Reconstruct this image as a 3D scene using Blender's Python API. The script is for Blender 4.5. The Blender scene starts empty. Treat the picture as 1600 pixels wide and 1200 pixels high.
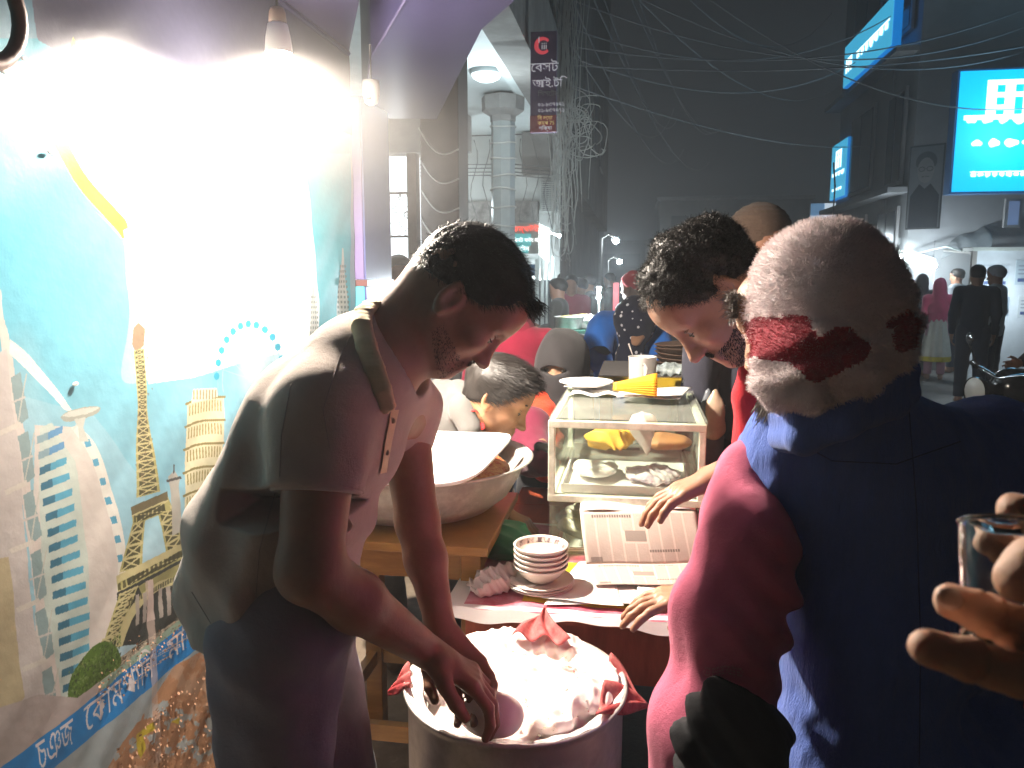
import bpy, bmesh, math, random
import numpy as np
from math import sin, cos, pi, radians
from mathutils import Vector, Matrix
random.seed(7); RNG = np.random.default_rng(7)
S = bpy.context.scene
COL = S.collection
def LS(a, b, n=50, endpoint=True): return [float(x) for x in np.linspace(a, b, n, endpoint=endpoint)]
# ------------------------------------------------------------------ camera
YAW, PITCH, FPX, EYE = radians(9.08), radians(8.0), 1208.0, 1.58
cd = bpy.data.cameras.new('camera'); cam = bpy.data.objects.new('camera', cd); COL.objects.link(cam)
cd.sensor_width = 36.0; cd.lens = 36.0 * FPX / 1600.0
cd.clip_start = 0.02; cd.clip_end = 400
cam.location = (0, 0, EYE); cam.rotation_euler = (pi/2 - PITCH, 0, YAW)
S.camera = cam
cd.dof.use_dof = True; cd.dof.focus_distance = 1.7; cd.dof.aperture_fstop = 14.0
_F = Vector((-sin(YAW)*cos(PITCH), cos(YAW)*cos(PITCH), -sin(PITCH)))
_X = Vector((cos(YAW), sin(YAW), 0)); _U = _X.cross(_F)
# ------------------------------------------------------------------ world (hazy night sky) and exposure
W = bpy.data.worlds.new('World'); S.world = W; W.use_nodes = True
bg = W.node_tree.nodes['Background']; bg.inputs[0].default_value = (0.84, 0.93, 1.0, 1); bg.inputs[1].default_value = 0.0042
S.view_settings.view_transform = 'Standard'; S.view_settings.look = 'None'
S.view_settings.exposure = 2.05; S.view_settings.gamma = 1.0; S.view_settings.use_curve_mapping = False
S.render.engine = 'CYCLES'
cy = S.cycles
cy.use_denoising = True; cy.max_bounces = 7; cy.diffuse_bounces = 4; cy.glossy_bounces = 4
cy.transmission_bounces = 6; cy.transparent_max_bounces = 10; cy.volume_bounces = 0
cy.sample_clamp_indirect = 6.0; cy.sample_clamp_direct = 0; cy.use_adaptive_sampling = True; cy.adaptive_threshold = 0.02
cy.caustics_reflective = False; cy.caustics_refractive = False
HAZE_DENSITY = 0.0105
LAMP_W = 300.0
# ------------------------------------------------------------------ layout helpers (turn a sighting into a point in the street)
def ray(px, py): return _F + _X*float((px-800)/FPX) + _U*float((600-py)/FPX)
def at(px, py, d): return Vector((0, 0, EYE)) + ray(px, py)*float(d)
def onz(px, py, z):
    r = ray(px, py); t = (z-EYE)/r.z; return Vector((0, 0, EYE)) + t*r
def onx(px, py, x):
    r = ray(px, py); t = x/r.x; return Vector((0, 0, EYE)) + t*r
def ony(px, py, y):
    r = ray(px, py); t = y/r.y; return Vector((0, 0, EYE)) + t*r
def V(*a): return Vector(a)
# ------------------------------------------------------------------ object helpers
LOC = {}
def tag(o, label=None, cat=None, group=None, kind=None):
    if label: o['label'] = label
    if cat: o['category'] = cat
    if group: o['group'] = group
    if kind: o['kind'] = kind
    return o
def thing(name, label, cat, loc=(0, 0, 0), group=None, rotz=0.0):
    o = bpy.data.objects.new(name, None); COL.objects.link(o); o.location = loc; o.rotation_euler = (0, 0, rotz)
    o.empty_display_size = 0.05
    LOC[o.name] = Vector(loc); return tag(o, label, cat, group)
def mesh(name, vs, fs, m, parent=None, smooth=False, loc=None):
    """vs in world coordinates; the object's origin goes to its thing's base"""
    me = bpy.data.meshes.new(name)
    o = bpy.data.objects.new(name, me); COL.objects.link(o)
    base = LOC[parent.name] if parent is not None else (Vector(loc) if loc is not None else None)
    vs = np.asarray([tuple(v) for v in vs] if not isinstance(vs, np.ndarray) else vs, dtype=np.float64).reshape(-1, 3)
    if base is None:
        base = Vector(((vs[:, 0].min()+vs[:, 0].max())/2, (vs[:, 1].min()+vs[:, 1].max())/2, vs[:, 2].min()))
    vs = vs - np.array(base)
    if parent is not None: o.parent = parent
    else: o.location = base
    LOC[o.name] = Vector(base)
    fs = fs if isinstance(fs, np.ndarray) else [tuple(f) for f in fs]
    if isinstance(fs, np.ndarray):
        n, k = fs.shape
        me.vertices.add(len(vs)); me.vertices.foreach_set('co', vs.astype(np.float32).ravel())
        me.loops.add(n*k); me.loops.foreach_set('vertex_index', fs.astype(np.int32).ravel())
        me.polygons.add(n); me.polygons.foreach_set('loop_start', np.arange(0, n*k, k, dtype=np.int32))
        me.update(calc_edges=True); me.validate()
    else:
        me.from_pydata(vs.tolist(), [], fs); me.update()
    if smooth: me.polygons.foreach_set('use_smooth', np.ones(len(me.polygons), dtype=bool))
    if m is not None:
        for mm in (m if isinstance(m, (list, tuple)) else [m]): me.materials.append(mm)
    return o
def frame(d, up=(0, 0, 1)):
    d = Vector(d).normalized(); u = Vector(up)
    if abs(d.dot(u.normalized())) > 0.97: u = Vector((1, 0, 0)) if abs(d.x) < .9 else Vector((0, 1, 0))
    s = d.cross(u).normalized(); return d, s, s.cross(d)
class MB:
    """collects simple shapes, then links them as ONE mesh object"""
    def __init__(s): s.v = []; s.f = []; s.mi = []
    def add(s, vs, fs, mi=0):
        n = len(s.v); s.v += [Vector(v) for v in vs]; s.f += [tuple(i+n for i in f) for f in fs]; s.mi += [mi]*len(fs); return s
    def box(s, c, size, ax=None, mi=0, bev=0.0):
        c = Vector(c); x, y, z = ax if ax else (V(1, 0, 0), V(0, 1, 0), V(0, 0, 1)); a, b, e = [q/2 for q in size]
        if bev <= 0:
            vs = [c + x*(i*a) + y*(j*b) + z*(k*e) for i in (-1, 1) for j in (-1, 1) for k in (-1, 1)]
            return s.add(vs, [(0, 1, 3, 2), (4, 6, 7, 5), (0, 4, 5, 1), (2, 3, 7, 6), (0, 2, 6, 4), (1, 5, 7, 3)], mi)
        bm = bmesh.new(); bmesh.ops.create_cube(bm, size=1)
        for v in bm.verts: v.co = Vector((v.co.x*size[0], v.co.y*size[1], v.co.z*size[2]))
        bmesh.ops.bevel(bm, geom=list(bm.edges), offset=bev, segments=2, affect='EDGES', profile=.5)
        vs = [c + x*v.co.x + y*v.co.y + z*v.co.z for v in bm.verts]
        fs = [tuple(v.index for v in f.verts) for f in bm.faces]; bm.free(); return s.add(vs, fs, mi)
    def bx(s, lo, hi, mi=0, bev=0.0):
        lo, hi = Vector(lo), Vector(hi); return s.box((lo+hi)/2, hi-lo, None, mi, bev)
    def tube(s, pts, r, n=8, mi=0, closed=False, caps=True):
        pts = [Vector(p) for p in pts]; rs = r if isinstance(r, (list, tuple)) else [r]*len(pts)
        vs = []; prev = None
        for i, p in enumerate(pts):
            a = pts[(i-1) % len(pts)] if (closed or i > 0) else p; b = pts[(i+1) % len(pts)] if (closed or i < len(pts)-1) else p
            d = (b-a)
            if d.length < 1e-9: d = V(0, 0, 1)
            d.normalize()
            if prev is None: _, u, w = frame(d)
            else:
                u = (prev - d*prev.dot(d))
                u = u.normalized() if u.length > 1e-6 else frame(d)[1]
                w = d.cross(u)
            prev = u
            for k in range(n):
                t = 2*pi*k/n; vs.append(p + (u*cos(t) + w*sin(t))*rs[i])
        m = len(pts); fs = []
        for i in range(m if closed else m-1):
            j = (i+1) % m
            for k in range(n): fs.append((i*n+k, i*n+(k+1) % n, j*n+(k+1) % n, j*n+k))
        if caps and not closed: fs.append(tuple(range(n))[::-1]); fs.append(tuple((m-1)*n+k for k in range(n)))
        return s.add(vs, fs, mi)
    def lathe(s, c, prof, n=32, axis=(0, 0, 1), mi=0, wob=None, up=(0, 1, 0)):
        d, a, b = frame(axis, up); c = Vector(c); vs = []; fs = []
        for i, (r, h) in enumerate(prof):
            for k in range(n):
                t = 2*pi*k/n; rr = r*(1+(wob(t, i) if wob else 0)); vs.append(c + d*h + (a*cos(t)+b*sin(t))*rr)
        for i in range(len(prof)-1):
            for k in range(n): fs.append((i*n+k, i*n+(k+1) % n, (i+1)*n+(k+1) % n, (i+1)*n+k))
        if prof[0][0] > 1e-6 and False: pass
        return s.add(vs, fs, mi)
    def disc(s, c, r, n=24, axis=(0, 0, 1), mi=0):
        d, a, b = frame(axis); c = Vector(c)
        return s.add([c + (a*cos(2*pi*k/n)+b*sin(2*pi*k/n))*r for k in range(n)], [tuple(range(n))], mi)
    def ball(s, c, r, n=12, mi=0, ax=None):
        c = Vector(c); r = r if isinstance(r, (tuple, list)) else (r, r, r); x, y, z = ax if ax else (V(1, 0, 0), V(0, 1, 0), V(0, 0, 1))
        m = max(4, n//2); vs = []; fs = []
        for i in range(m+1):
            p = pi*i/m
            for k in range(n):
                t = 2*pi*k/n; vs.append(c + x*(r[0]*sin(p)*cos(t)) + y*(r[1]*sin(p)*sin(t)) + z*(r[2]*cos(p)))
        for i in range(m):
            for k in range(n): fs.append((i*n+k, i*n+(k+1) % n, (i+1)*n+(k+1) % n, (i+1)*n+k))
        return s.add(vs, fs, mi)
    def prism(s, poly, off, mi=0):
        """poly: world points of one face; off: the thickness vector"""
        n = len(poly); off = Vector(off); vs = [Vector(p) for p in poly] + [Vector(p)+off for p in poly]
        return s.add(vs, [tuple(range(n)), tuple(range(2*n-1, n-1, -1))] + [(i, n+i, n+(i+1) % n, (i+1) % n) for i in range(n)], mi)
    def build(s, name, m, parent=None, smooth=False, **kw):
        o = mesh(name, s.v, s.f, m, parent, smooth, **kw)
        if isinstance(m, (list, tuple)) and len(o.data.polygons) == len(s.mi): o.data.polygons.foreach_set('material_index', s.mi)
        bm = bmesh.new(); bm.from_mesh(o.data); bmesh.ops.recalc_face_normals(bm, faces=bm.faces); bm.to_mesh(o.data); bm.free()
        return o
def copy_tree(o, parent=None):
    c = o.copy(); COL.objects.link(c); c.parent = parent
    for ch in list(o.children): copy_tree(ch, c)
    return c
def autosmooth(o, ang=35):
    me = o.data
    me.polygons.foreach_set('use_smooth', np.ones(len(me.polygons), dtype=bool))
    bm = bmesh.new(); bm.from_mesh(me)
    for e in bm.edges:
        if len(e.link_faces) == 2 and e.calc_face_angle(0) > radians(ang): e.smooth = False
    bm.to_mesh(me); bm.free(); return o
# ------------------------------------------------------------------ materials
def mat(name, col, rough=0.6, metal=0.0, var=0.15, vscale=6.0, bump=0.0, bscale=40.0, bdist=0.004, emit=None, es=0.0, spec=0.5,
        trans=0.0, alpha=1.0, weave=0.0, sheen=0.0, col2=None, c2scale=3.0, c2t=0.5, c2w=0.1, sss=0.0, coat=0.0, ior=1.45, stretch=(1, 1, 1)):
    m = bpy.data.materials.new(name); m.use_nodes = True; nt = m.node_tree; N = nt.nodes; L = nt.links
    p = N['Principled BSDF']; p.inputs['Roughness'].default_value = rough; p.inputs['Metallic'].default_value = metal
    p.inputs['Specular IOR Level'].default_value = spec; p.inputs['IOR'].default_value = ior
    if trans: p.inputs['Transmission Weight'].default_value = trans
    if alpha < 1: p.inputs['Alpha'].default_value = alpha
    if sheen: p.inputs['Sheen Weight'].default_value = sheen; p.inputs['Sheen Roughness'].default_value = .5
    if coat: p.inputs['Coat Weight'].default_value = coat; p.inputs['Coat Roughness'].default_value = .15
    if sss: p.inputs['Subsurface Weight'].default_value = sss; p.inputs['Subsurface Radius'].default_value = (.012, .005, .003); p.inputs['Subsurface Scale'].default_value = 1.0
    tc = N.new('ShaderNodeTexCoord'); mp = N.new('ShaderNodeMapping'); mp.inputs['Scale'].default_value = stretch
    L.new(tc.outputs['Object'], mp.inputs['Vector']); co = mp.outputs['Vector']
    c4 = (*col[:3], 1)
    out = None
    if var > 0 or col2:
        n = N.new('ShaderNodeTexNoise'); n.inputs['Scale'].default_value = vscale; n.inputs['Detail'].default_value = 6; n.inputs['Roughness'].default_value = .65
        L.new(co, n.inputs['Vector'])
        mr = N.new('ShaderNodeMapRange'); mr.inputs[1].default_value = .3; mr.inputs[2].default_value = .7
        mr.inputs[3].default_value = 1-var; mr.inputs[4].default_value = 1+var*.6; L.new(n.outputs[0], mr.inputs[0])
        mx = N.new('ShaderNodeMix'); mx.data_type = 'RGBA'; mx.blend_type = 'MULTIPLY'; mx.inputs[0].default_value = 1
        mx.inputs[6].default_value = c4; L.new(mr.outputs[0], mx.inputs[7]); out = mx.outputs[2]
        if col2:
            n2 = N.new('ShaderNodeTexNoise'); n2.inputs['Scale'].default_value = c2scale; n2.inputs['Detail'].default_value = 7; n2.inputs['Roughness'].default_value = .7
            L.new(co, n2.inputs['Vector'])
            m2 = N.new('ShaderNodeMapRange'); m2.inputs[1].default_value = c2t-c2w; m2.inputs[2].default_value = c2t+c2w; L.new(n2.outputs[0], m2.inputs[0])
            mx2 = N.new('ShaderNodeMix'); mx2.data_type = 'RGBA'; L.new(m2.outputs[0], mx2.inputs[0]); L.new(out, mx2.inputs[6])
            mx2.inputs[7].default_value = (*col2[:3], 1); out = mx2.outputs[2]
        L.new(out, p.inputs['Base Color'])
    else: p.inputs['Base Color'].default_value = c4
    if bump > 0 or weave > 0:
        b = N.new('ShaderNodeBump'); b.inputs['Strength'].default_value = bump if bump > 0 else .5; b.inputs['Distance'].default_value = bdist
        n = N.new('ShaderNodeTexNoise'); n.inputs['Scale'].default_value = bscale; n.inputs['Detail'].default_value = 8; n.inputs['Roughness'].default_value = .7
        L.new(co, n.inputs['Vector']); L.new(n.outputs[0], b.inputs['Height']); last = b
        if weave > 0:
            w = N.new('ShaderNodeTexVoronoi'); w.inputs['Scale'].default_value = 900; L.new(co, w.inputs['Vector'])
            b2 = N.new('ShaderNodeBump'); b2.inputs['Strength'].default_value = weave; b2.inputs['Distance'].default_value = .0006
            L.new(w.outputs[0], b2.inputs['Height']); L.new(b.outputs[0], b2.inputs['Normal']); last = b2
        L.new(last.outputs[0], p.inputs['Normal'])
    if emit: p.inputs['Emission Color'].default_value = (*emit, 1); p.inputs['Emission Strength'].default_value = es
    m['nodes_base'] = 'Principled BSDF'
    return m
def cloth(name, col, **k):
    d = dict(rough=.9, var=.12, vscale=9, bump=.35, bscale=26, bdist=.012, weave=.5, sheen=.15, spec=.2); d.update(k); return mat(name, col, **d)
def emis(name, col, s):
    m = bpy.data.materials.new(name); m.use_nodes = True; N = m.node_tree.nodes
    p = N['Principled BSDF']; p.inputs['Base Color'].default_value = (*col, 1); p.inputs['Emission Color'].default_value = (*col, 1); p.inputs['Emission Strength'].default_value = s
    return m
def lamp(name, loc, w, col, r, parent=None):
    l = bpy.data.lights.new(name, 'POINT'); l.energy = w*(.55 if parent is None or 'hanging_bulb' not in parent.name else 1); l.color = col; l.shadow_soft_size = r
    o = bpy.data.objects.new(name, l); COL.objects.link(o); o.location = Vector(loc) - (LOC[parent.name] if parent else Vector())
    if parent: o.parent = parent
    return o
def spot(name, loc, w, col, r, size, blend, parent=None):
    l = bpy.data.lights.new(name, 'SPOT'); l.energy = w; l.color = col; l.shadow_soft_size = r; l.spot_size = size; l.spot_blend = blend
    o = bpy.data.objects.new(name, l); COL.objects.link(o); o.location = Vector(loc) - (LOC[parent.name] if parent else Vector())
    if parent: o.parent = parent
    return o
def text(name, body, size, m, origin, xdir, updir, parent, thick=.001, align='LEFT', bold=0.0):
    c = bpy.data.curves.new(name, 'FONT'); c.body = body; c.size = size; c.extrude = thick; c.align_x = align; c.offset = bold; c.resolution_u = 2
    t = bpy.data.objects.new(name, c); COL.objects.link(t)
    me = bpy.data.meshes.new_from_object(t); bpy.data.objects.remove(t)
    vs = np.array([v.co[:] for v in me.vertices]).reshape(-1, 3); fs = [tuple(p.vertices) for p in me.polygons]
    if len(vs) == 0: return None
    x = Vector(xdir).normalized(); u = Vector(updir).normalized(); n = x.cross(u)
    w = np.array(origin) + vs[:, :1]*np.array(x) + vs[:, 1:2]*np.array(u) + vs[:, 2:3]*np.array(n)
    return mesh(name, w, fs, m, parent)
# ------------------------------------------------------------------ implicit surfaces (bodies, clothes, soft things)
class Field:
    def __init__(s, lo, hi, h):
        s.lo = np.array(lo, float); s.h = h; s.n = np.ceil((np.array(hi)-s.lo)/h).astype(int)+1
        s.d = np.full(s.n, .2, np.float32)
    def blk(s, lo, hi):
        i0 = np.clip(np.floor((np.array(lo)-s.lo)/s.h).astype(int), 0, s.n); i1 = np.clip(np.ceil((np.array(hi)-s.lo)/s.h).astype(int)+1, 0, s.n)
        if (i1 <= i0).any(): return None, None
        ax = [(s.lo[k]+s.h*np.arange(i0[k], i1[k])).astype(np.float32) for k in range(3)]
        return tuple(slice(i0[k], i1[k]) for k in range(3)), np.stack(np.meshgrid(*ax, indexing='ij'), -1)
    def mix(s, sl, q, k, op):
        c = s.d[sl]
        if op == 'u':
            h = np.maximum(k-np.abs(c-q), 0)/max(k, 1e-6); s.d[sl] = np.minimum(c, q)-h*h*k*.25
        elif op == 's':
            q = -q; h = np.maximum(k-np.abs(c-q), 0)/max(k, 1e-6); s.d[sl] = np.maximum(c, q)+h*h*k*.25
        elif op == 'i': s.d[sl] = np.maximum(c, q)
    def cap(s, a, b, ra, rb=None, k=.02, op='u', sq=None):
        rb = ra if rb is None else rb; a = np.array(a, float); b = np.array(b, float); m = (max(ra, rb)+k+.03)/(min(1, sq[1]) if sq else 1)
        sl, P = s.blk(np.minimum(a, b)-m, np.maximum(a, b)+m)
        if sl is None: return s
        pa = P-a; ba = b-a
        if sq is not None:
            n = np.array(Vector(sq[0]).normalized()); pa = pa+((pa@n)*(sq[1]-1))[..., None]*n; ba = ba+(ba@n)*(sq[1]-1)*n
        t = np.clip((pa@ba)/max(ba@ba, 1e-9), 0, 1)
        q = np.linalg.norm(pa-t[..., None]*ba, axis=-1)-(ra+(rb-ra)*t)
        s.mix(sl, q.astype(np.float32), k, op); return s
    def chain(s, pts, rs, k=.02, op='u', sq=None):
        for i in range(len(pts)-1): s.cap(pts[i], pts[i+1], rs[i], rs[i+1], k, op, sq)
        return s
    def ell(s, c, r, ax=None, k=.02, op='u'):
        c = np.array(c, float); R = np.array([list(a) for a in ax]) if ax else np.eye(3); r = np.array(r, float); m = r.max()+k+.03
        sl, P = s.blk(c-m, c+m)
        if sl is None: return s
        p = (P-c)@R.T; k0 = np.linalg.norm(p/r, axis=-1); k1 = np.linalg.norm(p/(r*r), axis=-1)
        s.mix(sl, (k0*(k0-1)/np.maximum(k1, 1e-6)).astype(np.float32), k, op); return s
    def plane(s, p, n, lo=None, hi=None):
        """cuts away everything on the side the normal points to"""
        sl, P = s.blk(s.lo if lo is None else lo, s.lo+s.h*s.n if hi is None else hi)
        n = np.array(Vector(n).normalized()); s.mix(sl, ((P-np.array(p))@n).astype(np.float32), 0, 'i'); return s
    def disp(s, fn):
        m = np.abs(s.d) < .045
        idx = np.argwhere(m); P = s.lo+s.h*idx; s.d[m] += fn(P).astype(np.float32); return s
    def mesh(s, inner=False):
        d = s.d; B = d < 0
        c = np.zeros(tuple(np.array(d.shape)-1), np.int8)
        for i in (0, 1):
            for j in (0, 1):
                for k in (0, 1): c += B[i:B.shape[0]-1+i, j:B.shape[1]-1+j, k:B.shape[2]-1+k]
        act = (c > 0) & (c < 8); idx = np.argwhere(act); num = np.full(act.shape, -1, np.int64); num[act] = np.arange(len(idx))
        vs = np.zeros((len(idx), 3)); w = np.zeros(len(idx))
        cor = [(i, j, k) for i in (0, 1) for j in (0, 1) for k in (0, 1)]
        val = {q: d[idx[:, 0]+q[0], idx[:, 1]+q[1], idx[:, 2]+q[2]].astype(float) for q in cor}
        for q in cor:
            for ax in range(3):
                if q[ax] == 0:
                    r = list(q); r[ax] = 1; r = tuple(r); a, b = val[q], val[r]; cr = (a < 0) != (b < 0)
                    t = np.where(cr, a/np.where(cr, a-b, 1), 0); p = np.array(q, float)[None].repeat(len(idx), 0); p[:, ax] += t
                    vs += p*cr[:, None]; w += cr
        vs = s.lo + s.h*(idx + vs/np.maximum(w, 1)[:, None])
        F = []
        for ax in range(3):
            a1, a2 = [(1, 2), (2, 0), (0, 1)][ax]
            s0 = [slice(None)]*3; s1 = [slice(None)]*3; s0[ax] = slice(0, -1); s1[ax] = slice(1, None)
            e = B[tuple(s0)] != B[tuple(s1)]; E = np.argwhere(e)
            E = E[(E[:, a1] > 0) & (E[:, a2] > 0) & (E[:, a1] < d.shape[a1]-1) & (E[:, a2] < d.shape[a2]-1)]
            inside = B[E[:, 0], E[:, 1], E[:, 2]]
            def g(o1, o2):
                Q = E.copy(); Q[:, a1] += o1; Q[:, a2] += o2; return num[Q[:, 0], Q[:, 1], Q[:, 2]]
            q = np.stack([g(-1, -1), g(0, -1), g(0, 0), g(-1, 0)], 1); q[~inside] = q[~inside][:, ::-1]; F.append(q)
        return vs, np.concatenate(F)
    def build(s, name, m, parent=None, **kw):
        v, f = s.mesh(); return mesh(name, v, f, m, parent, smooth=True, **kw)
def snoise(P, f, seed=0, oct=3):
    """cheap smooth pseudo-noise, roughly -1..1"""
    r = np.random.default_rng(seed); out = np.zeros(len(P)); a = 1.0; tot = 0
    for o in range(oct):
        for j in range(3):
            k = r.normal(size=3); k *= f/np.linalg.norm(k)*(1+.4*r.random()); out += a*np.sin(P@k+r.random()*6.28)/1.7
        tot += a; a *= .5; f *= 2.0
    return out/tot

from mathutils.bvhtree import BVHTree
class Surface:
    """finds where a line of sight meets a built surface, to lay seams, collars and marks on it"""
    def __init__(s, *objs):
        vs = []; fs = []
        for o in objs:
            n = len(vs); b = LOC[o.name]; vs += [tuple(v.co+b) for v in o.data.vertices]; fs += [tuple(i+n for i in p.vertices) for p in o.data.polygons]
        s.t = BVHTree.FromPolygons(vs, fs)
    def hit(s, px, py, off=0.0):
        o = Vector((0, 0, EYE)); r = ray(px, py).normalized(); h = s.t.ray_cast(o, r)
        return None if h[0] is None else (h[0]+h[1]*off*(1 if h[1].dot(r) < 0 else -1), h[1])
    def line(s, pts, off=0.0, n=8):
        out = []
        for a, b in zip(pts[:-1], pts[1:]):
            for i in range(n):
                t = i/n; h = s.hit(a[0]+(b[0]-a[0])*t, a[1]+(b[1]-a[1])*t, off)
                if h: out.append(h)
        h = s.hit(*pts[-1], off)
        if h: out.append(h)
        return out
def seam(S_, pts, m, parent, name='seam', r=.0011, off=.0004, n=8):
    q = S_.line(pts, off, n)
    if len(q) < 3: return None
    return MB().tube([h[0] for h in q], r, 5).build(name, m, parent, smooth=True)
# ================================================================== the street: ground, haze, light
asph = mat('asphalt', (.055, .054, .056), rough=.55, var=.4, vscale=3, bump=.6, bscale=60, bdist=.01, col2=(.09, .085, .08), c2scale=1.2)
dirt = mat('dusty_pavement', (.34, .27, .20), rough=.85, var=.35, vscale=7, bump=.6, bscale=35, bdist=.01, col2=(.22, .17, .13), c2scale=2.5)
g = MB(); g.add([(-60, -20, 0), (60, -20, 0), (60, 110, 0), (-60, 110, 0)], [(0, 1, 2, 3)]); tag(g.build('road', asph, loc=(0, 0, 0)), kind='structure')
g = MB(); g.bx((-3.2, -2, .004), (-.35, 40, .12), bev=.01); tag(g.build('pavement', dirt), kind='structure')
hz = bpy.data.materials.new('night_haze'); hz.use_nodes = True; nt = hz.node_tree
for n in list(nt.nodes):
    if n.type != 'OUTPUT_MATERIAL': nt.nodes.remove(n)
pv = nt.nodes.new('ShaderNodeVolumePrincipled'); pv.inputs['Density'].default_value = HAZE_DENSITY; pv.inputs['Color'].default_value = (.92, .95, 1, 1); pv.inputs['Anisotropy'].default_value = .25
nt.links.new(pv.outputs[0], nt.nodes['Material Output'].inputs['Volume'])
g = MB(); g.bx((-62, -22, -1), (62, 112, 15)); o = tag(g.build('haze', hz, loc=(0, 0, -1)), kind='stuff')
stm = bpy.data.materials.new('steam'); stm.use_nodes = True; nt = stm.node_tree
for n in list(nt.nodes):
    if n.type != 'OUTPUT_MATERIAL': nt.nodes.remove(n)
pv = nt.nodes.new('ShaderNodeVolumePrincipled'); pv.inputs['Density'].default_value = .016; pv.inputs['Color'].default_value = (1, .97, .95, 1); pv.inputs['Anisotropy'].default_value = .3
nt.links.new(pv.outputs[0], nt.nodes['Material Output'].inputs['Volume'])
lp_ = at(436, 92, 1.90)
for k_ in (.45, .75, 1.1, 1.5): g = MB(); g.ball(lp_+V(.12*k_, 0, -.05*k_), (.36*k_, .50*k_, .34*k_), 32); tag(g.build('steam', stm, smooth=True), kind='stuff')  # steam in nested shells round the bulb, also standing in for its bloom
# ================================================================== printed wall of the shop (left)
WX = -1.10
def wp(px, py):                      # sighting -> (y, z) on the wall
    p = onx(px, py, WX); return (p.y, p.z)
Y0, Y1, Z0, Z1 = .55, 2.95, .12, 2.72
RES = .0016
nw, nh = int((Y1-Y0)/RES), int((Z1-Z0)/RES)
IM = np.zeros((nh, nw, 3), np.float32)
YY, ZZ = np.meshgrid(Y0+(np.arange(nw)+.5)*RES, Z0+(np.arange(nh)+.5)*RES)
def nz(f, seed, oct=4):
    r = np.random.default_rng(seed); out = np.zeros_like(YY); a = 1; tot = 0
    for o in range(oct):
        for j in range(3):
            k = r.normal(size=2)*f; out += a*np.sin(YY*k[0]+ZZ*k[1]+r.random()*6.28)/1.7
        tot += a; a *= .55; f *= 2.1
    return out/tot
def fill(pts, col, a=1.0, wall=True):
    q = [wp(*p) for p in pts] if wall else pts
    q = np.array([((y-Y0)/RES, (z-Z0)/RES) for y, z in q])
    i0, i1 = int(max(0, q[:, 0].min())), int(min(nw, q[:, 0].max()+2)); j0, j1 = int(max(0, q[:, 1].min())), int(min(nh, q[:, 1].max()+2))
    if i1 <= i0 or j1 <= j0: return
    X, Y = np.meshgrid(np.arange(i0, i1)+.5, np.arange(j0, j1)+.5); m = np.zeros(X.shape, bool)
    for k in range(len(q)):
        x1, y1 = q[k]; x2, y2 = q[(k+1) % len(q)]
        if y1 == y2: continue
        c = ((Y >= min(y1, y2)) & (Y < max(y1, y2))); xi = x1+(Y-y1)*(x2-x1)/(y2-y1); m ^= c & (X < xi)
    s = IM[j0:j1, i0:i1]
    if callable(col): col(s, m, slice(j0, j1), slice(i0, i1)); return
    s[m] = s[m]*(1-a)+np.array(col, np.float32)*a
def line(pts, w, col, a=1.0):
    for (x1, y1), (x2, y2) in zip(pts[:-1], pts[1:]):
        d = math.hypot(x2-x1, y2-y1) or 1; nx, ny = -(y2-y1)/d*w/2, (x2-x1)/d*w/2
        fill([(x1+nx, y1+ny), (x2+nx, y2+ny), (x2-nx, y2-ny), (x1-nx, y1-ny)], col, a)
def lerp(a, b, t): return (a[0]+(b[0]-a[0])*t, a[1]+(b[1]-a[1])*t)
def bez(ps, n=14):
    out = []
    for i in range(len(ps)-1):
        p0 = ps[max(i-1, 0)]; p1 = ps[i]; p2 = ps[i+1]; p3 = ps[min(i+2, len(ps)-1)]
        for t in LS(0, 1, n, endpoint=False):
            out.append(tuple(.5*(2*p1[k]+(p2[k]-p0[k])*t+(2*p0[k]-5*p1[k]+4*p2[k]-p3[k])*t*t+(3*p1[k]-p0[k]-3*p2[k]+p3[k])*t**3) for k in (0, 1)))
    return out+[tuple(ps[-1])]
# sky print
t = np.clip((ZZ-.9)/1.3, 0, 1)[..., None]
IM[:] = np.array([.28, .52, .64])*(1-t)+np.array([.01, .36, .50])*t
c = np.clip(nz(3.2, 3)*.9-.05-(ZZ-1.25)*1.2, 0, 1)[..., None]; IM[:] = IM*(1-c*.8)+np.array([.70, .76, .78])*c*.8
IM[:] *= (1+.06*nz(25, 5))[..., None]
q = [(-60, 60)]+[(60, 60), (70, -120), (-60, -160)]; fill(q, (.22, .30, .40), .6)
fill([(40, -100), (60, 62), (120, 100), (330, 150), (460, 215), (520, 240), (620, 240), (620, -200)], (.11, .11, .17))
# white swoosh with its yellow rim
SW = bez([(115, 60), (112, 92), (72, 108), (68, 140), (88, 200), (120, 265), (170, 325), (192, 360), (200, 450), (206, 520)])
fill(bez([(113, 58), (100, 90), (62, 104), (62, 142), (78, 205), (112, 275), (160, 335), (190, 372)])+[(215, 372), (150, 230), (110, 150), (128, 98), (122, 78)], (.82, .66, .04))
sw = SW+[(232, 600), (300, 590), (400, 560), (497, 540)]+bez([(498, 470), (492, 400), (486, 330), (478, 260), (470, 190)])+[(400, 138), (330, 112), (250, 94), (140, 86)]
fill([(x+9 if x < 240 and y < 360 else x, y+(6 if y < 110 else 0)) for x, y in sw], (.84, .84, .83))
fill(bez([(150, 330), (190, 372), (203, 440), (200, 520), (192, 590), (215, 600)])+[(214, 440), (196, 380)], (.55, .66, .75), .35)
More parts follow.
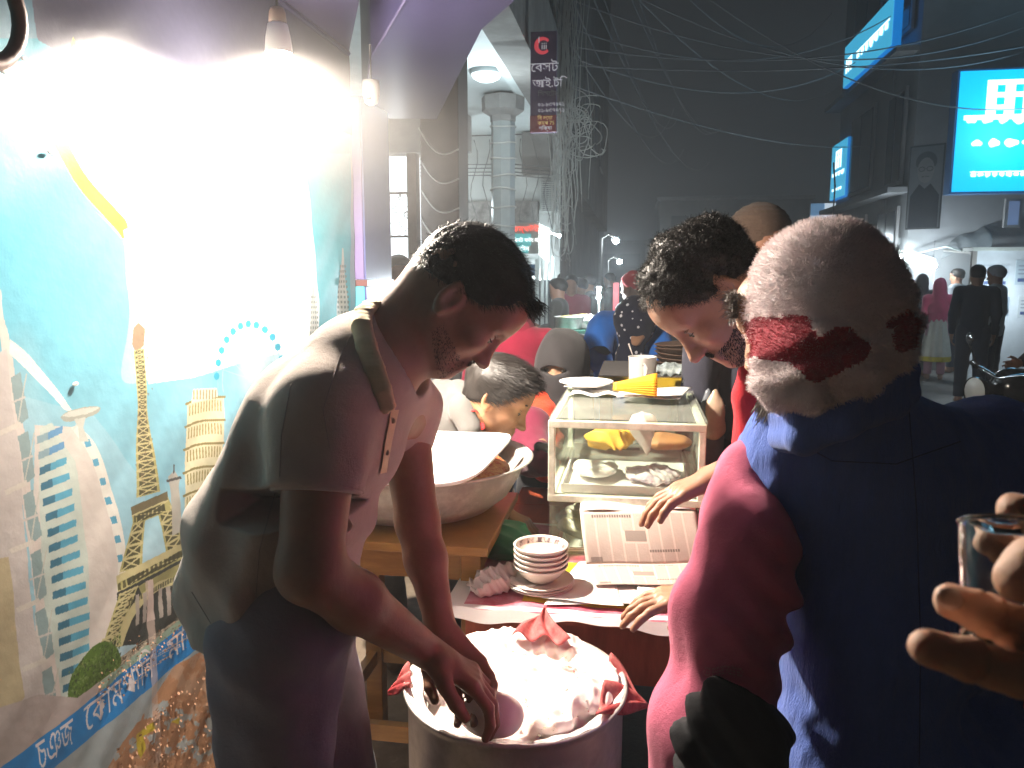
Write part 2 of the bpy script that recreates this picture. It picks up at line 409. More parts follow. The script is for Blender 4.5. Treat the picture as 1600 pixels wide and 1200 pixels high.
# right of the swoosh, teal field with the twin spires
fill([(498, 560), (498, 470), (486, 330), (468, 180), (620, 240), (620, 600)], (.05, .36, .42), .75)
fill([(548, 600), (548, 215), (620, 215), (620, 600)], (.30, .34, .40), .7)
for cx, top, base, hw in ((536, 388, 560, 11), (489, 436, 560, 9)):
    fill([(cx-1, top), (cx+1, top), (cx+2, top+22), (cx+hw*.45, top+50), (cx+hw*.8, top+90), (cx+hw, base), (cx-hw, base), (cx-hw*.8, top+90), (cx-hw*.45, top+50), (cx-2, top+22)], (.46, .48, .44))
    y = top+26
    while y < base:
        w_ = hw*min(1, .3+(y-top)/110)
        for k in (-.7, -.25, .2, .65): fill([(cx+w_*k, y), (cx+w_*(k+.25), y), (cx+w_*(k+.25), y+4), (cx+w_*k, y+4)], (.15, .19, .18))
        y += 8
# dhow-sail hotel
fill([(-30, 520), (40, 620), (150, 650), (230, 760), (190, 1120), (-30, 1300)], (.40, .58, .68), .35)
body = bez([(128, 668), (158, 720), (184, 800), (198, 880), (190, 940), (165, 1010), (118, 1085)])
fill([(52, 664)]+body+[(60, 1110), (52, 900)], (.62, .58, .55))
fill(bez([(124, 664), (150, 695), (175, 760), (196, 850), (199, 915), (186, 965)])+bez([(178, 960), (186, 900), (176, 830), (158, 760), (134, 700), (112, 668)]), (.70, .70, .66))
for i in range(9):
    y = 688+i*30; x = [132, 144, 156, 165, 172, 178, 183, 187, 188][i]; fill([(x, y), (x+9, y-2), (x+12, y+9), (x+3, y+11)], (.10, .34, .50))
fill([(60, 668), (80, 660), (118, 720), (136, 860), (140, 1010), (96, 1110), (62, 900)], (.52, .60, .56))
for i in range(17):
    y = 676+i*24.3; x0, x1, x2 = 56+i*2.6, 74+i*2.7, 98+min(i, 12)*3.4
    c1, c2 = ((.10, .36, .52), (.05, .17, .26)) if i > 1 else ((.12, .30, .52), (.25, .38, .44))
    h = 12
    fill([(x0, y+6), (x1, y-1), (x1, y+h-1), (x0, y+h+6)], c2); fill([(x1, y-1), (x2, y-11), (x2, y+h-12), (x1, y+h-1)], c1)
fill(bez([(2, 452), (6, 500), (14, 535), (40, 700), (62, 900), (96, 1090)])+bez([(84, 1098), (48, 900), (28, 720), (2, 560), (-6, 460)]), (.64, .58, .55))
fill(bez([(14, 530), (46, 556), (80, 596), (112, 640), (120, 646)])+bez([(100, 640), (70, 606), (38, 574), (12, 552)]), (.74, .74, .70))
fill([(-20, 560), (8, 545), (30, 720), (42, 900), (70, 1090), (30, 1140), (-20, 1160)], (.56, .52, .51))
for i in range(6):
    y = 590+i*92; x = 2+i*9.5
    fill([(x+14, y), (x+30, y-9), (x+42, y+62), (x+26, y+76)], (.26, .36, .38)); line([(x+40, y-6), (x+24, y+78)], 2, (.52, .52, .48))
    line([(x-6, y+88), (x+30, y+72)], 8, (.64, .60, .55)); line([(x+14, y+40), (x+38, y+30)], 3, (.55, .52, .50))
fill(bez([(94, 652), (106, 643), (135, 636), (158, 636), (154, 646), (130, 655), (104, 659), (94, 652)]), (.34, .36, .32))
fill(bez([(96, 650), (112, 642), (140, 637), (157, 637), (140, 646), (110, 652)]), (.52, .54, .50))
fill([(117, 655), (136, 652), (132, 668), (140, 690), (126, 690), (124, 668)], (.50, .53, .49)); line([(122, 664), (100, 690)], 3, (.6, .6, .58))
fill([(-40, 880), (12, 870), (36, 1090), (-40, 1160)], (.45, .36, .12), .6)
# iron tower
OL, DK, PY = (.40, .38, .16), (.06, .06, .035), (.52, .48, .26)
def lattice(a0, a1, b0, b1, n, w=2.6):
    """fills the strip a0-a1 (left edge) b0-b1 (right edge) with crossing bars"""
    fill([a0, b0, b1, a1], OL); 
    for i in range(n):
        t0, t1 = i/n, (i+1)/n
        A, B, C_, D = lerp(a0, a1, t0), lerp(b0, b1, t0), lerp(a0, a1, t1), lerp(b0, b1, t1)
        m_ = ((A[0]+B[0]+C_[0]+D[0])/4, (A[1]+B[1]+C_[1]+D[1])/4)
        for P, Q in ((A, B), (B, D), (D, C_), (C_, A)): fill([lerp(P, m_, .24), lerp(Q, m_, .24), lerp(m_, lerp(P, Q, .5), .18)], DK, .92)
        line([A, B], w*.7, PY); line([A, D], w*.5, PY); line([B, C_], w*.5, PY)
fill([(209, 512), (217, 504), (228, 514), (226, 540), (214, 552), (208, 538)], (.30, .22, .15))
lattice((211, 548), (216, 640), (226, 545), (231, 640), 12, 2); lattice((216, 640), (214, 778), (231, 640), (252, 768), 10, 3)
for i in range(60): x = 212+RNG.random()*16+(i*.2); y = 520+RNG.random()*250; fill([(x, y), (x+3, y), (x+2, y+4)], (.2, .15, .1), .6)
lattice((214, 795), (188, 895), (232, 790), (222, 886), 5, 4); lattice((246, 786), (262, 870), (264, 776), (290, 852), 5, 4)
fill([(205, 792), (264, 768), (264, 782), (207, 806)], (.16, .14, .08)); lattice((207, 806), (209, 822), (264, 782), (268, 798), 1, 3)
for i in range(8): a = lerp((210, 806), (262, 786), i/8); fill([a, (a[0]+4, a[1]-1), (a[0]+4, a[1]+10), (a[0], a[1]+11)], DK, .8)
lattice((184, 905), (186, 925), (300, 845), (302, 866), 1, 3)
fill([(183, 900), (300, 842), (302, 852), (184, 912)], PY)
for i in range(16): a = lerp((186, 912), (300, 852), i/16); fill([a, (a[0]+4, a[1]-2), (a[0]+4, a[1]+9), (a[0], a[1]+11)], DK, .85)
fill([(184, 926), (302, 866), (306, 1000), (176, 1010)], (.05, .055, .05))
lattice((186, 930), (158, 1008), (216, 916), (182, 1000), 7, 4); lattice((158, 1000), (140, 1040), (182, 992), (172, 1020), 3, 4)
arch = bez([(178, 1012), (196, 962), (222, 928), (252, 908), (300, 896)]); arch2 = bez([(190, 1010), (206, 968), (230, 938), (256, 920), (300, 908)])
fill(arch+arch2[::-1], PY)
fill([(216, 916), (300, 872), (300, 896), (252, 908), (222, 928)], OL, .7)
for i in range(24): a = lerp((200, 940), (296, 890), i/24); fill([a, (a[0]+3, a[1]-2), (a[0]+3, a[1]+6), (a[0], a[1]+7)], DK, .8)
for x in (212, 224, 250, 262, 276, 288): fill([(x, 930-(x-212)*.25), (x+6, 928-(x-212)*.25), (x+6, 975-(x-212)*.3), (x, 978-(x-212)*.3)], (.42, .38, .34), .9)
fill([(232, 908), (240, 905), (244, 968), (232, 972)], (.50, .42, .40))
# minaret beside the tower
fill([(264, 745), (274, 735), (282, 748), (280, 760), (285, 830), (270, 838), (268, 762)], (.42, .42, .38)); line([(262, 752), (284, 746)], 4, (.1, .1, .1)); line([(273, 726), (273, 740)], 2, (.1, .1, .1))
# leaning tower
for i in range(7):
    y = 630+i*36; x0, x1 = 291-i*.6, 349-i*1.2
    fill([(x0, y), (x1, y-10), (x1, y+27), (x0, y+37)], (.66, .63, .44))
    line([(x0-3, y+2), (x0+14, y-6), ((x0+x1)/2, y-9), (x1+3, y-10)], 3.5, (.24, .20, .08))
    for k in range(12):
        x = x0+3+k*(x1-x0-4)/12; yy = y+3-9*math.sin(k/12*2.2)*.9; fill([(x, yy), (x+1.8, yy), (x+1.8, yy+17), (x, yy+17)], (.30, .26, .10))
fill([(297, 630), (340, 620), (338, 606), (300, 608)], (.70, .68, .55))
for k in range(8): fill([(300+k*5, 609), (302+k*5, 609), (302+k*5, 624), (300+k*5, 624)], (.3, .26, .14))
# beaded bridge cables and the wheel
for (A, B) in (((392, 640), (330, 760)), ((385, 690), (310, 850)), ((375, 672), (322, 790))):
    for i in range(22): p = lerp(A, B, i/22); fill([(p[0]-2, p[1]), (p[0], p[1]-2), (p[0]+2, p[1]), (p[0], p[1]+2)], (.28, .24, .12))
wheel = [(391+52*cos(a), 592-82*sin(a)) for a in LS(-.3, pi+.3, 60)]; line(wheel, 1.4, (.25, .45, .55))
line([(391+44*cos(a), 592-72*sin(a)) for a in LS(-.3, pi+.3, 60)], 1.2, (.35, .48, .52))
for a in LS(.12, pi-.05, 13):
    cx_, cy_ = 391+54*cos(a), 592-86*sin(a); fill([(cx_+5*cos(b), cy_+6*sin(b)) for b in LS(0, 6.2, 9)], (.03, .33, .48))
for a in LS(.2, pi-.2, 9): line([(391, 592), (391+44*cos(a), 592-72*sin(a))], .8, (.45, .52, .55), .6)
# ground strip of the print: rubble, hedge, stripe, bare plaster
fill([(100, 1096), (182, 1030), (330, 935), (420, 880), (420, 910), (330, 968), (250, 1020), (108, 1130)], (.38, .33, .25))
for i in range(260):
    t_ = RNG.random(); x = 180+t_*190; y = 1035-t_*128+RNG.random()*16-4; w_ = 1+RNG.random()*4; b_ = RNG.choice([.08, .2, .5, .62]); fill([(x, y), (x+w_*2, y-w_), (x+w_, y+w_)], (b_, b_*.88, b_*.7), .9)
fill(bez([(104, 1100), (110, 1060), (128, 1030), (150, 1006), (172, 1004), (186, 1022), (184, 1044), (150, 1070), (104, 1102)]), (.09, .16, .03))
for i in range(500):
    x = 106+RNG.random()*80; y = 1100-(x-106)*.85-RNG.random()*55+RNG.random()*16; s_ = 1+RNG.random()*3
    if y < 1010 and x < 140: continue
    fill([(x, y), (x+s_, y-s_*.6), (x+s_*.6, y+s_)], [(.05, .10, .02), (.14, .24, .05), (.20, .28, .10), (.04, .05, .03)][RNG.integers(4)], .85)
low = [(-60, 1165), (110, 1105), (400, 905), (620, 760), (620, 1500), (-60, 1500)]
fill([(-60, 1110), (60, 1090), (110, 1098), (430, 872), (620, 740), (620, 1500), (-60, 1500)], (.36, .38, .36), .0)
fill([(-60, 1125), (60, 1085), (118, 1090), (320, 948), (620, 735), (620, 800), (329, 996), (83, 1200), (-60, 1320)], (.46, .40, .39))
fill([(150, 1070), (308, 948), (420, 868), (420, 882), (308, 962), (165, 1080)], (.30, .42, .34))
fill([(-40, 1234), (19, 1188), (308, 960), (620, 716), (620, 760), (329, 996), (83, 1200), (-40, 1302)], (.03, .24, .62))
fill([(83, 1200), (329, 996), (620, 755), (620, 1500), (-60, 1500), (-40, 1302)], (.36, .42, .45))
edge = [(150, 1230), (190, 1160), (245, 1085), (275, 1040), (330, 1010), (420, 930), (620, 790), (620, 1500), (60, 1500)]
fill(edge, (.46, .25, .14))
def plaster(s, m, sj, si):
    n = nz(60, 21)[sj, si]; n2 = nz(14, 22)[sj, si]; k = m & (n+n2*.8 > .25); s[k] = s[k]*.35+np.array([.52, .36, .26])*.65
    k = m & (n-n2 > .75); s[k] = np.array([.40, .44, .45])
fill(edge, plaster)
for q in ([(212, 1148), (240, 1128), (243, 1138), (225, 1150), (226, 1170), (217, 1186)], [(268, 1128), (282, 1120), (280, 1132)]): fill(q, (.55, .44, .05))
fill([(228, 908), (240, 905), (252, 1190), (243, 1195)], (.62, .50, .44), .55)      # a dribble of glue down the print
for j in range(26):                                                                  # chips along the stripe
    t_ = RNG.random(); x = 175+t_*200; y = 1075-t_*155+RNG.random()*18; l_ = 4+RNG.random()*26; line([(x, y), (x+l_, y-l_*.5)], 1+RNG.random()*1.4, (.60, .50, .46), .8)
# lettering printed on the stripe
zt0, zb0 = wp(308, 960)[1], wp(329, 996)[1]; hs0 = zt0-zb0
def print_text(body, px, py, wid, col=(.80, .74, .76)):
    c = bpy.data.curves.new('t', 'FONT'); c.body = body; c.size = 1; c.resolution_u = 3; o = bpy.data.objects.new('t', c); COL.objects.link(o); me = bpy.data.meshes.new_from_object(o); bpy.data.objects.remove(o)
    v = [(w.co.x, w.co.y) for w in me.vertices]; xs = [p[0] for p in v]; y0 = wp(px, py)[0]; y1 = wp(*wid)[0]; k = (y1-y0)/(max(xs)-min(xs)); kz = hs0*.98
    for p in me.polygons: fill([(y0+(v[i][0]-min(xs))*k, zb0+hs0*.26+v[i][1]*kz) for i in p.vertices], col, .9, wall=False)
    bpy.data.meshes.remove(me)
print_text('চঞজ', 58, 1180, (112, 1140)); print_text('েকামপািন', 130, 1120, (240, 1040)); print_text('মাকর', 262, 1020, (335, 970))
IM[:] *= (1+.05*nz(90, 8, 3))[..., None]
IM[:] *= .54
img = bpy.data.images.new('wall_print', nw, nh, float_buffer=False)
lin = np.clip(IM, 0, 1); srgb = np.where(lin < .0031308, lin*12.92, 1.055*np.power(np.maximum(lin, 1e-6), 1/2.4)-.055)
buf = np.ones((nh, nw, 4), np.float32); buf[..., :3] = srgb; img.pixels.foreach_set(buf.ravel()); img.update(); img.pack()
def print_mat(name, image, rough=.45, wr=.5):
    m = mat(name, (.5, .5, .5), rough=rough, var=0, bump=wr, bscale=7, bdist=.012); N = m.node_tree.nodes; L = m.node_tree.links
    N['Principled BSDF'].inputs['Specular IOR Level'].default_value = .22; t = N.new('ShaderNodeTexImage'); t.image = image; t.extension = 'EXTEND'; uv = N.new('ShaderNodeUVMap'); L.new(uv.outputs[0], t.inputs[0]); L.new(t.outputs[0], N['Principled BSDF'].inputs['Base Color']); return m
WALLM = print_mat('printed_vinyl', img, .42, .16)
# a crease field: long diagonal folds of the loose vinyl
wall = thing('shop_wall', 'shop wall covered with a pasted print of world landmarks under a white swoosh', 'wall', (WX, 1.7, 0))
plm = mat('wall_plaster', (.42, .36, .32), rough=.85, bump=.4)
g = MB(); g.bx((WX-.18, -1.6, .12), (WX-.006, 2.95, 3.4)); g.build('masonry', plm, wall)
gy, gz = 120, 130
P = []; UV = []
for j in range(gz+1):
    for i in range(gy+1):
        y = Y0+(Y1-Y0)*i/gy; z = Z0+(Z1-Z0)*j/gz
        w = .0025*sin(9*y+3*z)+.0015*sin(23*y-31*z)+.0022*max(0, 1.3-z)*sin(60*(z-.75*y)+4*sin(3*y)) + .0015*max(0, 1.3-z)*sin(140*(z-.6*y))
        P.append((WX+w, y, z)); UV.append((i/gy, j/gz))
fs = [(j*(gy+1)+i, j*(gy+1)+i+1, (j+1)*(gy+1)+i+1, (j+1)*(gy+1)+i) for j in range(gz) for i in range(gy)]
o = mesh('printed_vinyl', P, fs, WALLM, wall, smooth=True)
uvl = o.data.uv_layers.new(name='UVMap'); li = np.empty(len(o.data.loops), np.int32); o.data.loops.foreach_get('vertex_index', li)
uvl.data.foreach_set('uv', np.array(UV, np.float32)[li].ravel())
# peeled flakes standing off the wall, real geometry in one mesh
g = MB(); R = random.Random(5)
flk = mat('peeled_paint_flake', (.36, .20, .12), rough=.7, var=.3)
for i in range(1500):
    x = R.uniform(95, 420); y = R.uniform(1000, 1260)
    if y < 1215-(x-83)*.83+26 + (x < 240)*45*R.random(): continue
    p = onx(x, y, WX+.004); s_ = R.uniform(.002, .0065); a = R.uniform(0, 6.28)
    d1 = V(0, cos(a), sin(a))*s_; d2 = V(.6, -sin(a), cos(a)).normalized()*s_*R.uniform(.5, 1.6)
    g.add([p, p+d1, p+d1+d2, p+d2*.9+d1*.2], [(0, 1, 2, 3)])
for i in range(420):
    t_ = R.random(); p = onx(150+t_*230, 1080-t_*165+R.gauss(0, 14), WX+.004); s_ = R.uniform(.0015, .005); a = R.uniform(0, 6.28)
    d1 = V(0, cos(a), sin(a))*s_; d2 = V(.6, -sin(a), cos(a)).normalized()*s_
    g.add([p, p+d1, p+d1+d2, p+d2], [(0, 1, 2, 3)])
tag(g.build('peeling_flakes', flk, wall), kind='stuff')
# clamp and rod at the top left corner, a loop of pipe
g = MB(); c0 = onx(0, 20, WX+.10)
g.tube([c0+V(0, .10*cos(a)-.06, .09*sin(a)) for a in LS(-2.2, 1.3, 16)], .012, 10)
o = g.build('bent_pipe', mat('rusty_pipe', (.10, .055, .045), rough=.5, metal=.3), smooth=True); tag(o, 'curved dark brown pipe hooked at the top left corner of the printed wall', 'pipe')
# small nail-heads / tape marks
g = MB()
for (x, y) in ((38, 92), (6, 112), (79, 238), (118, 600)): g.ball(onx(x, y, WX+.004), (.003, .009, .004), 8)
tag(g.build('nail', mat('nail', (.7, .7, .7), rough=.4, metal=.6), wall), kind='stuff')
# ================================================================== canopy over the stall and its lamps
pur = mat('purple_panel', (.055, .05, .12), rough=.32, var=.12, vscale=3, bump=.15, bscale=9, spec=.6)
pur2 = mat('violet_panel', (.11, .10, .19), rough=.35, var=.1, vscale=3)
can = thing('canopy', 'violet metal canopy with folded panels over the food stall', 'canopy', (-.9, 2, 2.4))
g = MB(); g.prism([V(-1.1, -.2, 2.42), V(-.02, -.2, 2.42), V(-.30, 1.30, 2.42), V(-.57, 1.85, 2.42), V(-.81, 2.3, 2.42), V(-1.10, 2.95, 2.42)], V(0, 0, .05)); g.build('soffit_panel', pur2, can)
zb = 2.27
pA, pB, pC, pD = onz(580, 90, zb), onz(567, 185, zb), onz(682, 186, zb), onz(753, 45, zb)
pE = onz(634, 0, zb); dr = (pE-pA).normalized()
pF = pE+dr*.9; pG = pD+(pF-pE)*1.0+V(.05, 0, 0)
g = MB(); g.prism([pB, pA, pE, pF, pG, pD, pC], V(0, 0, .75)); g.build('sign_box', pur, can)
g = MB()
for a, b in ((pB, pA), (pA, pE), (pE, pF)): g.tube([a+V(-.003, 0, -.002), b+V(-.003, 0, -.002)], .0035, 6)
g.build('edge_trim', pur2, can)
g = MB(); cb = onz(400, 2, 2.418); ce = onz(520, 62, 2.418); g.tube([V(-1.095, 1.0, 2.41), V(-1.095, 2.93, 2.41)], .010, 6); g.build('cornice', pur, can)
dwire = mat('dark_cable', (.10, .10, .10), rough=.6, var=0)
white_pl = mat('white_plastic', (.75, .74, .72), rough=.35, var=.03)
def bulb(name, label, px, py, d, w, col, s, zs, fr=.034, grp=None):
    """a hanging LED bulb: holder, heat-sink body, globe; its light sits in the globe"""
    p = at(px, py, d); t = thing(name, label, 'lamp', p, grp)
    g = MB(); g.tube([V(p.x, p.y, zs), p+V(0, 0, .105*s)], .004, 8); g.build('cord', mat('dark_cord', (.05, .05, .05)), t)
    g = MB(); g.lathe(p, [(0, .118*s), (.016*s, .118*s), (.020*s, .108*s), (.022*s, .085*s), (.016*s, .083*s)], 20); g.build('holder', mat('brown_holder', (.20, .13, .10), rough=.4), t, smooth=True)
    g = MB(); g.lathe(p, [(.014*s, .085*s), (.024*s, .08*s), (.030*s, .05*s), (.033*s, .02*s), (.033*s, .012*s)], 20); g.build('bulb_body', white_pl, t, smooth=True)
    g = MB(); g.ball(p, (fr-.006)*s, 16); g.build('globe', emis('lamp_globe', col, 20), t, smooth=True)
    if w: spot('bulb_light', p, w, col, fr*s, radians(178), .45, t); lamp('bulb_light', p-V(0, 0, .01), w*.035, col, fr*s, t)
    return t
bulb('hanging_bulb', 'blazing bare bulb hanging under the canopy beside the printed wall', 436, 92, 1.90, LAMP_W, (1, .88, .74), 1.0, 2.42)
p = at(580, 152, 2.35)
t = thing('security_camera', 'small white dome camera under the canopy corner', 'camera', p)
g = MB(); g.lathe(p, [(.0, .05), (.024, .048), (.026, .03), (.026, .01), (.020, -.016), (.008, -.024), (0, -.025)], 20); g.build('housing', mat('camera_plastic', (.42, .40, .38), rough=.4), t, smooth=True)
g = MB(); g.box(p+V(0, -.024, -.008), (.016, .004, .005)); g.build('lens_slot', mat('dark_slot', (.05, .05, .05)), t)
g = MB(); g.tube([p+V(0, 0, .045), V(p.x, p.y, 2.269)], .004, 8); g.build('stem', dwire, t)
# corner column of the shop
cc = thing('corner_column', 'glossy violet and blue clad column at the end of the printed wall', 'column', (-1.18, 3.13, .12))
bl = mat('blue_cladding', (.07, .08, .22), rough=.18, var=.08, spec=.8); vi = mat('violet_cladding', (.14, .11, .24), rough=.25, var=.05); cyn = mat('cyan_cladding', (.08, .42, .55), rough=.25)
zt = 1.55
g = MB(); g.bx((-1.30, 2.972, zt+.014), (-1.062, 3.3, 2.266)); g.build('upper_cladding', bl, cc)
g = MB(); g.bx((-1.296, 2.962, zt+.014), (-1.068, 2.969, 2.262)); g.build('front_cladding', vi, cc)
g = MB(); g.bx((-1.30, 2.964, zt-.012), (-1.055, 3.305, zt+.012)); g.build('trim_band', mat('brown_trim', (.12, .05, .05), rough=.3), cc)
g = MB(); g.bx((-1.30, 2.972, .12), (-1.062, 3.3, zt-.014)); g.build('lower_cladding', bl, cc)
g = MB(); g.bx((-1.296, 2.962, .12), (-1.068, 2.969, zt-.014)); g.build('front_cladding', cyn, cc)
# ================================================================== arcade beyond: lit shop front, columns, soffit
con = mat('concrete', (.30, .29, .28), rough=.85, var=.3, vscale=2.5, bump=.3, bscale=20, col2=(.20, .19, .18), c2scale=1.4)
whw = mat('whitewashed_wall', (.72, .74, .72), rough=.8, var=.15, vscale=1.6, bump=.15, col2=(.55, .57, .55), c2scale=.8)
brn = mat('brown_tile_column', (.10, .085, .08), rough=.4, var=.25, vscale=4)
grt = mat('grey_tile', (.27, .30, .30), rough=.35, var=.15)
wire = mat('pale_cable', (.42, .42, .40), rough=.6, var=0)
def litbox(name, label, pts, off, col, s, cat='sign'):
    g = MB(); g.prism(pts, off); o = g.build(name, emis(name+'_glow', col, s)); tag(o, label, cat); return o
sf = thing('glass_shopfront', 'brightly lit white shopfront behind the violet corner column', 'shopfront', (-1.4, 4.4, .12))
a = ony(612, 243, 4.5); b = ony(641, 243, 4.5)
g = MB(); g.bx((a.x-.6, 4.55, .12), (b.x+.03, 4.6, a.z)); g.build('glowing_interior_panel', emis('lit_interior', (.86, .95, 1.0), .5), sf)  # the panel itself emits, in place of a lamp inside the shop
g = MB(); g.bx((b.x+.0, 4.42, .12), (b.x+.055, 4.5, a.z)); g.build('door_frame', mat('pale_green_frame', (.40, .46, .44), rough=.5), sf)
for yy in (305, 372):
    q = ony(612, yy, 4.5); g = MB(); g.bx((a.x-.5, 4.44, q.z), (b.x, 4.47, q.z+.012)); g.build('rail', mat('rail_grey', (.3, .32, .32)), sf)
g = MB(); R = random.Random(3)
for i in range(26):
    u_, w_ = R.uniform(-.02, .12), R.uniform(0, .26); c = V(a.x+u_, 4.46, ony(612, 370, 4.5).z+w_); g.tube([c+V(.02*cos(t_+i), 0, .02*sin(t_+i)) for t_ in LS(0, 4, 7)], .0022, 5)
g.build('lattice_grille', mat('grille_grey', (.35, .38, .36)), sf)
bc = thing('brown_column', 'dark brown square column wound with pale cable', 'column', (-1.1, 4.75, .12))
l, r = ony(656, 200, 4.7), ony(716, 200, 4.7)
g = MB(); g.bx((l.x, 4.7, .12), (r.x, 4.7+.28, 3.6), bev=.008); g.build('shaft', brn, bc)
g = MB()
for k in range(6):
    z0 = ony(657, 200+46*k*1.0, 4.69).z; pts = []
    for i in range(13):
        t_ = i/12; pts.append(V(l.x-.004+(r.x-l.x+.008)*t_, 4.688, z0-.13*t_-.10*sin(pi*t_)*(1-.3*t_)))
    g.tube(pts, .0055, 6)
g.build('wound_cable', wire, bc)
oc = thing('octagonal_column', 'grey eight-sided column with capital wrapped in white cable rings', 'column', (-1.5, 8.1, .12))
cL, cR = ony(765, 300, 8.0), ony(801, 300, 8.0); ccx = (cL.x+cR.x)/2; rr = (cR.x-cL.x)/2*1.04; cyy = 8.0+rr
zc0, zc1, zc2 = ony(780, 188, 8).z, ony(780, 175, 8).z, ony(780, 148, 8).z
g = MB(); g.lathe((ccx, cyy, 0), [(rr, .12), (rr, zc0)], 8); g.build('shaft', grt, oc)
g = MB(); g.lathe((ccx, cyy, 0), [(rr, zc0), (rr*1.06, zc0+.01), (rr*1.08, zc1-.02), (rr*1.75, zc1+.03), (rr*1.8, zc2), (rr*1.2, zc2+.01), (rr*.9, 3.42)], 8); g.build('capital', con, oc)
for yy in (196, 222, 246, 273, 294, 323, 352, 380):
    z = ony(780, yy, 8).z; g = MB(); g.tube([(ccx+(rr+.006)*cos(a_), cyy+(rr+.006)*sin(a_), z+.010*sin(a_*2+yy)) for a_ in LS(0, 2*pi, 24, endpoint=False)], .0085, 6, closed=True); g.build('cable_ring', wire, oc)
wsm = mat('white_soffit', (.70, .76, .76), rough=.6, var=.2, vscale=1.2, col2=(.55, .6, .6), c2scale=.9)
bld = thing('arcade_building', 'dark multi-storey building with white lit arcade ceiling along the left of the street', 'building', (-3, 12, 0))
g = MB(); g.bx((-4.5, 4.9, 3.42), (-1.16, 10.4, 3.60)); g.build('arcade_ceiling', wsm, bld)
g = MB(); g.bx((-1.155, 4.7, 3.36), (-.88, 10.3, 4.15)); g.build('edge_beam', con, bld)
g = MB(); g.bx((-1.25, 5.4, 3.38), (-1.16, 9.9, 3.418)); g.build('edge_moulding', wsm, bld)
dkf = mat('dark_facade', (.16, .15, .14), rough=.9, var=.35, vscale=1.2, bump=.4, bscale=12)
g = MB(); g.bx((-6, 10.5, 3.0), (-1.0, 26, 11)); g.build('upper_facade', dkf, bld)
g = MB(); g.bx((-6, 3.3, 4.16), (-1.0, 10.49, 11)); g.build('near_upper_facade', dkf, bld)
for k in range(4):
    g = MB(); g.bx((-.998, 11.2+3*k, 4.3), (-.96, 12.7+3*k, 5.6)); g.build('window_shutter', mat('shutter', (.10, .10, .11), rough=.6), bld)
g = MB(); g.bx((-6, 10.42, 1.2), (-1.02, 10.49, 3.41)); g.build('back_wall', whw, bld)
g = MB(); g.bx((-6, 10.5, .12), (-1.25, 26, 2.99)); g.build('ground_floor', dkf, bld)
lo = mat('messy_shelf', (.22, .21, .20), rough=.8, var=.6, vscale=12)
zz0, zz1 = ony(740, 372, 10.3).z, ony(740, 316, 10.3).z
g = MB(); g.bx((-3.4, 10.22, zz0), (-1.3, 10.4, zz1)); g.build('signboard', lo, bld)
g = MB(); g.bx((-1.50, 10.18, ony(790, 272, 10.2).z), (-1.12, 10.41, 3.4)); g.build('pilaster', con, bld)
# slanting beam under the ceiling, service pipes
g = MB()
for yy in (258, 264, 270, 275): z = ony(740, yy, 10.1).z; g.tube([(-3, 10.1, z+.02), (-1.6, 10.1, z), (-1.1, 10.1, z-.05)], .010, 6)
for i in range(7):
    x0 = -2.1+.16*i; g.tube(bezier := [(x0+.05*sin(k+i), 10.05, 3.3-.14*k+.02*sin(3*k*i)) for k in range(9)], .006, 5)
g.build('service_pipes', dwire, bld)
g = MB(); g.bx((-3.2, 9.0, 3.0), (-1.95, 9.2, 3.41)); g.build('cross_beam', con, bld)
# round ceiling light
p = ony(760, 137, 7.2); p.z = 3.40
cl = thing('ceiling_light', 'round glass ceiling light on the white arcade ceiling', 'lamp', p)
g = MB(); g.lathe(p, [(.15, .02), (.155, -.005), (.14, -.02)], 28); g.build('rim', grt, cl, smooth=True)
g = MB(); g.lathe(p, [(.138, -.018), (.12, -.05), (.07, -.075), (0, -.085)], 28); g.build('glass_bowl', emis('bowl_glow', (.85, .97, 1), .45), cl, smooth=True)
lamp('unseen_flood', p+V(.1, -.2, -.45), 11, (.80, .95, 1), .10, cl)  # stands in for an unseen flood lighting the soffit, not the bowl
lamp('unseen_flood', p+V(-.9, 2.3, -1.0), 9, (.80, .95, 1), .10, cl)  # second stand-in for the unseen flood, far from the bowl
# vertical hanging sign
SY = 6.3
hs = thing('hanging_sign', 'narrow dark vertical signboard with red round logo above white Bengali lettering', 'sign', ony(850, 205, SY))
q = [ony(829, 50, SY), ony(870, 50, SY), ony(870, 206, SY)]
x0, x1, zt_, zb_ = q[0].x, q[1].x, q[0].z, q[2].z
g = MB(); g.bx((x0, SY, zb_), (x1, SY+.05, zt_)); g.build('board', mat('dark_sign', (.14, .09, .19), rough=.5, var=.1), hs)
fx = (x1-x0)/41; fz = (zt_-zb_)/156
def hp(px, py, dy=.006): return V(x0+(px-829)*fx, SY-dy, zt_-(py-50)*fz)
wl = emis('glow_white', (.62, .60, .66), .10); rd = emis('glow_red', (.62, .06, .08), .16); yl = emis('glow_yellow', (.7, .5, .2), .1); grl = mat('grey_line', (.3, .29, .32))  # sign letters and logo are given a faint glow of their own
g = MB(); g.bx(hp(829, 206, .012), hp(870, 180, .004)+V(0, .002, 0)); g.build('lower_band', mat('red_band', (.40, .06, .08), rough=.6), hs)
g = MB(); C_ = hp(848, 72)
ring = [C_+V(13*fx*cos(a_), 0, 13*fx*sin(a_)) for a_ in LS(.65, 2*pi-.75, 24)]; inn = [C_+V(1.5*fx+8*fx*cos(a_), 0, 8*fx*sin(a_)) for a_ in LS(.65, 2*pi-.75, 24)]
for i in range(23): g.add([ring[i], ring[i+1], inn[i+1], inn[i]], [(0, 1, 2, 3)])
g.build('round_logo', rd, hs)
def st(b, px, py, h, m, dy=.014, sx=V(1, 0, 0)): return text('lettering', b, h*fz*1.35, m, hp(px, py, dy), sx, V(0, 0, 1), hs, .002)
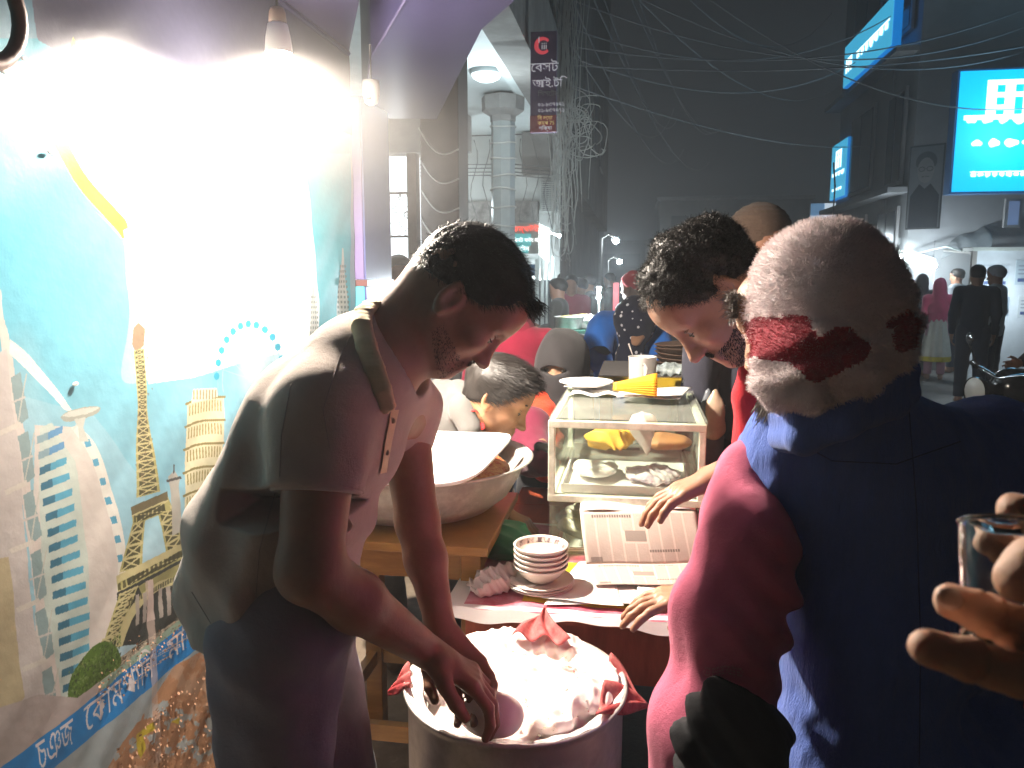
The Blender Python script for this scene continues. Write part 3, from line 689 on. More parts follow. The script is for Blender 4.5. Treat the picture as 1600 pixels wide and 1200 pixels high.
st('iii', 846, 78, 11, wl); st('I', 841, 68, 10, wl); st('েবস্ট'.replace('্', ''), 830, 112, 15, wl); st('আই.টি', 833, 136, 13, wl); st('িসসেটম', 841, 150, 8, grl); st('০১-৮৫৭০৭১', 841, 166, 6.5, wl); st('০১-৮৫৭০৭১', 841, 175, 6.5, wl)
st('িব দেয়া', 841, 187, 6, yl, .02); st('কম্প 75', 841, 195, 6, yl, .02); st('শিক্ষা', 843, 203, 6, wl, .02)
# air conditioner
p = ony(857, 305, 10.2); a = ony(844, 281, 10.2); b = ony(868, 331, 10.2)
ac = thing('air_conditioner', 'pale grilled air conditioner box mounted high beside the cable bundle', 'air conditioner', (p.x, 10.3, b.z))
acm = mat('cream_metal', (.50, .52, .50), rough=.5); g = MB(); g.bx((a.x, 10.22, b.z), (b.x, 10.5, a.z), bev=.008); g.build('casing', acm, ac)
g = MB(); g.bx((a.x+.018, 10.21, b.z+.02), (b.x-.03, 10.219, a.z-.02)); g.build('dark_recess', mat('dark_recess', (.05, .055, .06)), ac)
for k in range(14): z = b.z+.035+k*(a.z-b.z-.07)/13; g = MB(); g.bx((a.x+.016, 10.196, z-.006), (b.x-.03, 10.206, z+.006)); g.build('slat', acm, ac)
for k in range(4): x = a.x+.03+k*(b.x-a.x-.07)/3; g = MB(); g.bx((x-.003, 10.186, b.z+.02), (x+.003, 10.194, a.z-.02)); g.build('grille_bar', acm, ac)
# small shop under it: board, lit panel, tube light, door frames
a, b = ony(799, 348, 9.4), ony(842, 396, 9.4)
ss = thing('shop_sign', 'cream shop board with red and teal Bengali lettering beside the grey column', 'sign', ((a.x+b.x)/2, 9.4, b.z))
g = MB(); g.bx((a.x, 9.4, b.z), (b.x, 9.46, a.z)); g.build('board', mat('cream_board', (.42, .43, .38), rough=.6, var=.2), ss)
def sp(px, py, dy=.008): q = ony(px, py, 9.4); return V(q.x, 9.4-dy, q.z)
g = MB(); g.bx(sp(801, 384, .006), sp(830, 365, .003)); g.bx(sp(805, 396, .006), sp(826, 384, .003)); g.build('teal_panel', emis('teal_panel', (.06, .30, .30), .25), ss)
redl = emis('red_letter', (.75, .08, .05), .5); whl = emis('white_letter', (.8, .85, .85), .5)
for b_, px, py, h, m_ in (('কম্পউটা', 801, 362, 10, redl), ('িপন্ট ফটোেস্ট'.replace('্', ''), 801, 378, 6.5, whl), ('মেইন', 807, 392, 8, whl)):
    text('lettering', b_, h/FPX*9.4*1.2, m_, sp(px, py, .012), V(1, 0, 0), V(0, 0, 1), ss, .002)
p0, p1 = ony(842, 350, 9.6), ony(857, 410, 9.6)
litbox('glowing_board', 'blank white glowing panel under the tube light', [V(p0.x, 9.6, p0.z), V(p1.x, 9.6, p0.z-.05), V(p1.x, 9.6, p1.z), V(p0.x, 9.6, p1.z+.1)], V(0, .05, 0), (.85, .97, 1), .9)
p = ony(868, 365, 9.5); tl = thing('tube_light', 'short white tube light sticking out over the small shop', 'lamp', p)
g = MB(); g.tube([p+V(-.12, 0, .03), p+V(.06, 0, -.03)], .022, 10); g.build('tube', emis('tube_glow', (.88, .97, 1), 14), tl)
g = MB(); g.tube([p+V(-.16, .02, .05), p+V(-.12, 0, .03)], .015, 8); g.build('bracket', grt, tl); lamp('tube_glow_light', p+V(.02, -.05, -.05), 12, (.82, .95, 1), .03, tl)
lamp('tube_glow_light', p+V(-.3, .9, -.6), 7, (.82, .95, 1), .05, tl)
sd = thing('shop_doorway', 'small shop doorway with pale metal frames below the glowing panel', 'doorway', ony(850, 470, 9.8))
fr = mat('pale_frame', (.62, .68, .66), rough=.4)
for px, w_ in ((803, 2), (836, 6), (845, 5), (853, 3), (862, 4)):
    q = ony(px, 400, 9.8); g = MB(); g.bx((q.x, 9.8, .5), (q.x+w_/FPX*9.8, 9.85, q.z)); g.build('frame_post', fr, sd)
q0, q1 = ony(800, 402, 9.8), ony(840, 402, 9.8); g = MB(); g.bx((q0.x, 9.78, q0.z-.03), (q1.x, 9.83, q0.z)); g.build('lintel', fr, sd)
q0, q1 = ony(820, 413, 9.9), ony(836, 431, 9.9); g = MB(); g.bx((q0.x, 9.9, q1.z), (q1.x, 9.93, q0.z)); g.build('blue_poster', mat('blue_poster', (.05, .16, .30), rough=.5), sd)
g = MB(); g.bx((q0.x-.3, 10.1, .12), (q1.x+.3, 10.12, q0.z-.2)); g.build('dark_interior', mat('interior', (.12, .13, .14)), sd)
# utility pole with its cable bundle
ux, uy = ony(884, 300, 9.0).x, 9.0
up = thing('utility_pole', 'utility pole buried under a hanging bundle of loose cables', 'utility pole', (ux, uy, 0))
g = MB(); g.tube([(ux, uy+.08, 0), (ux, uy+.08, 9)], [.09, .06], 12); g.build('pole', mat('pole_concrete', (.13, .12, .12), rough=.9, var=.2), up)
g = MB(); R = random.Random(11)
for i in range(46):
    x = ux+R.gauss(-.02, .085); y = uy-.02-R.random()*.15; zt2 = R.uniform(4.2, 7); zb2 = R.choice([1.6, 1.9, 2.2, 2.9, 3.2]) + R.random()*.3
    n = 26; f1, f2, a1 = R.uniform(1, 4), R.uniform(4, 12), R.uniform(.01, .045); ph = R.random()*6
    pts = [V(x+a1*sin(f1*z+ph)+.014*sin(f2*z), y+.02*sin(f2*z*.7+ph), z) for z in LS(zb2, zt2, n)]
    g.tube(pts, R.choice([.0035, .005, .006]), 5)
for i in range(26):
    cx, cz = ux+R.gauss(.14, .12), R.gauss(3.22, .16); rx, rz = R.uniform(.05, .2), R.uniform(.05, .22); ph = R.random()*6; sp_ = R.uniform(2.5, 6.2)
    g.tube([V(cx+rx*cos(ph+t_)+.02*sin(3*t_), uy-.1-R.random()*.01, cz+rz*sin(ph+t_)) for t_ in LS(0, sp_, 18)], .005, 5)
for i in range(16):
    cx, cz = ux+R.gauss(0, .05), R.uniform(1.9, 2.9); rx, rz = R.uniform(.03, .13), R.uniform(.1, .3); ph = R.random()*6
    g.tube([V(cx+rx*cos(ph+t_), uy-.12, cz+rz*sin(ph+t_)) for t_ in LS(0, R.uniform(2, 5.5), 16)], .0045, 5)
tag(g.build('hanging_cables', wire, up, smooth=True), kind='stuff')
# overhead wires across the street
def span(a, b, sag, r, label, m=dwire):
    pts = []
    for i in range(33): t_ = i/32; p = a.lerp(b, t_); pts.append(V(p.x, p.y, p.z-sag*4*t_*(1-t_)))
    g = MB(); g.tube(pts, r, 5); tag(g.build('overhead_wire', m, smooth=True), label, 'wire', 'wires strung across the street')
top = V(ux, uy, 4.3)
wr = mat('span_wire', (.22, .23, .25), rough=.5, var=0)
for i, (z0, (ex, ey, ed), sg) in enumerate(((4.1, (1700, -30, 12), .55), (4.6, (1700, -5, 12.5), .8), (5.0, (1700, 40, 12.5), .9), (3.9, (1700, 52, 12), .25), (4.3, (1500, -60, 14), .9), (5.4, (1340, 110, 22), 1.3), (6.2, (1300, 20, 20), 1.4), (4.0, (1390, 60, 16), .7), (3.7, (1380, 225, 18), .3), (5.8, (1700, 150, 12), 1.0))):
    span(V(ux, uy, z0), at(ex, ey, ed), sg, .009, '%s thin wire sagging over the street to the grey building' % ('lowest slack', 'second lowest', 'middle', 'shallow low', 'upper left', 'fourth from the top', 'highest far', 'short low', 'lowest far', 'second highest')[i], wr)
for i in range(6):
    R = random.Random(40+i); span(V(ux, uy+.05, 4.2+.5*i), V(1.6+1.4*R.random()*i, 40, 7+R.random()*3), 1.2, .011, '%s wire running away down the street from the cable pole' % ('lowest', 'second lowest', 'third lowest', 'third highest', 'second highest', 'highest')[i], wr)
# ================================================================== street lamps far away
def street_lamp(px, py, y, w, label, es=60):
    p = ony(px, py, y); t = thing('street_lamp', label, 'street lamp', (p.x, y, 0), 'distant white street lamps')
    g = MB(); g.tube([(p.x-.6, y, 0), (p.x-.6, y, p.z+.1), (p.x-.3, y, p.z+.28), (p.x, y, p.z+.1)], .05, 8); g.build('mast', con, t)
    g = MB(); g.ball(p, .13, 12); g.build('lamp_head', emis('street_glow', (.80, .94, 1), es), t)
    lamp('street_light', p, w*.22, (.78, .93, 1), .16, t)
street_lamp(917, 328, 22, 420, 'highest and brightest street lamp beyond the cable pole')
street_lamp(962, 376, 34, 320, 'middle street lamp on a curved arm down the street')
street_lamp(968, 409, 42, 260, 'lowest and farthest street lamp down the street')
# ================================================================== far end of the street: low dark blocks
for i, (x0, x1, y, z, lab) in enumerate(((1.2, 9, 44, 5.6, 'dark far building closing the street with a small blue sign'), (-3.5, .6, 60, 4.0, 'low black block at the far left end of the street'), (-9, -2.2, 46, 6.5, 'dark far block behind the cable pole'))):
    t = thing('far_building', lab, 'building', ((x0+x1)/2, y, 0))
    g = MB(); g.bx((x0, y, 0), (x1, y+6, z)); g.build('wall', dkf, t)
    for k in range(4):
        x = x0+.6+k*(x1-x0-1)/4; g = MB(); g.bx((x, y-.04, z-1.9), (x+.8, y-.005, z-.8)); g.build('window', mat('dark_window', (.03, .035, .04), rough=.2), t)
    g = MB(); g.bx((x0-.2, y-.25, z), (x1+.2, y+6, z+.18)); g.build('roof', con, t)
a = ony(1268, 318, 30); b = ony(1310, 342, 30)
fs_ = thing('far_sign', 'small dim blue and white sign above the heads in the far street', 'sign', (a.x, 30, b.z))
g = MB(); g.bx((a.x, 30, b.z), (b.x, 30.1, a.z)); g.build('board', emis('dim_blue', (.10, .22, .38), .22), fs_)
g = MB(); g.bx((b.x-.5, 29.96, b.z), (b.x-.1, 29.99, a.z)); g.bx((a.x, 29.96, b.z), (b.x, 29.99, b.z+.12)); g.build('white_stripe', emis('dim_white', (.5, .6, .7), .3), fs_)
g = MB(); g.tube([((a.x+b.x)/2, 30.15, 0), ((a.x+b.x)/2, 30.15, a.z)], .06); g.build('post', con, fs_)
# ================================================================== grey building on the right with blue lit signs
gb = mat('grey_render', (.30, .31, .33), rough=.85, var=.2, vscale=.9, bump=.2, bscale=14, col2=(.24, .25, .26), c2scale=.7)
gb2 = mat('grey_render_side', (.26, .255, .26), rough=.85, var=.2, vscale=.9, bump=.2, bscale=14)
wdk = mat('window_glass', (.03, .035, .045), rough=.12, var=0, spec=.8)
CX, CY = 4.45, 14.0
rb = thing('grey_building', 'tall grey rendered building hung with glowing blue signs', 'building', (CX+3, CY+3, 0))
g = MB(); g.prism([V(CX, CY, 0), V(13, CY-.5, 0), V(13, CY+8, 0), V(CX, CY+4.9, 0)], V(0, 0, 9.5)); g.build('wall', [gb], rb)
g = MB(); g.bx((CX-.04, CY+1.2, 0), (CX-.004, CY+4.8, 9.5)); g.build('side_cladding', gb2, rb)
for (ya, yb, pz0, pz1) in ((14.25, 15.15, 3.1, 4.7), (16.0, 17.6, 3.2, 4.8), (14.25, 15.3, 5.6, 7.2), (16.0, 17.8, 5.6, 7.4), (14.3, 15.4, 1.9, 2.75), (16.2, 17.8, 1.9, 2.75)):
    w = MB().bx((CX-.10, ya, pz0), (CX-.05, yb, pz1)).build('window', gb2, rb)
    h = (pz1-pz0); MB().bx((CX-.115, ya+.07, pz0+.07), (CX-.102, (ya+yb)/2-.03, pz1-.07)).build('pane', wdk, w); MB().bx((CX-.115, (ya+yb)/2+.03, pz0+.07), (CX-.102, yb-.07, pz1-.07)).build('pane', wdk, w)
for z in (2.95, 5.2, 7.7): g = MB(); g.bx((CX-.35, CY+.05, z), (CX-.005, CY+5.0, z+.09)); g.build('ledge', gb, rb)
for (pxa, pxb, pya, pyb) in ((1574, 1596, 310, 355),):
    a, b = ony(pxa, pya, CY-.4), ony(pxb, pyb, CY-.4); g = MB(); g.bx((a.x, CY-.36, b.z), (b.x, CY-.30, a.z)); w = g.build('window', gb2, rb); MB().bx((a.x+.05, CY-.372, b.z+.04), (b.x-.04, CY-.362, a.z-.04)).build('pane', emis('bluish_pane', (.12, .18, .32), .15), w)
blu = emis('sign_cyan', (.0, .42, .80), .34); bl2 = emis('sign_blue', (.0, .16, .5), .26); wg = emis('sign_white', (.75, .98, 1.0), .5)
def sign_graphic(t, P, rows, logo, m=wg):
    """P(u, v) gives a world point on the sign face (u right, v down, 0..1) nudged outwards"""
    def rect(g, u0, v0, u1, v1, l=1): g.prism([P(u0, v0, l), P(u1, v0, l), P(u1, v1, l), P(u0, v1, l)], P(0, 0, l+1)-P(0, 0, l))
    g = MB(); (u0, v0, u1, v1) = logo; w_ = u1-u0; h_ = v1-v0
    for k in (0, .5, 1): rect(g, u0+k*w_*.78, v0, u0+k*w_*.78+w_*.22, v1)
    for k in (0, .34, .68): rect(g, u0+w_*.22, v0+h_*k, u0+w_*.39, v0+h_*(k+.14)); rect(g, u0+w_*.61, v0+h_*k, u0+w_*.78, v0+h_*(k+.14)) if k < .5 else None
    g.build('logo', m, t)
    R = random.Random(4)
    for (ua, ub, va, vb, n) in rows:
        g = MB(); h_ = vb-va
        if n < 6 or n > 7: pass
        rect(g, ua, va+h_*.05, ub, va+h_*(.55 if n == 6 else .22)) if n != 5 else None
        for k in range(n):
            c = ua+(ub-ua)*(k+.5)/n; ru = (ub-ua)/n*R.uniform(.30, .46); rv = h_*R.uniform(.36, .5); vc = va+h_*.55; q = [P(c+ru*cos(a_), vc+rv*sin(a_)*(1+.25*sin(3*a_+k)), 2) for a_ in LS(0, 2*pi, 14, False)]
            g.prism(q, P(0, 0, 3)-P(0, 0, 2))
        g.build('lettering', m, t)
# big frontal sign
A, B, Cc, D = ony(1497, 112, 13.3), ony(1640, 103, 13.3), ony(1626, 301, 13.3), ony(1481, 300, 13.3)
t = thing('lit_sign', 'largest glowing blue sign with white grid logo on the front of the grey building', 'sign', (A.x, 13.3, D.z))
A = V(D.x+.05, 13.3, A.z); x1 = A.x+1.50; x0 = A.x
g = MB(); g.bx((x0-.03, 13.30, D.z-.03), (x1+.03, 13.55, A.z+.03)); g.build('casing', mat('sign_casing', (.06, .16, .35), rough=.4), t)
g = MB(); g.bx((x0, 13.285, D.z), (x1, 13.299, A.z)); g.build('lit_face', blu, t)
def Pb(u, v, l): return V(x0+(x1-x0)*u, 13.285-.004*l, A.z+(D.z-A.z)*v)
sign_graphic(t, Pb, ((.06, .96, .36, .44, 6), (.12, .94, .56, .63, 5), (.16, .70, .83, .88, 8)), (.26, .08, .70, .38))
for u in (.12, .5, .9): g = MB(); g.tube([V(x0+(x1-x0)*u, 13.5, A.z), V(x0+(x1-x0)*u, 13.68, A.z+.12)], .02, 6); g.build('bracket', con, t)
lamp('sign_glow', V((x0+x1)/2, 12.7, (A.z+D.z)/2), 26, (.35, .75, 1), .4, t)
# upper and lower side signs (seen steeply, facing the street)
def side_sign(label, y0, y1, z0, z1, X, sk, rows, logo):
    t = thing('lit_sign', label, 'sign', (X, (y0+y1)/2, z0)); g = MB(); g.bx((X+.002, y0, z0), (X+.14, y1, z1)); g.build('casing', bl2, t)
    g = MB(); g.bx((X-.012, y0+.01, z0+.01), (X, y1-.01, z1-.01)); g.build('lit_face', emis('sign_face', (.04, .34, .55), .30), t)
    sign_graphic(t, lambda u, v, l: V(X-.012-.004*l, y1+(y0-y1)*u, z1+(z0-z1)*v), rows, logo); return t
side_sign('slanting blue sign at the top left edge of the grey building', 14.15, 17.2, 5.32, 6.12, CX-.40, 0, ((.30, .95, .40, .62, 7),), (.06, .36, .20, .70))
side_sign('small blue sign lowest on the far edge of the grey building', 17.6, 18.9, 3.25, 4.45, CX-.15, 0, ((.1, .9, .52, .60, 4), (.15, .8, .8, .86, 5)), (.30, .14, .68, .46))
# framed portrait panel
a = ony(1443, 290, 13.7); pw = .52; ang = radians(38); dx = V(cos(ang), -sin(ang)*.9, 0).normalized(); nn = V(0, 0, 1).cross(dx)*-1
if nn.y > 0: nn = -nn
t = thing('portrait_panel', 'tall framed grey portrait of a man wearing glasses on the building corner', 'poster', (a.x, 13.6, ony(1443, 360, 13.7).z))
zt3, zb3 = ony(1443, 226, 13.6).z, ony(1443, 358, 13.6).z; cc_ = V(a.x, 13.62, (zt3+zb3)/2); hh = zt3-zb3
def pp(u, v, l=1): return cc_+dx*((u-.5)*pw)+V(0, 0, (.5-v)*hh)+nn*(.012+.004*l)
MB().box(cc_, (pw, .02, hh), (dx, nn, V(0, 0, 1))).build('frame', mat('dark_frame', (.05, .055, .06), rough=.3), t)
def flat(name, pts, m, l): g = MB(); g.prism([pp(u, v, l) for u, v in pts], nn*.003); return g.build(name, m, t)
flat('backing', [(.04, .02), (.96, .02), (.96, .98), (.04, .98)], mat('portrait_grey', (.16, .17, .18), rough=.3), 1)
flat('hair', [(.5+.30*cos(a_), .20-.12*sin(a_)) for a_ in LS(-.5, pi+.5, 20)], mat('portrait_hair', (.07, .07, .08)), 2)
flat('face', [(.5+.24*cos(a_), .30+.15*sin(a_)) for a_ in LS(0, 2*pi, 22)], mat('portrait_face', (.22, .21, .21)), 3)
for u_ in (.385, .615): g = MB(); g.tube([pp(u_+.085*cos(a_), .285+.026*sin(a_), 4) for a_ in LS(0, 2*pi, 16, False)], .006, 5, closed=True); g.build('glasses_rim', mat('portrait_glasses', (.05, .05, .055)), t)
g = MB(); g.tube([pp(.47, .283, 4), pp(.53, .283, 4)], .005, 5); g.tube([pp(.40, .375, 4), pp(.60, .375, 4)], .008, 5); g.build('glasses_bridge', mat('portrait_glasses', (.05, .05, .055)), t)
flat('coat', [(.08, .98), (.10, .60), (.34, .46), (.5, .52), (.66, .46), (.92, .60), (.92, .98)], mat('portrait_coat', (.035, .04, .05), rough=.2), 3)
# corner poles, hanging cable on the corner
g = MB(); g.tube([V(CX-.45, 17.4, .5), V(CX-.43, 17.3, 3.4), V(CX-.46, 17.4, 3.9)], .018, 6); tag(g.build('hanging_cable', dwire, smooth=True), 'black cable hanging down from the lowest blue sign', 'cable')
# ================================================================== people
def skinm(name, col, **k):
    d = dict(rough=.48, var=.18, vscale=14, bump=.25, bscale=120, bdist=.0015, sss=.12, spec=.45, col2=(col[0]*.72, col[1]*.66, col[2]*.66), c2scale=9, c2t=.62, c2w=.2); d.update(k); return mat(name, col, **d)
SK1 = skinm('brown_skin', (.30, .155, .10)); SK2 = skinm('tan_skin', (.42, .23, .14)); SK3 = skinm('warm_skin', (.36, .19, .115))
LID = mat('eyelid_skin', (.24, .125, .08), rough=.5, var=.05)
LIP = mat('lip', (.25, .10, .085), rough=.4, var=.05)
HAIRM = mat('black_hair', (.016, .012, .010), rough=.5, var=.2, spec=.35); HAIRG = mat('grey_hair', (.16, .13, .11), rough=.5)
EYEW = mat('eye_white', (.30, .26, .24), rough=.15, var=0); EYED = mat('eye_dark', (.03, .018, .012), rough=.1, var=0)
def scr(x, y, f=0.0):
    """a direction given as seen: right, down, away"""
    return (_X*x-_U*y+_F*f).normalized()
def ortho(fw, up):
    fw = Vector(fw).normalized(); up = Vector(up); up = (up-fw*up.dot(fw)).normalized(); return fw, up.cross(fw).normalized(), up   # forward, left, up
def head(F, c, fw, up, s=1.0, ears=True, nose=1.0, mouth=True):
    f, l, u = ortho(fw, up); c = Vector(c)
    def q(a, b, z): return c+(f*a+l*b+u*z)*s
    ax = (f, l, u)
    F.ell(q(-.004, 0, .012), (.100*s, .077*s, .080*s), ax, .01)
    F.ell(q(-.040, 0, -.010), (.058*s, .066*s, .070*s), ax, .03*s)
    F.ell(q(.030, 0, -.055), (.062*s, .062*s, .070*s), ax, .03*s)
    F.ell(q(.066, 0, .018), (.030*s, .055*s, .042*s), ax, .03*s)
    for sd in (1, -1):
        F.cap(q(-.004, .052*sd, -.080), q(.062, .018*sd, -.122), .017*s, .016*s, .03*s)
        F.ell(q(.060, .040*sd, -.052), (.024*s, .022*s, .018*s), ax, .022*s)
        F.cap(q(.084, .008*sd, -.004), q(.074, .046*sd, -.002), .0095*s, .008*s, .016*s)
    F.cap(q(.070, 0, -.124), q(.078, 0, -.118), .018*s, .017*s, .022*s)
    for sd in (1, -1): F.ell(q(.098, .031*sd, -.024), (.020*s, .017*s, .012*s), ax, .012*s, 's')
    for sd in (1, -1):
        F.ell(q(.072, .031*sd, -.025), (.0145*s, .017*s, .0125*s), ax, .004*s)
    n = nose
    F.cap(q(.088, 0, -.014), q(.088+.022*n, 0, -.060), .0075*s, .0105*s, .014*s); F.ell(q(.092+.020*n, 0, -.064), (.012*s, .0115*s, .0095*s), ax, .008*s)
    for sd in (1, -1): F.ell(q(.092+.008*n, .0125*sd, -.066), (.011*s, .0075*s, .008*s), ax, .007*s)
    if mouth:
        F.cap(q(.090, .014, -.088), q(.090, -.014, -.088), .0085*s, None, .010*s); F.cap(q(.088, .013, -.101), q(.088, -.013, -.101), .0085*s, None, .009*s)
        F.cap(q(.104, .022, -.0945), q(.104, -.022, -.0945), .0035*s, None, .004*s, 's')
    if ears:
        for sd in (1, -1):
            e = q(-.010, .078*sd, -.038); ea = ((f*.9-u*.2+l*.35*sd*-1).normalized(), l, (u-f*.15).normalized())
            ef, el, eu = ortho(f*.93-l*sd*.35, u-f*.2)
            F.ell(e, (.0205*s, .008*s, .034*s), (ef, el, eu), .008*s); F.ell(e+l*sd*.006*s+f*.001, (.0105*s, .006*s, .020*s), (ef, el, eu), .004*s, 's')
            F.cap(e+l*sd*.004*s-u*.022*s+f*.004, e+l*sd*.004*s-u*.026*s+f*.004, .007*s, None, .006*s)
    return q, (f, l, u)
def eyes(q, ax, parent, s=1.0):
    f, l, u = ax; g = MB(); g2 = MB()
    for sd in (1, -1):
        e = MB().ball(q(.0735, .031*sd, -.0275), .0134*s, 14).build('eye', EYEW, parent, smooth=True)
        MB().ball(q(.0825, .031*sd, -.0325), (.0052*s, .0058*s, .0058*s), 12, ax=ax).build('iris', EYED, e, smooth=True)
        MB().tube([q(.0735+.0150*cos(a_)*1.0, .031*sd+.0150*sin(a_), -.0285-.002*cos(a_*1.4)) for a_ in LS(-1.15, 1.15, 9)], [.0004, .0009, .0013, .0015, .0015, .0015, .0013, .0009, .0004], 5).build('eyelashes', HAIRM, parent, smooth=True)
        MB().tube([q(.0715+.0165*cos(a_)*1.0, .031*sd+.0155*sin(a_), -.0185-.002*cos(a_*1.4)) for a_ in LS(-1.0, 1.0, 9)], [.0005, .001, .0016, .002, .002, .002, .0016, .001, .0005], 5).build('eyelid', LID, parent, smooth=True)
def hand(F, w, d, n, sd=1, curl=(.5, .7, .5), s=1.0, spread=.12, thumb=.5, k=.006, curls=None):
    """w wrist, d towards the knuckles, n the way the fingers close, sd which side the thumb is on"""
    w = Vector(w); d = Vector(d).normalized(); n = Vector(n); n = (n-d*n.dot(d)).normalized(); t = d.cross(n)*sd
    F.cap(w-d*.01*s, w+d*.03*s, .024*s, .027*s, .015*s, sq=(n, 1.25))
    for i in range(4):
        kn = w+d*(.088-.004*abs(i-1.2))*s+t*(.031-.0205*i)*s
        F.cap(w+d*.02*s+t*(.014-.009*i)*s, kn, .015*s, .0118*s, .012*s)
        L = (.040, .045, .042, .032)[i]*s; a = 0; p = kn; sp = (1.2-i)*spread; cu = curls[i] if curls else curl
        for j, (ln, r0, r1) in enumerate(((L, .0105, .0092), (L*.66, .0092, .0083), (L*.52, .0083, .0070))):
            a += cu[j]; dd = (d*cos(a)+n*sin(a)+t*sp*(1 if j == 0 else .8)).normalized(); e = p+dd*ln; F.cap(p, e, r0*s, r1*s, k*s*.6 if j else .006*s); p = e
    b = w+d*.022*s+t*.026*s; d1 = (d*.55+t*.75+n*.35*thumb).normalized(); p1 = b+d1*.036*s; d2 = (d*.85+t*.30+n*.5*thumb).normalized(); p2 = p1+d2*.031*s; d3 = (d*.9+n*.5*thumb).normalized()
    F.cap(w+d*.015*s+t*.010*s, b, .018*s, .0165*s, .012*s); F.cap(b, p1, .0165*s, .0125*s, .012*s); F.cap(p1, p2, .0120*s, .0105*s, .005*s); F.cap(p2, p2+d3*.024*s, .0105*s, .0085*s, .005*s)
def strands(name, base, nrm, m, parent, length=.02, w=.0007, seg=5, bias=(0, 0, 0), curl=0.0, cf=1.5, jit=.4, seed=1, flat=.0, tan=None):
    """hair: base points and normals -> narrow ribbons that bend and curl"""
    r = np.random.default_rng(seed); n = len(base); base = np.asarray(base); nrm = np.asarray(nrm)
    L = length*(.6+.7*r.random(n)); D = nrm*(1-flat)+np.asarray(bias)[None]+r.normal(size=(n, 3))*jit
    if tan is not None: D += tan
    D /= np.linalg.norm(D, axis=1)[:, None]; P = [base-nrm*.0015]; ph = r.random(n)*6.28; a1 = np.cross(D, r.normal(size=(n, 3))); a1 /= np.linalg.norm(a1, axis=1)[:, None]; a2 = np.cross(D, a1)
    for i in range(seg):
        t = (i+1)/seg; off = (a1*np.cos(ph+cf*i)[:, None]+a2*np.sin(ph+cf*i)[:, None])*curl; D2 = D+off+np.asarray(bias)[None]*t*.6; D2 /= np.linalg.norm(D2, axis=1)[:, None]; P.append(P[-1]+D2*(L/seg)[:, None])
    P = np.stack(P, 1); sd = np.cross(D, nrm+1e-3); sd /= np.maximum(np.linalg.norm(sd, axis=1), 1e-6)[:, None]
    ws = w*np.linspace(1, .35, seg+1)[None, :, None]; A = P+sd[:, None]*ws; B = P-sd[:, None]*ws
    vs = np.stack([A, B], 2).reshape(-1, 3); k = np.arange(n)[:, None]*(2*(seg+1))+2*np.arange(seg)[None]; k = k.reshape(-1)
    fs = np.stack([k, k+1, k+3, k+2], 1); o = mesh(name, vs, fs, m, parent, smooth=True); return o
def surf(F, n, seed=0, keep=None):
    """random points and outward normals on a field's surface"""
    v, f = F.mesh(); r = np.random.default_rng(seed); a, b, c, d = [v[f[:, i]] for i in range(4)]; ar = np.linalg.norm(np.cross(c-a, d-b), axis=1)+1e-12
    nn = np.cross(c-a, d-b); nn /= np.linalg.norm(nn, axis=1)[:, None]+1e-9; i = r.choice(len(f), n, p=ar/ar.sum()); s_, t_ = r.random(n)[:, None], r.random(n)[:, None]
    p = (a[i]*(1-s_)+b[i]*s_)*(1-t_)+(d[i]*(1-s_)+c[i]*s_)*t_; q = nn[i]
    if keep is not None: m = keep(p, q); p, q = p[m], q[m]
    return p, q
def bounds(pts, m=.2):
    a = np.array([tuple(p) for p in pts]); return a.min(0)-m, a.max(0)+m
def haircap(c, fw, up, s=1.0, thick=.012, front=.06, low=-.05, h=.004, lump=.004, lf=60, side=-.03, seed=0):
    """a cap of hair: cranium shell cut by a hairline"""
    f, l, u = ortho(fw, up); c = Vector(c); F = Field(*bounds([c], .17*s), h)
    F.ell(c+(f*-.006+u*.016)*s, ((.102+thick)*s, (.079+thick*.8)*s, (.082+thick)*s), (f, l, u), .01)
    F.ell(c+(f*-.045-u*.012)*s, ((.058+thick*.5)*s, (.066+thick*.5)*s, (.072)*s), (f, l, u), .02)
    F.disp(lambda P: lump*snoise(P, lf, seed, 3))
    # hairline: forehead plane, temple plane, nape plane
    F.plane(c+(f*front+u*.028)*s, (f*.75-u*.66)); F.plane(c+(u*low)*s, (f*.62-u*.78) if False else (f*.35-u*.94))
    G = F; 
    return G
# ---- the vendor, bent over the pot -----------------------------------------------------------------
vend = thing('person', 'young man in a grey polo shirt bending to knead dough in the big pot', 'person', at(440, 1200, 1.25)+V(0, 0, 0))
H0 = at(738, 452, 1.27); hf, hu = scr(.62, .78, .12), scr(.78, -.62, 0)
nb = at(585, 560, 1.27)
shN, elN, wrN = at(506, 640, 1.12), at(484, 890, 1.07), at(668, 1018, 1.27)
shF, elF, wrF = at(628, 640, 1.46), at(652, 815, 1.42), at(690, 985, 1.37)
F = Field(*bounds([H0, nb, shN, elN, wrN, shF, elF, wrF, at(760, 1150, 1.3), at(450, 760, 1.3)], .13), .0045)
hq, hax = head(F, H0, hf, hu, .97, nose=.82)
F.cap(hq(-.035, 0, -.06), nb, .058, .062, .03); F.cap(hq(-.005, 0, -.085), nb+scr(.8, .5)*.03, .045, .05, .03)
F.cap(nb, at(535, 650, 1.27), .062, .080, .04, sq=(_F, .8)); F.cap(shN, shF, .065, None, .04)
F.chain([shN, elN], [.056, .043], .03); F.chain([elN, elN.lerp(wrN, .35), wrN], [.045, .042, .027], .02)
F.chain([shF, elF], [.050, .038], .03); F.chain([elF, elF.lerp(wrF, .35), wrF], [.038, .036, .025], .02)
hand(F, wrN, scr(.84, .52, .06), scr(-.25, 1, .05), -1, (.35, .55, .5), 1.05, .1, .8)
hand(F, wrF, scr(.52, .80, -.1), scr(.2, .5, -.9), 1, (.45, .5, .4), 1.0, .1, .8)
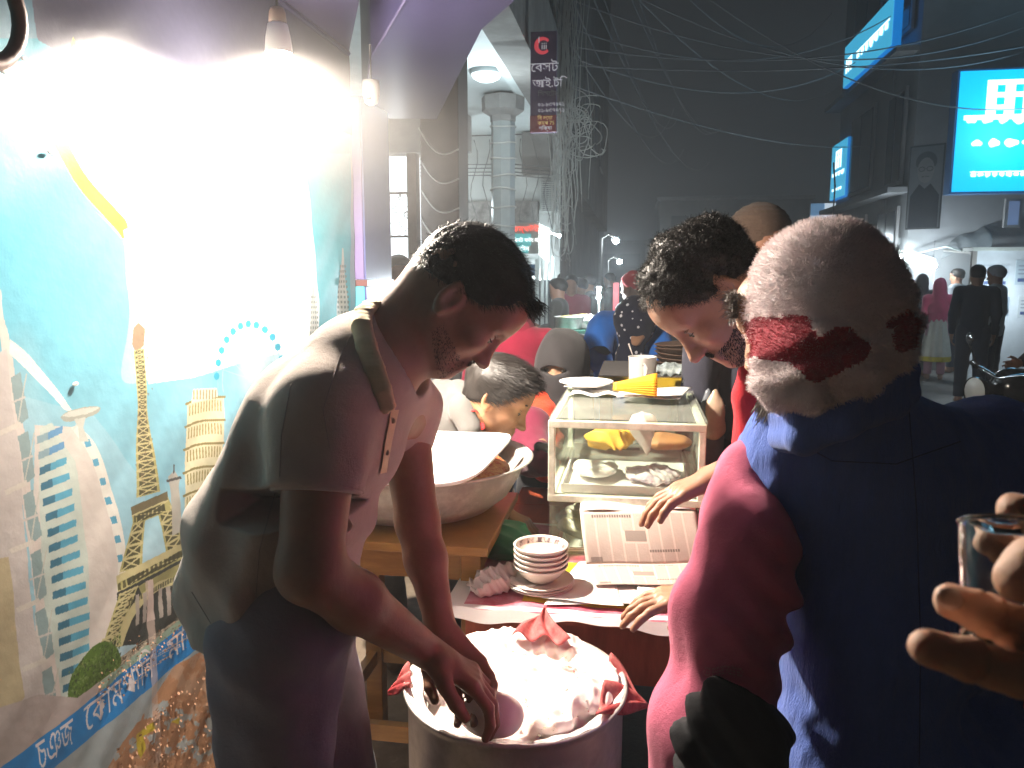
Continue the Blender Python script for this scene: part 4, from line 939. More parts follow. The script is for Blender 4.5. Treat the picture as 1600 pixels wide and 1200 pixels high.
vbody = F.build('body', SK1, vend); eyes(hq, hax, vend)
# hair: thick on the crown, faded at the nape, fringe pointing forward
F = haircap(H0, hf, hu, .97, .004, .060, -.018, .0035, .004, 70)
P_, N_ = surf(F, 16000, 3, None)
hairv = F.build('hair', HAIRM, vend); f_, l_, u_ = hax
strands('hair_strands', P_, N_, HAIRM, hairv, .0125, .0005, 4, tuple(f_*.75-u_*.1), .30, 1.4, .28, 5, flat=.35)
frg = [hq(.075+.02*R.random(), R.uniform(-.055, .055), .045+R.random()*.03) for R in [random.Random(i) for i in range(700)]]
strands('fringe', [tuple(p) for p in frg], [tuple((f_*.8+u_*.3).normalized())]*len(frg), HAIRM, hairv, .020, .0006, 5, tuple(f_*.5-u_*.35), .25, 1.2, .4, 6)
# moustache, beard stubble, eyebrows
def beardset(q, ax, parent, m, n=1500, L=.006, seed=0, full=.5, body=None):
    f, l, u = ax; r = random.Random(seed); pts = []; ns = []
    for i in range(n):
        t_ = r.random(); sd = r.choice((-1, 1))
        if r.random() < .35: p = q(.094+.004*r.random(), sd*.026*r.random(), -.076-.006*r.random()); nn = f
        else:
            a = r.random()**.8; p = q(.010+.076*a, sd*(.062-.044*a*a+r.uniform(-.004, .004)), -.078-.045*a+r.uniform(-.016, .006+.030*a)); nn = (f*a+l*sd*(1-a*.6)-u*.3).normalized()
        pts.append(tuple(p)); ns.append(tuple(nn))
    SB = Surface(body).t; p2 = []; n2 = []
    for p_ in pts:
        h = SB.find_nearest(p_)
        if h[0] is not None and h[3] < .02: p2.append(tuple(h[0])); n2.append(tuple(h[1] if h[1].dot(Vector(p_)-q(0, 0, -.04)) > 0 else -h[1]))
    strands('beard', p2, n2, m, parent, L, .0006, 2, tuple(-u*.5+f*.2), .1, 1, .4, seed, flat=.3)
    bp = [tuple(q(.089-.02*(abs(b)-.02)/.03 if abs(b) > .02 else .090, b, -.001+.004*r.random())) for b in [r.choice((-1, 1))*r.uniform(.010, .048) for _ in range(420)]]
    strands('eyebrows', bp, [tuple(f)]*len(bp), m, parent, .007, .0006, 2, tuple(u*.3), .1, 1, .5, seed+1)
beardset(hq, hax, vend, HAIRM, 2300, .0045, 2, body=vbody)
# shirt
POLO = cloth('polo_knit', (.44, .36, .315)); COLR = cloth('collar_knit', (.76, .64, .42), bump=.2); TRIM = cloth('sleeve_trim', (.46, .38, .33))
ch, be, pe = at(510, 672, 1.27), at(440, 830, 1.27), at(432, 985, 1.27)
F = Field(*bounds([nb, shN, shF, ch, be, pe, at(285, 930, 1.3)], .2), .005)
F.cap(at(564, 590, 1.27), ch, .100, .118, .05, sq=(_F, .68)); F.cap(ch, be, .118, .120, .05, sq=(_F, .72)); F.cap(be, pe, .128, .118, .05, sq=(_F, .76))
F.cap(nb+scr(-.5, .2)*.01, shN, .066, .062, .05); F.cap(nb, shF, .062, .066, .05)
F.chain([shN, shN.lerp(elN, .50), shN.lerp(elN, .56)], [.066, .0595, .061], .035); F.chain([shF, shF.lerp(elF, .20)], [.070, .060], .04)
F.cap(at(405, 760, 1.30), at(345, 890, 1.33), .060, .045, .06, sq=(_F, .6)); F.cap(at(345, 890, 1.33), at(302, 925, 1.34), .042, .012, .05, sq=(_F, .45)); F.cap(at(345, 890, 1.33), at(345, 950, 1.33), .045, .030, .05, sq=(_F, .5))
def folds(P):
    q = P-np.array(ch); s1 = q@np.array(_X); s2 = q@np.array(_U); s3 = q@np.array(_F)
    a = np.maximum(0, 1-np.abs(s1+.12+s2*.25)/.16)
    return .0075*np.sin(75*(s1*.9-s2*.30)+6*s3)*a+.0050*np.sin(46*(s2*.8+s1*.55)+4*np.sin(9*s1))*np.clip(.3-s2*4, 0, 1)+.0045*snoise(P, 24, 4, 3)+.003*np.abs(np.sin(30*(s2+.9*s1)+3*np.sin(14*s1)))*np.exp(-((s1+.02)**2+(s2+.22)**2)/.02)
F.disp(folds)
nd = (elN-shN).normalized(); F.plane(shN.lerp(elN, .52), nd, shN.lerp(elN, .52)-V(.14, .14, .05), shN.lerp(elN, .52)+V(.14, .14, .12)-V(0, 0, .10))
F.plane(pe+_U*.005, -_U)
# the open neck
F.ell(nb+scr(.80, -.30)*.070, (.078, .10, .095), (scr(.6, .6), _F, scr(.6, -.6)), .01, 's')
shirt = F.build('polo_shirt', POLO, vend)
SS = Surface(shirt)
SEAM = cloth('seam_thread', (.33, .285, .27), bump=.1)
seam(SS, [(560, 500), (530, 560), (505, 640), (515, 700)], SEAM, vend, r=.0006); seam(SS, [(455, 600), (440, 680), (437, 745)], SEAM, vend, r=.0006); seam(SS, [(430, 770), (405, 860), (395, 985)], SEAM, vend, r=.0006, n=14)
seam(SS, [(300, 925), (330, 975), (420, 1000), (520, 990)], SEAM, vend, 'hem_seam', .0006, n=14)
g = MB(); c_ = shN.lerp(elN, .515); d_, a_, b_ = frame(nd); g.tube([c_+(a_*cos(t)+b_*sin(t))*.0595 for t in LS(0, 2*pi, 40, False)], .005, 8, closed=True)
g.build('sleeve_trim', TRIM, vend, smooth=True)
# collar: a folded band that runs round the neck and down to the placket
F = Field(*bounds([at(600, 480, 1.27), at(630, 660, 1.2), at(590, 560, 1.4)], .10), .003)
cpx = [(598, 478, .004), (584, 480, .004), (574, 492, .005), (572, 512, .006), (578, 540, .006), (588, 575, .006), (598, 606, .006), (606, 632, .005)]
cp_ = []
for (x, y, o_) in cpx:
    h = SS.hit(x-8, y+4, o_); cp_.append(h[0] if h else (cp_[-1]+scr(0, 1)*.02 if cp_ else at(x, y, 1.25)))
wid = [.009, .012, .014, .015, .015, .015, .014, .010]
for i in range(len(cp_)-1):
    F.cap(cp_[i], cp_[i+1], wid[i], wid[i+1], .004, sq=(_F, 1.5)); F.cap(cp_[i]+scr(.9, -.2)*.010-_F*.004, cp_[i+1]+scr(.9, -.2)*.010-_F*.004, .0065, .0065, .004)
F.chain([at(602, 482, 1.30), at(640, 545, 1.37), at(658, 585, 1.38), at(660, 600, 1.35)], [.010, .012, .012, .006], .008)
F.disp(lambda P: .0007*np.sin(900*(P@np.array(_U)))); F.build('collar', COLR, vend)
g = MB(); pl_ = SS.line([(616, 640), (606, 690), (598, 738)], .002, 6)
if len(pl_) > 3:
    L_ = [h[0]-h[1].cross(_U).normalized()*.011 for h in pl_]; R_ = [h[0]+h[1].cross(_U).normalized()*.011 for h in pl_]
    vs_ = L_+R_+[p-_F*.003 for p in L_]+[p-_F*.003 for p in R_]; n_ = len(L_); g.add(vs_, [(i+2*n_, i+1+2*n_, i+1+3*n_, i+3*n_) for i in range(n_-1)]+[(i, i+1, i+1+2*n_, i+2*n_) for i in range(n_-1)]+[(i+n_, i+1+n_, i+1+3*n_, i+3*n_) for i in range(n_-1)]); g.build('placket', COLR, vend)
    for k in (2, 8): g = MB(); g.ball(pl_[min(k, len(pl_)-1)][0]-_F*.004, (.0045, .0015, .0045), 12); g.build('button', mat('button', (.5, .42, .3), rough=.3), vend, smooth=True)
# trousers and feet
TRO = cloth('grey_trousers', (.22, .20, .25)); kn1 = at(430, 1320, 1.20); ft = V(pe.x-.02, pe.y-.08, .16); hN, hFa = at(430, 1020, 1.19), at(470, 1020, 1.36)
kN = V(hN.x+.01, hN.y-.02, .56); kF = V(hFa.x+.06, hFa.y+.02, .56); aN = V(kN.x-.03, kN.y-.02, .20); aF = V(kF.x-.02, kF.y, .20)
F = Field(*bounds([pe, hN, hFa, aN, aF], .16), .007)
F.cap(at(445, 965, 1.2), at(455, 965, 1.34), .105, .105, .05); F.chain([hN, kN, aN], [.098, .072, .060], .04); F.chain([hFa, kF, aF], [.098, .072, .060], .04)
F.disp(lambda P: .007*snoise(P*np.array([1, 1, .35]), 34, 9, 3)+.003*np.sin(70*P[:, 2]+40*P[:, 0])*np.clip((P[:, 2]-.75)*4, 0, 1)); F.plane(V(0, 0, .19), V(0, 0, -1)); F.build('trousers', TRO, vend)
F = Field(*bounds([aN, aF, aN+V(.2, 0, -.05), aF+V(.2, 0, -.05)], .09), .006)
for a in (aN, aF): b = V(a.x, a.y, .155); F.cap(a+V(0, 0, .05), b, .042, .04, .02); F.cap(b-V(.02, 0, 0), b+V(.15, .05, -.01), .034, .026, .02)
F.build('feet', SK1, vend)
# ---- old man in the pink fleece cap, seen from behind --------------------------------------------------
old = thing('person', 'old man in a pink fleece balaclava, navy waistcoat and rose sleeves seen from behind', 'person', at(1390, 1200, 1.1))
H1 = at(1262, 484, 1.04); of, ou = scr(-.60, .14, .78), scr(-.12, -1, -.05)
F = Field(*bounds([H1, at(1240, 640, 1.1), at(1400, 700, 1.15)], .17), .0045)
oq, oax = head(F, H1, of, ou, .94, nose=.8, ears=False); F.cap(oq(-.02, 0, -.06), at(1330, 690, 1.14), .056, .055, .03); F.cap(at(1330, 700, 1.15), at(1400, 800, 1.17), .05, .06, .05)
# his hands rest at the table edge, forearms under the sleeves
F.build('body', SK2, old)
def fleece():
    m = cloth('pink_fleece', (.92, .80, .80), bump=.5, bscale=70, bdist=.006, weave=0, sheen=.8, rough=1)
    return m
FLE = fleece(); FLR = cloth('crimson_fleece', (.38, .02, .045), bump=.5, bscale=70, bdist=.006, weave=0, sheen=.5, rough=1)
def fleece_field():
    F = Field(*bounds([at(1290, 400, 1.04), at(1290, 600, 1.04)], .19), .004)
    fx, lx, uxx = oax
    F.ell(at(1288, 458, 1.035), (.098, .096, .098), oax, .01)
    F.ell(at(1292, 502, 1.03), (.099, .093, .080), oax, .04)
    pts = [at(1215, 575, .99), at(1262, 578, .97), at(1322, 560, .97), at(1370, 538, 1.0), at(1378, 528, 1.08), at(1350, 540, 1.14)]
    F.chain(pts, [.030, .034, .034, .028, .028, .03], .05); F.chain([at(1222, 612, .99), at(1290, 590, .97), at(1362, 566, 1.0)], [.022, .030, .026], .02)
    F.cap(at(1218, 590, 1.0), at(1225, 612, 1.01), .026, .022, .02)
    def cre(P):
        q = P-np.array(at(1310, 545, .95)); x = q@np.array(_X); y = q@np.array(_U); s_ = y-.45*x; band = np.clip(1-np.abs(s_)/.05, 0, 1)
        return .0020*snoise(P, 60, 2, 3)+.0052*np.sin(150*s_+9*x)*band+.003*np.sin(60*x+80*y)*np.clip((-s_-.0)/.03, 0, 1)
    F.disp(cre)
    # face opening
    F.ell(oq(.140, .012, -.05), (.066, .072, .095), oax, .010, 's')
    return F
F = fleece_field()
patches = [(at(1222, 528, .955), (.036, .029, .05)), (at(1296, 552, .93), (.040, .026, -.55)), (at(1384, 526, 1.0), (.028, .021, -.15)), (at(1372, 506, 1.0), (.026, .008, -.35))]
v, f = F.mesh(); cen = v[f].mean(1); msk = np.zeros(len(f), bool)
def inpatch(P):
    m = np.zeros(len(P), bool)
    for c_, (ra, rb_, an) in patches:
        q = P-np.array(c_); xx = q@np.array(_X); yy = q@np.array(_U); x2 = xx*cos(an)-yy*sin(an); y2 = xx*sin(an)+yy*cos(an); m |= ((np.abs(x2)/ra)**3.4+(np.abs(y2)/rb_)**3.4+.3*snoise(P, 90, 5, 2) < 1) & (np.abs(q@np.array(_F)) < .10)
    return m
msk = inpatch(cen)
o = mesh('fleece_cap', v, f, [FLE, FLR], old, smooth=True); 
if len(o.data.polygons) == len(f): o.data.polygons.foreach_set('material_index', msk.astype(np.int32))
P_, N_ = surf(F, 60000, 4)
q = inpatch(P_)
strands('pink_pile', P_[~q], N_[~q], FLE, o, .0075, .0005, 3, (0, 0, -.2), .3, 1.5, .55, 8); G_ = Field(*bounds([at(1215, 600, .99), at(1390, 550, 1.02), at(1370, 560, 1.12)], .08), .004)
wp_ = [at(1200, 568, 1.02), at(1212, 604, .985), at(1262, 612, .955), at(1325, 592, .955), at(1378, 566, .99), at(1392, 548, 1.05), at(1372, 552, 1.12)]
G_.chain(wp_, [.018, .024, .024, .023, .021, .020, .020], .012); G_.disp(lambda P: .002*snoise(P, 70, 2, 3)+.0022*np.sin(170*(P@np.array(_X))+60*(P@np.array(_U))))
wv, wf = G_.mesh(); wm = inpatch(wf is None and wv or wv[wf].mean(1)); wo = mesh('neck_wrap', wv, wf, [FLE, FLR], old, smooth=True)
if len(wo.data.polygons) == len(wf): wo.data.polygons.foreach_set('material_index', wm.astype(np.int32))
WP, WN = surf(G_, 20000, 5); wq = inpatch(WP); strands('wrap_pile', WP[~wq], WN[~wq], FLE, wo, .0065, .0005, 3, (0, 0, -.2), .3, 1.5, .55, 18)
if wq.any(): strands('wrap_crimson_pile', WP[wq], WN[wq], FLR, wo, .0052, .0005, 2, (0, 0, -.2), .3, 1.5, .55, 19)
strands('crimson_pile', P_[q], N_[q], FLR, o, .0052, .0005, 2, (0, 0, -.2), .3, 1.5, .55, 9)
r_ = random.Random(3); bp = []; bn = []
for i in range(2200):
    a = r_.random(); sd = r_.choice((-1, 1)); bp.append(tuple(oq(.02+.068*a, sd*(.058-.036*a), -.085-.045*a+r_.uniform(-.01, .02)))); bn.append(tuple((oax[0]*a+oax[1]*sd*(1-a)-oax[2]*.6).normalized()))
strands('beard', bp, bn, HAIRG, old, .028, .0007, 4, (0, 0, -.8), .2, 1.3, .3, 12)
sb = [(tuple(oq(.07+.015*r_.random(), .05+.018*r_.random(), .01+.04*r_.random())), tuple(oax[1])) for _ in range(500)]
strands('temple_hair', [a for a, b in sb], [b for a, b in sb], HAIRG, old, .016, .0006, 3, (0, 0, -.3), .2, 1.3, .5, 13)
VEST = cloth('navy_waistcoat', (.095, .17, .52), bump=.8, bscale=150, bdist=.004, stretch=(1, 1, .12), weave=.9, sheen=.25, col2=(.10, .175, .54), c2scale=60)
ROSE = cloth('rose_shirt', (.66, .15, .25), bump=.6, bscale=130, bdist=.003, weave=.8)
c1, c2, c3 = at(1330, 745, 1.16), at(1400, 900, 1.12), at(1420, 1250, 1.10); wd = (_X*.86+_F*.50)
shL, shR = at(1168, 748, 1.14), at(1575, 700, 1.18)
F = Field(*bounds([c1, c2, c3, shL, shR], .22), .006)
w0, w1 = c1-wd*.09, c1+wd*.20
F.cap(at(1230, 735, 1.14), at(1545, 705, 1.19), .075, .080, .08); F.cap(at(1300, 800, 1.14), at(1520, 790, 1.18), .11, .11, .09); F.cap(at(1338, 960, 1.13), at(1520, 960, 1.15), .115, .115, .09)
F.cap(at(1335, 1230, 1.13), at(1530, 1230, 1.13), .12, .12, .09); F.cap(at(1335, 1000, 1.13), at(1330, 1240, 1.13), .115, .12, .05); F.cap(at(1310, 650, 1.09), at(1360, 720, 1.13), .085, .10, .09)
F.cap(at(1360, 1300, 1.13), at(1480, 1300, 1.13), .13, .13, .09)
F.disp(lambda P: .0075*np.exp(-((P-np.array(at(1440, 1000, 1.0)))@np.array(_X)+.02)**2/.004)*0+.006*np.sin(16*((P-np.array(c2))@np.array(_X))+3.2*((P-np.array(c2))@np.array(_U)))+.0055*snoise(P*np.array([1, 1, .3]), 34, 6, 3)+.0016*snoise(P, 120, 7, 2))
F.plane(V(0, 0, .72), V(0, 0, -1))
wco = F.build('waistcoat', VEST, old); S3 = Surface(wco); DKS = cloth('navy_thread', (.05, .085, .30), bump=.1)
seam(S3, [(1245, 690), (1300, 720), (1400, 725), (1500, 690)], DKS, old, 'yoke_seam', .0009, n=14); seam(S3, [(1420, 640), (1432, 800), (1438, 1000), (1436, 1195)], DKS, old, 'back_seam', .0009, n=20)
seam(S3, [(1150, 725), (1180, 765), (1207, 830), (1222, 900), (1216, 980)], DKS, old, 'armhole_seam', .0012, n=12)
F = Field(*bounds([at(1210, 640, 1.0), at(1420, 560, 1.0), at(1420, 560, 1.25)], .09), .004)     # stand-up collar
cp = [at(1222, 650, 1.06), at(1255, 648, .985), at(1320, 622, .965), at(1395, 592, 1.0), at(1412, 580, 1.08), at(1380, 590, 1.18)]
for a, b in zip(cp[:-1], cp[1:]): F.cap(a, b, .019, .019, .01); F.cap(a-_U*.03, b-_U*.03, .020, .020, .012)
F.disp(lambda P: .001*snoise(P, 60, 7, 2)); F.build('stand_collar', VEST, old)
F = Field(*bounds([shL, at(1140, 1000, 1.05), at(1080, 1290, 1.12)], .14), .005)
slv = [shL+scr(.8, .1)*.012, at(1162, 850, 1.08), at(1142, 970, 1.05), at(1110, 1130, 1.04), at(1090, 1260, 1.06)]
F.chain(slv, [.056, .060, .066, .068, .066], .05)
def slf(P):
    q = P-np.array(slv[2]); u = q@np.array(_U); x = q@np.array(_X)
    return .0085*np.sin(95*u+55*x+3*np.sin(20*x))*np.clip(.5+x*7, 0, 1)*np.clip(1-np.abs(u)/.17, 0, 1)+.0055*np.sin(34*(x+.35*u)+2*np.sin(11*u))+.004*snoise(P*np.array([1, 1, .5]), 46, 3, 3)
F.disp(slf); slo = F.build('left_sleeve', ROSE, old); S2 = Surface(slo); STM = cloth('stitch_thread', (.62, .30, .33), bump=.1)
g = MB(); r_ = random.Random(5)
for row in range(3):
    for i in range(22):
        x = 1102+i*2.7+r_.uniform(-1, 1); y = 1042+row*5+math.sin(i*.4)*2; h = S2.hit(x, y, .0008); h2 = S2.hit(x+r_.uniform(-2, 2), y+2.5, .0008)
        if h and h2: g.tube([h[0], h2[0]], .0005, 4)
g.build('embroidery', STM, old)
F = Field(*bounds([shR, at(1680, 1000, 1.1), at(1660, 1300, 1.2)], .14), .008)
F.chain([shR+_X*.02, at(1660, 960, 1.14), at(1600, 1200, 1.3), at(1500, 1240, 1.45)], [.062, .066, .056, .042], .05); F.build('right_sleeve', ROSE, old)
F = Field(*bounds([c3, V(c3.x, c3.y, .1)], .22), .010)
for sd in (-1, 1): a = V(c3.x, c3.y, .84)+wd*.09*sd; F.chain([a, V(a.x, a.y+.01, .45), V(a.x, a.y, .10)], [.105, .085, .075], .04)
F.plane(V(0, 0, .06), V(0, 0, -1)); F.build('trousers', cloth('dark_lungi', (.05, .05, .06)), old)
F = Field(*bounds([V(c3.x, c3.y, .05)], .26), .008)
for sd in (-1, 1): a = V(c3.x, c3.y-.04, .05)+wd*.09*sd; F.cap(a, a+V(-.05, .16, 0), .042, .034, .01)
F.plane(V(0, 0, .004), V(0, 0, -1)); F.build('shoes', mat('dark_shoe', (.03, .03, .03), rough=.4), old)
# lower arm and hand of the old man (hanging in front, below the frame)
F = Field(*bounds([at(1085, 1260, 1.06), at(1100, 1330, 1.3)], .15), .005); w_ = at(1100, 1290, 1.25); F.cap(at(1085, 1255, 1.08), w_, .036, .027, .02); hand(F, w_, scr(.1, .2, 1), scr(0, 1, .1), 1); F.build('hand', SK2, old)
# black bag hanging at his elbow
F = Field(*bounds([at(1130, 1150, .96), at(1150, 1330, .96)], .14), .005)
F.ell(at(1142, 1165, .96), (.056, .05, .066), k=.03); F.ell(at(1150, 1260, .97), (.075, .06, .10), k=.04); F.cap(at(1085, 1150, .955), at(1130, 1110, .96), .018, .026, .03); F.cap(at(1130, 1110, .96), at(1190, 1140, .99), .024, .03, .03)
F.disp(lambda P: .006*np.sin(120*(P[:, 0]*.7+P[:, 2]*.9)+5*snoise(P, 14, 2))+.004*snoise(P, 70, 8, 3)); bagm = mat('black_cloth_bag', (.018, .018, .022), rough=.85, bump=.5, bscale=50)
o = F.build('cloth_bag', bagm); tag(o, 'black crumpled bag hanging beside the rose sleeve at the bottom', 'bag')
# ---- curly-haired young man in the red jacket --------------------------------------------------------
cur = thing('person', 'curly-haired young man with moustache and red jacket looking down at the newspaper', 'person', at(1230, 1200, 1.6))
H2 = at(1096, 446, 1.36); cf_, cu_ = scr(-.55, .83, .10), scr(-.83, -.55, 0)
rw, rw2 = at(1128, 742, 1.47), at(1104, 925, 1.44)
F = Field(*bounds([H2, at(1230, 700, 1.6), rw, rw2, at(1030, 790, 1.45), at(1250, 900, 1.6)], .12), .0045)
cq, cax = head(F, H2, cf_, cu_, .98); F.cap(cq(-.035, 0, -.06), at(1232, 580, 1.52), .054, .060, .03)
F.cap(at(1235, 620, 1.52), at(1245, 720, 1.56), .06, .08, .05)
F.chain([at(1230, 650, 1.42), at(1235, 800, 1.36), rw], [.05, .042, .027], .02); F.chain([at(1290, 700, 1.7), at(1230, 900, 1.62), rw2], [.05, .042, .027], .02)
hand(F, rw, scr(-.93, .38, .05), scr(-.2, .9, .1), -1, (.15, .3, .3), 1.0, .1, .9)
hand(F, rw2, scr(-.97, .12, -.05), scr(0, 1, .1), 1, (.2, .3, .25), .95, .14, .8)
cbody = F.build('body', SK3, cur); eyes(cq, cax, cur)
F = haircap(H2, cf_, cu_, .98, .009, .060, -.020, .0035, .008, 95)
P_, N_ = surf(F, 16000, 6); hc = F.build('hair', HAIRM, cur)
strands('curls', P_, N_, HAIRM, hc, .017, .0006, 8, tuple(cax[0]*.25), 1.35, 1.35, .3, 15, flat=.35)
beardset(cq, cax, cur, HAIRM, 4200, .0055, 4, body=cbody)
RJ = cloth('red_jacket', (.42, .012, .022), bump=.4, bscale=14, bdist=.015)
F = Field(*bounds([at(1185, 600, 1.4), at(1260, 1100, 1.7), at(1330, 800, 1.8)], .17), .007)
F.cap(at(1232, 655, 1.52), at(1350, 700, 1.78), .080, .085, .06); F.cap(at(1262, 740, 1.58), at(1275, 1000, 1.65), .12, .14, .06, sq=(_F, .8)); F.cap(at(1190, 592, 1.42), at(1185, 690, 1.42), .030, .04, .03); F.chain([at(1166, 578, 1.375), at(1168, 620, 1.37), at(1176, 710, 1.37)], [.016, .024, .030], .02); F.cap(at(1172, 606, 1.40), at(1163, 692, 1.39), .016, .022, .02)
F.chain([at(1230, 650, 1.43), at(1240, 800, 1.37), at(1165, 758, 1.44)], [.065, .056, .044], .04); F.chain([at(1330, 720, 1.76), at(1260, 900, 1.64), at(1150, 925, 1.48)], [.065, .056, .044], .04)
F.disp(lambda P: .004*snoise(P*np.array([1, 1, .5]), 32, 3, 3)); F.build('jacket', RJ, cur)
g = MB(); g.tube([at(1160, 604, 1.395), at(1155, 640, 1.385), at(1150, 690, 1.385)], .004, 6); g.build('zip', mat('zip', (.55, .1, .08), rough=.3, metal=.3), cur)
F = Field(*bounds([at(1265, 1000, 1.65), V(at(1265, 1000, 1.65).x, at(1265, 1000, 1.65).y, .1)], .2), .012); b_ = at(1265, 1010, 1.65)
for sd in (-.08, .08): a = V(b_.x+sd, b_.y, b_.z); F.chain([a, V(a.x, a.y, .5), V(a.x, a.y, .1)], [.10, .075, .06], .04)
F.build('trousers', cloth('dark_trousers', (.03, .03, .035)), cur)
# ---- somebody beside the camera holding a glass ------------------------------------------------------
gp = thing('person', 'bystander at the right edge whose fingers hold a small tea glass', 'person', V(.62, .05, 0))
D0 = .34
def fing(F, pts, rs, d=None): F.chain([at(x, y, D0 if d is None else d[i]) for i, (x, y) in enumerate(pts)], rs, .004)
SKH = skinm('hand_skin', (.64, .38, .26), bump=.6, bscale=260, bdist=.0012, sss=.15)
F = Field(*bounds([at(1430, 1000, .30), at(1600, 800, .36), at(1760, 1000, .36), at(1900, 1150, .40)], .06), .0018)
fing(F, [(1448, 1012), (1512, 1030), (1600, 1058), (1700, 1085)], [.0070, .0082, .0088, .0100], [.300, .300, .305, .315])         # little finger
fing(F, [(1488, 940), (1545, 962), (1600, 990), (1690, 1020)], [.0075, .0088, .0097, .0104], [.322, .318, .318, .325])           # ring finger
fing(F, [(1542, 852), (1575, 868), (1625, 900), (1715, 950)], [.0074, .0086, .0096, .0105], [.372, .372, .365, .345])            # middle finger, behind the glass
fing(F, [(1588, 798), (1640, 812), (1705, 850), (1760, 900)], [.0085, .0098, .0112, .0120], [.360, .355, .350, .350])            # index finger
fing(F, [(1592, 905), (1625, 885), (1680, 885), (1760, 960)], [.0090, .0115, .0125, .015], [.300, .300, .310, .330])             # thumb in front
hc_ = at(1745, 985, .345); F.ell(hc_, (.034, .024, .040), (_X, _F, _U), .02); F.cap(hc_+scr(.3, .1)*.01, at(1860, 1080, .38), .030, .026, .02, sq=(_F, 1.2)); F.cap(at(1860, 1080, .38), at(2050, 1240, .45), .027, .036, .02)
def crease(P):
    out = np.zeros(len(P))
    for (x, y, d) in ((1556, 968, .318), (1528, 958, .32), (1612, 994, .318), (1530, 1036, .30), (1600, 1058, .305), (1566, 862, .372), (1640, 884, .30), (1655, 815, .355)):
        q = P-np.array(at(x, y, d)); s_ = q@np.array(scr(.93, .36)); out += .0017*np.exp(-(s_/.0011)**2)*(np.linalg.norm(q, axis=1) < .017)+.0006*np.exp(-((s_-.003)/.0009)**2)*(np.linalg.norm(q, axis=1) < .017)
    return out+.00035*snoise(P, 500, 3, 2)
F.disp(crease); F.build('hand', SKH, gp)
g = MB(); nm = mat('fingernail', (.50, .34, .28), rough=.2, var=.05, coat=.4)
for (x, y, d, dx_, dy_) in ((1484, 936, .3135, .93, .36),):
    f1 = scr(dx_, dy_); g.ball(at(x, y, d), (.0060, .0016, .0046), 12, ax=(f1, _F, f1.cross(_F)))
g.build('fingernails', nm, gp, smooth=True)
B0 = V(.70, -.10, 0); F = Field(*bounds([B0, B0+V(0, 0, 1.75), at(2050, 1240, .45)], .26), .014)
hd = B0+V(0, 0, 1.62); head(F, hd, V(-.3, 1, -.2), V(0, 0, 1), 1.0); F.cap(hd-V(0, 0, .1), hd-V(0, 0, .22), .06, .07, .03)
for sd in (-.09, .09): F.chain([B0+V(sd, 0, .85), B0+V(sd, 0, .45), B0+V(sd, 0, .06)], [.09, .065, .05], .04); F.cap(B0+V(sd, -.03, .05), B0+V(sd, .16, .045), .045, .04, .02)
F.cap(at(2050, 1240, .45), B0+V(-.20, .10, 1.12), .036, .045, .03); F.build('body', SK1, gp)
F = Field(*bounds([B0+V(0, 0, .7), B0+V(0, 0, 1.45), at(2100, 1270, .46)], .26), .014); F.cap(B0+V(-.16, 0, 1.36), B0+V(.16, 0, 1.36), .07, None, .05); F.cap(B0+V(0, 0, 1.3), B0+V(0, 0, .82), .15, .15, .05, sq=(V(0, 1, 0), 1.3))
F.chain([B0+V(-.20, 0, 1.34), B0+V(-.24, .06, 1.12), at(2080, 1265, .47)], [.066, .058, .045], .03); F.chain([B0+V(.20, 0, 1.34), B0+V(.25, 0, 1.08), B0+V(.24, .1, .85)], [.066, .056, .045], .03); F.build('jacket', cloth('olive_jacket', (.06, .06, .045)), gp)
F = Field(*bounds([B0+V(0, 0, .05), B0+V(0, 0, .9)], .22), .016)
for sd in (-.09, .09): F.chain([B0+V(sd, 0, .85), B0+V(sd, 0, .45), B0+V(sd, 0, .14)], [.11, .08, .065], .04)
F.build('trousers', cloth('black_trousers', (.02, .02, .025)), gp)
# the glass
gc = at(1588, 912, .338); gl = thing('tea_glass', 'small ribbed clear tea glass held between fingers at the right edge', 'glass', gc)
glm = bpy.data.materials.new('clear_glass'); glm.use_nodes = True; pn = glm.node_tree.nodes['Principled BSDF']; pn.inputs['Transmission Weight'].default_value = 1; pn.inputs['Roughness'].default_value = .04; pn.inputs['IOR'].default_value = 1.46; pn.inputs['Base Color'].default_value = (.95, .98, .97, 1)
ga = scr(-.16, .95, -.30)
g = MB(); prof = [(r_*.80, h_*.72) for r_, h_ in [(.0245, -.038), (.0245, .030), (.0240, .034), (.019, .037), (0, .037), (0, .030), (.0185, .029), (.0215, .024), (.0225, -.030), (.0225, -.038), (.0235, -.040), (.0245, -.038)]]
g.lathe(gc+scr(-.1, .1)*.004, prof, 36, ga, wob=lambda t, i: .02*cos(12*t) if i in (1,) else 0); g.build('tumbler', glm, gl, smooth=True)
g = MB()
for h_ in (-.0285, .013): g.tube([gc+scr(-.1, .1)*.004+ga*h_+(frame(ga, (0, 1, 0))[1]*cos(t)+frame(ga, (0, 1, 0))[2]*sin(t))*.0194 for t in LS(0, 2*pi, 36, False)], .0012, 8, closed=True)
g.build('rim', glm, gl, smooth=True)
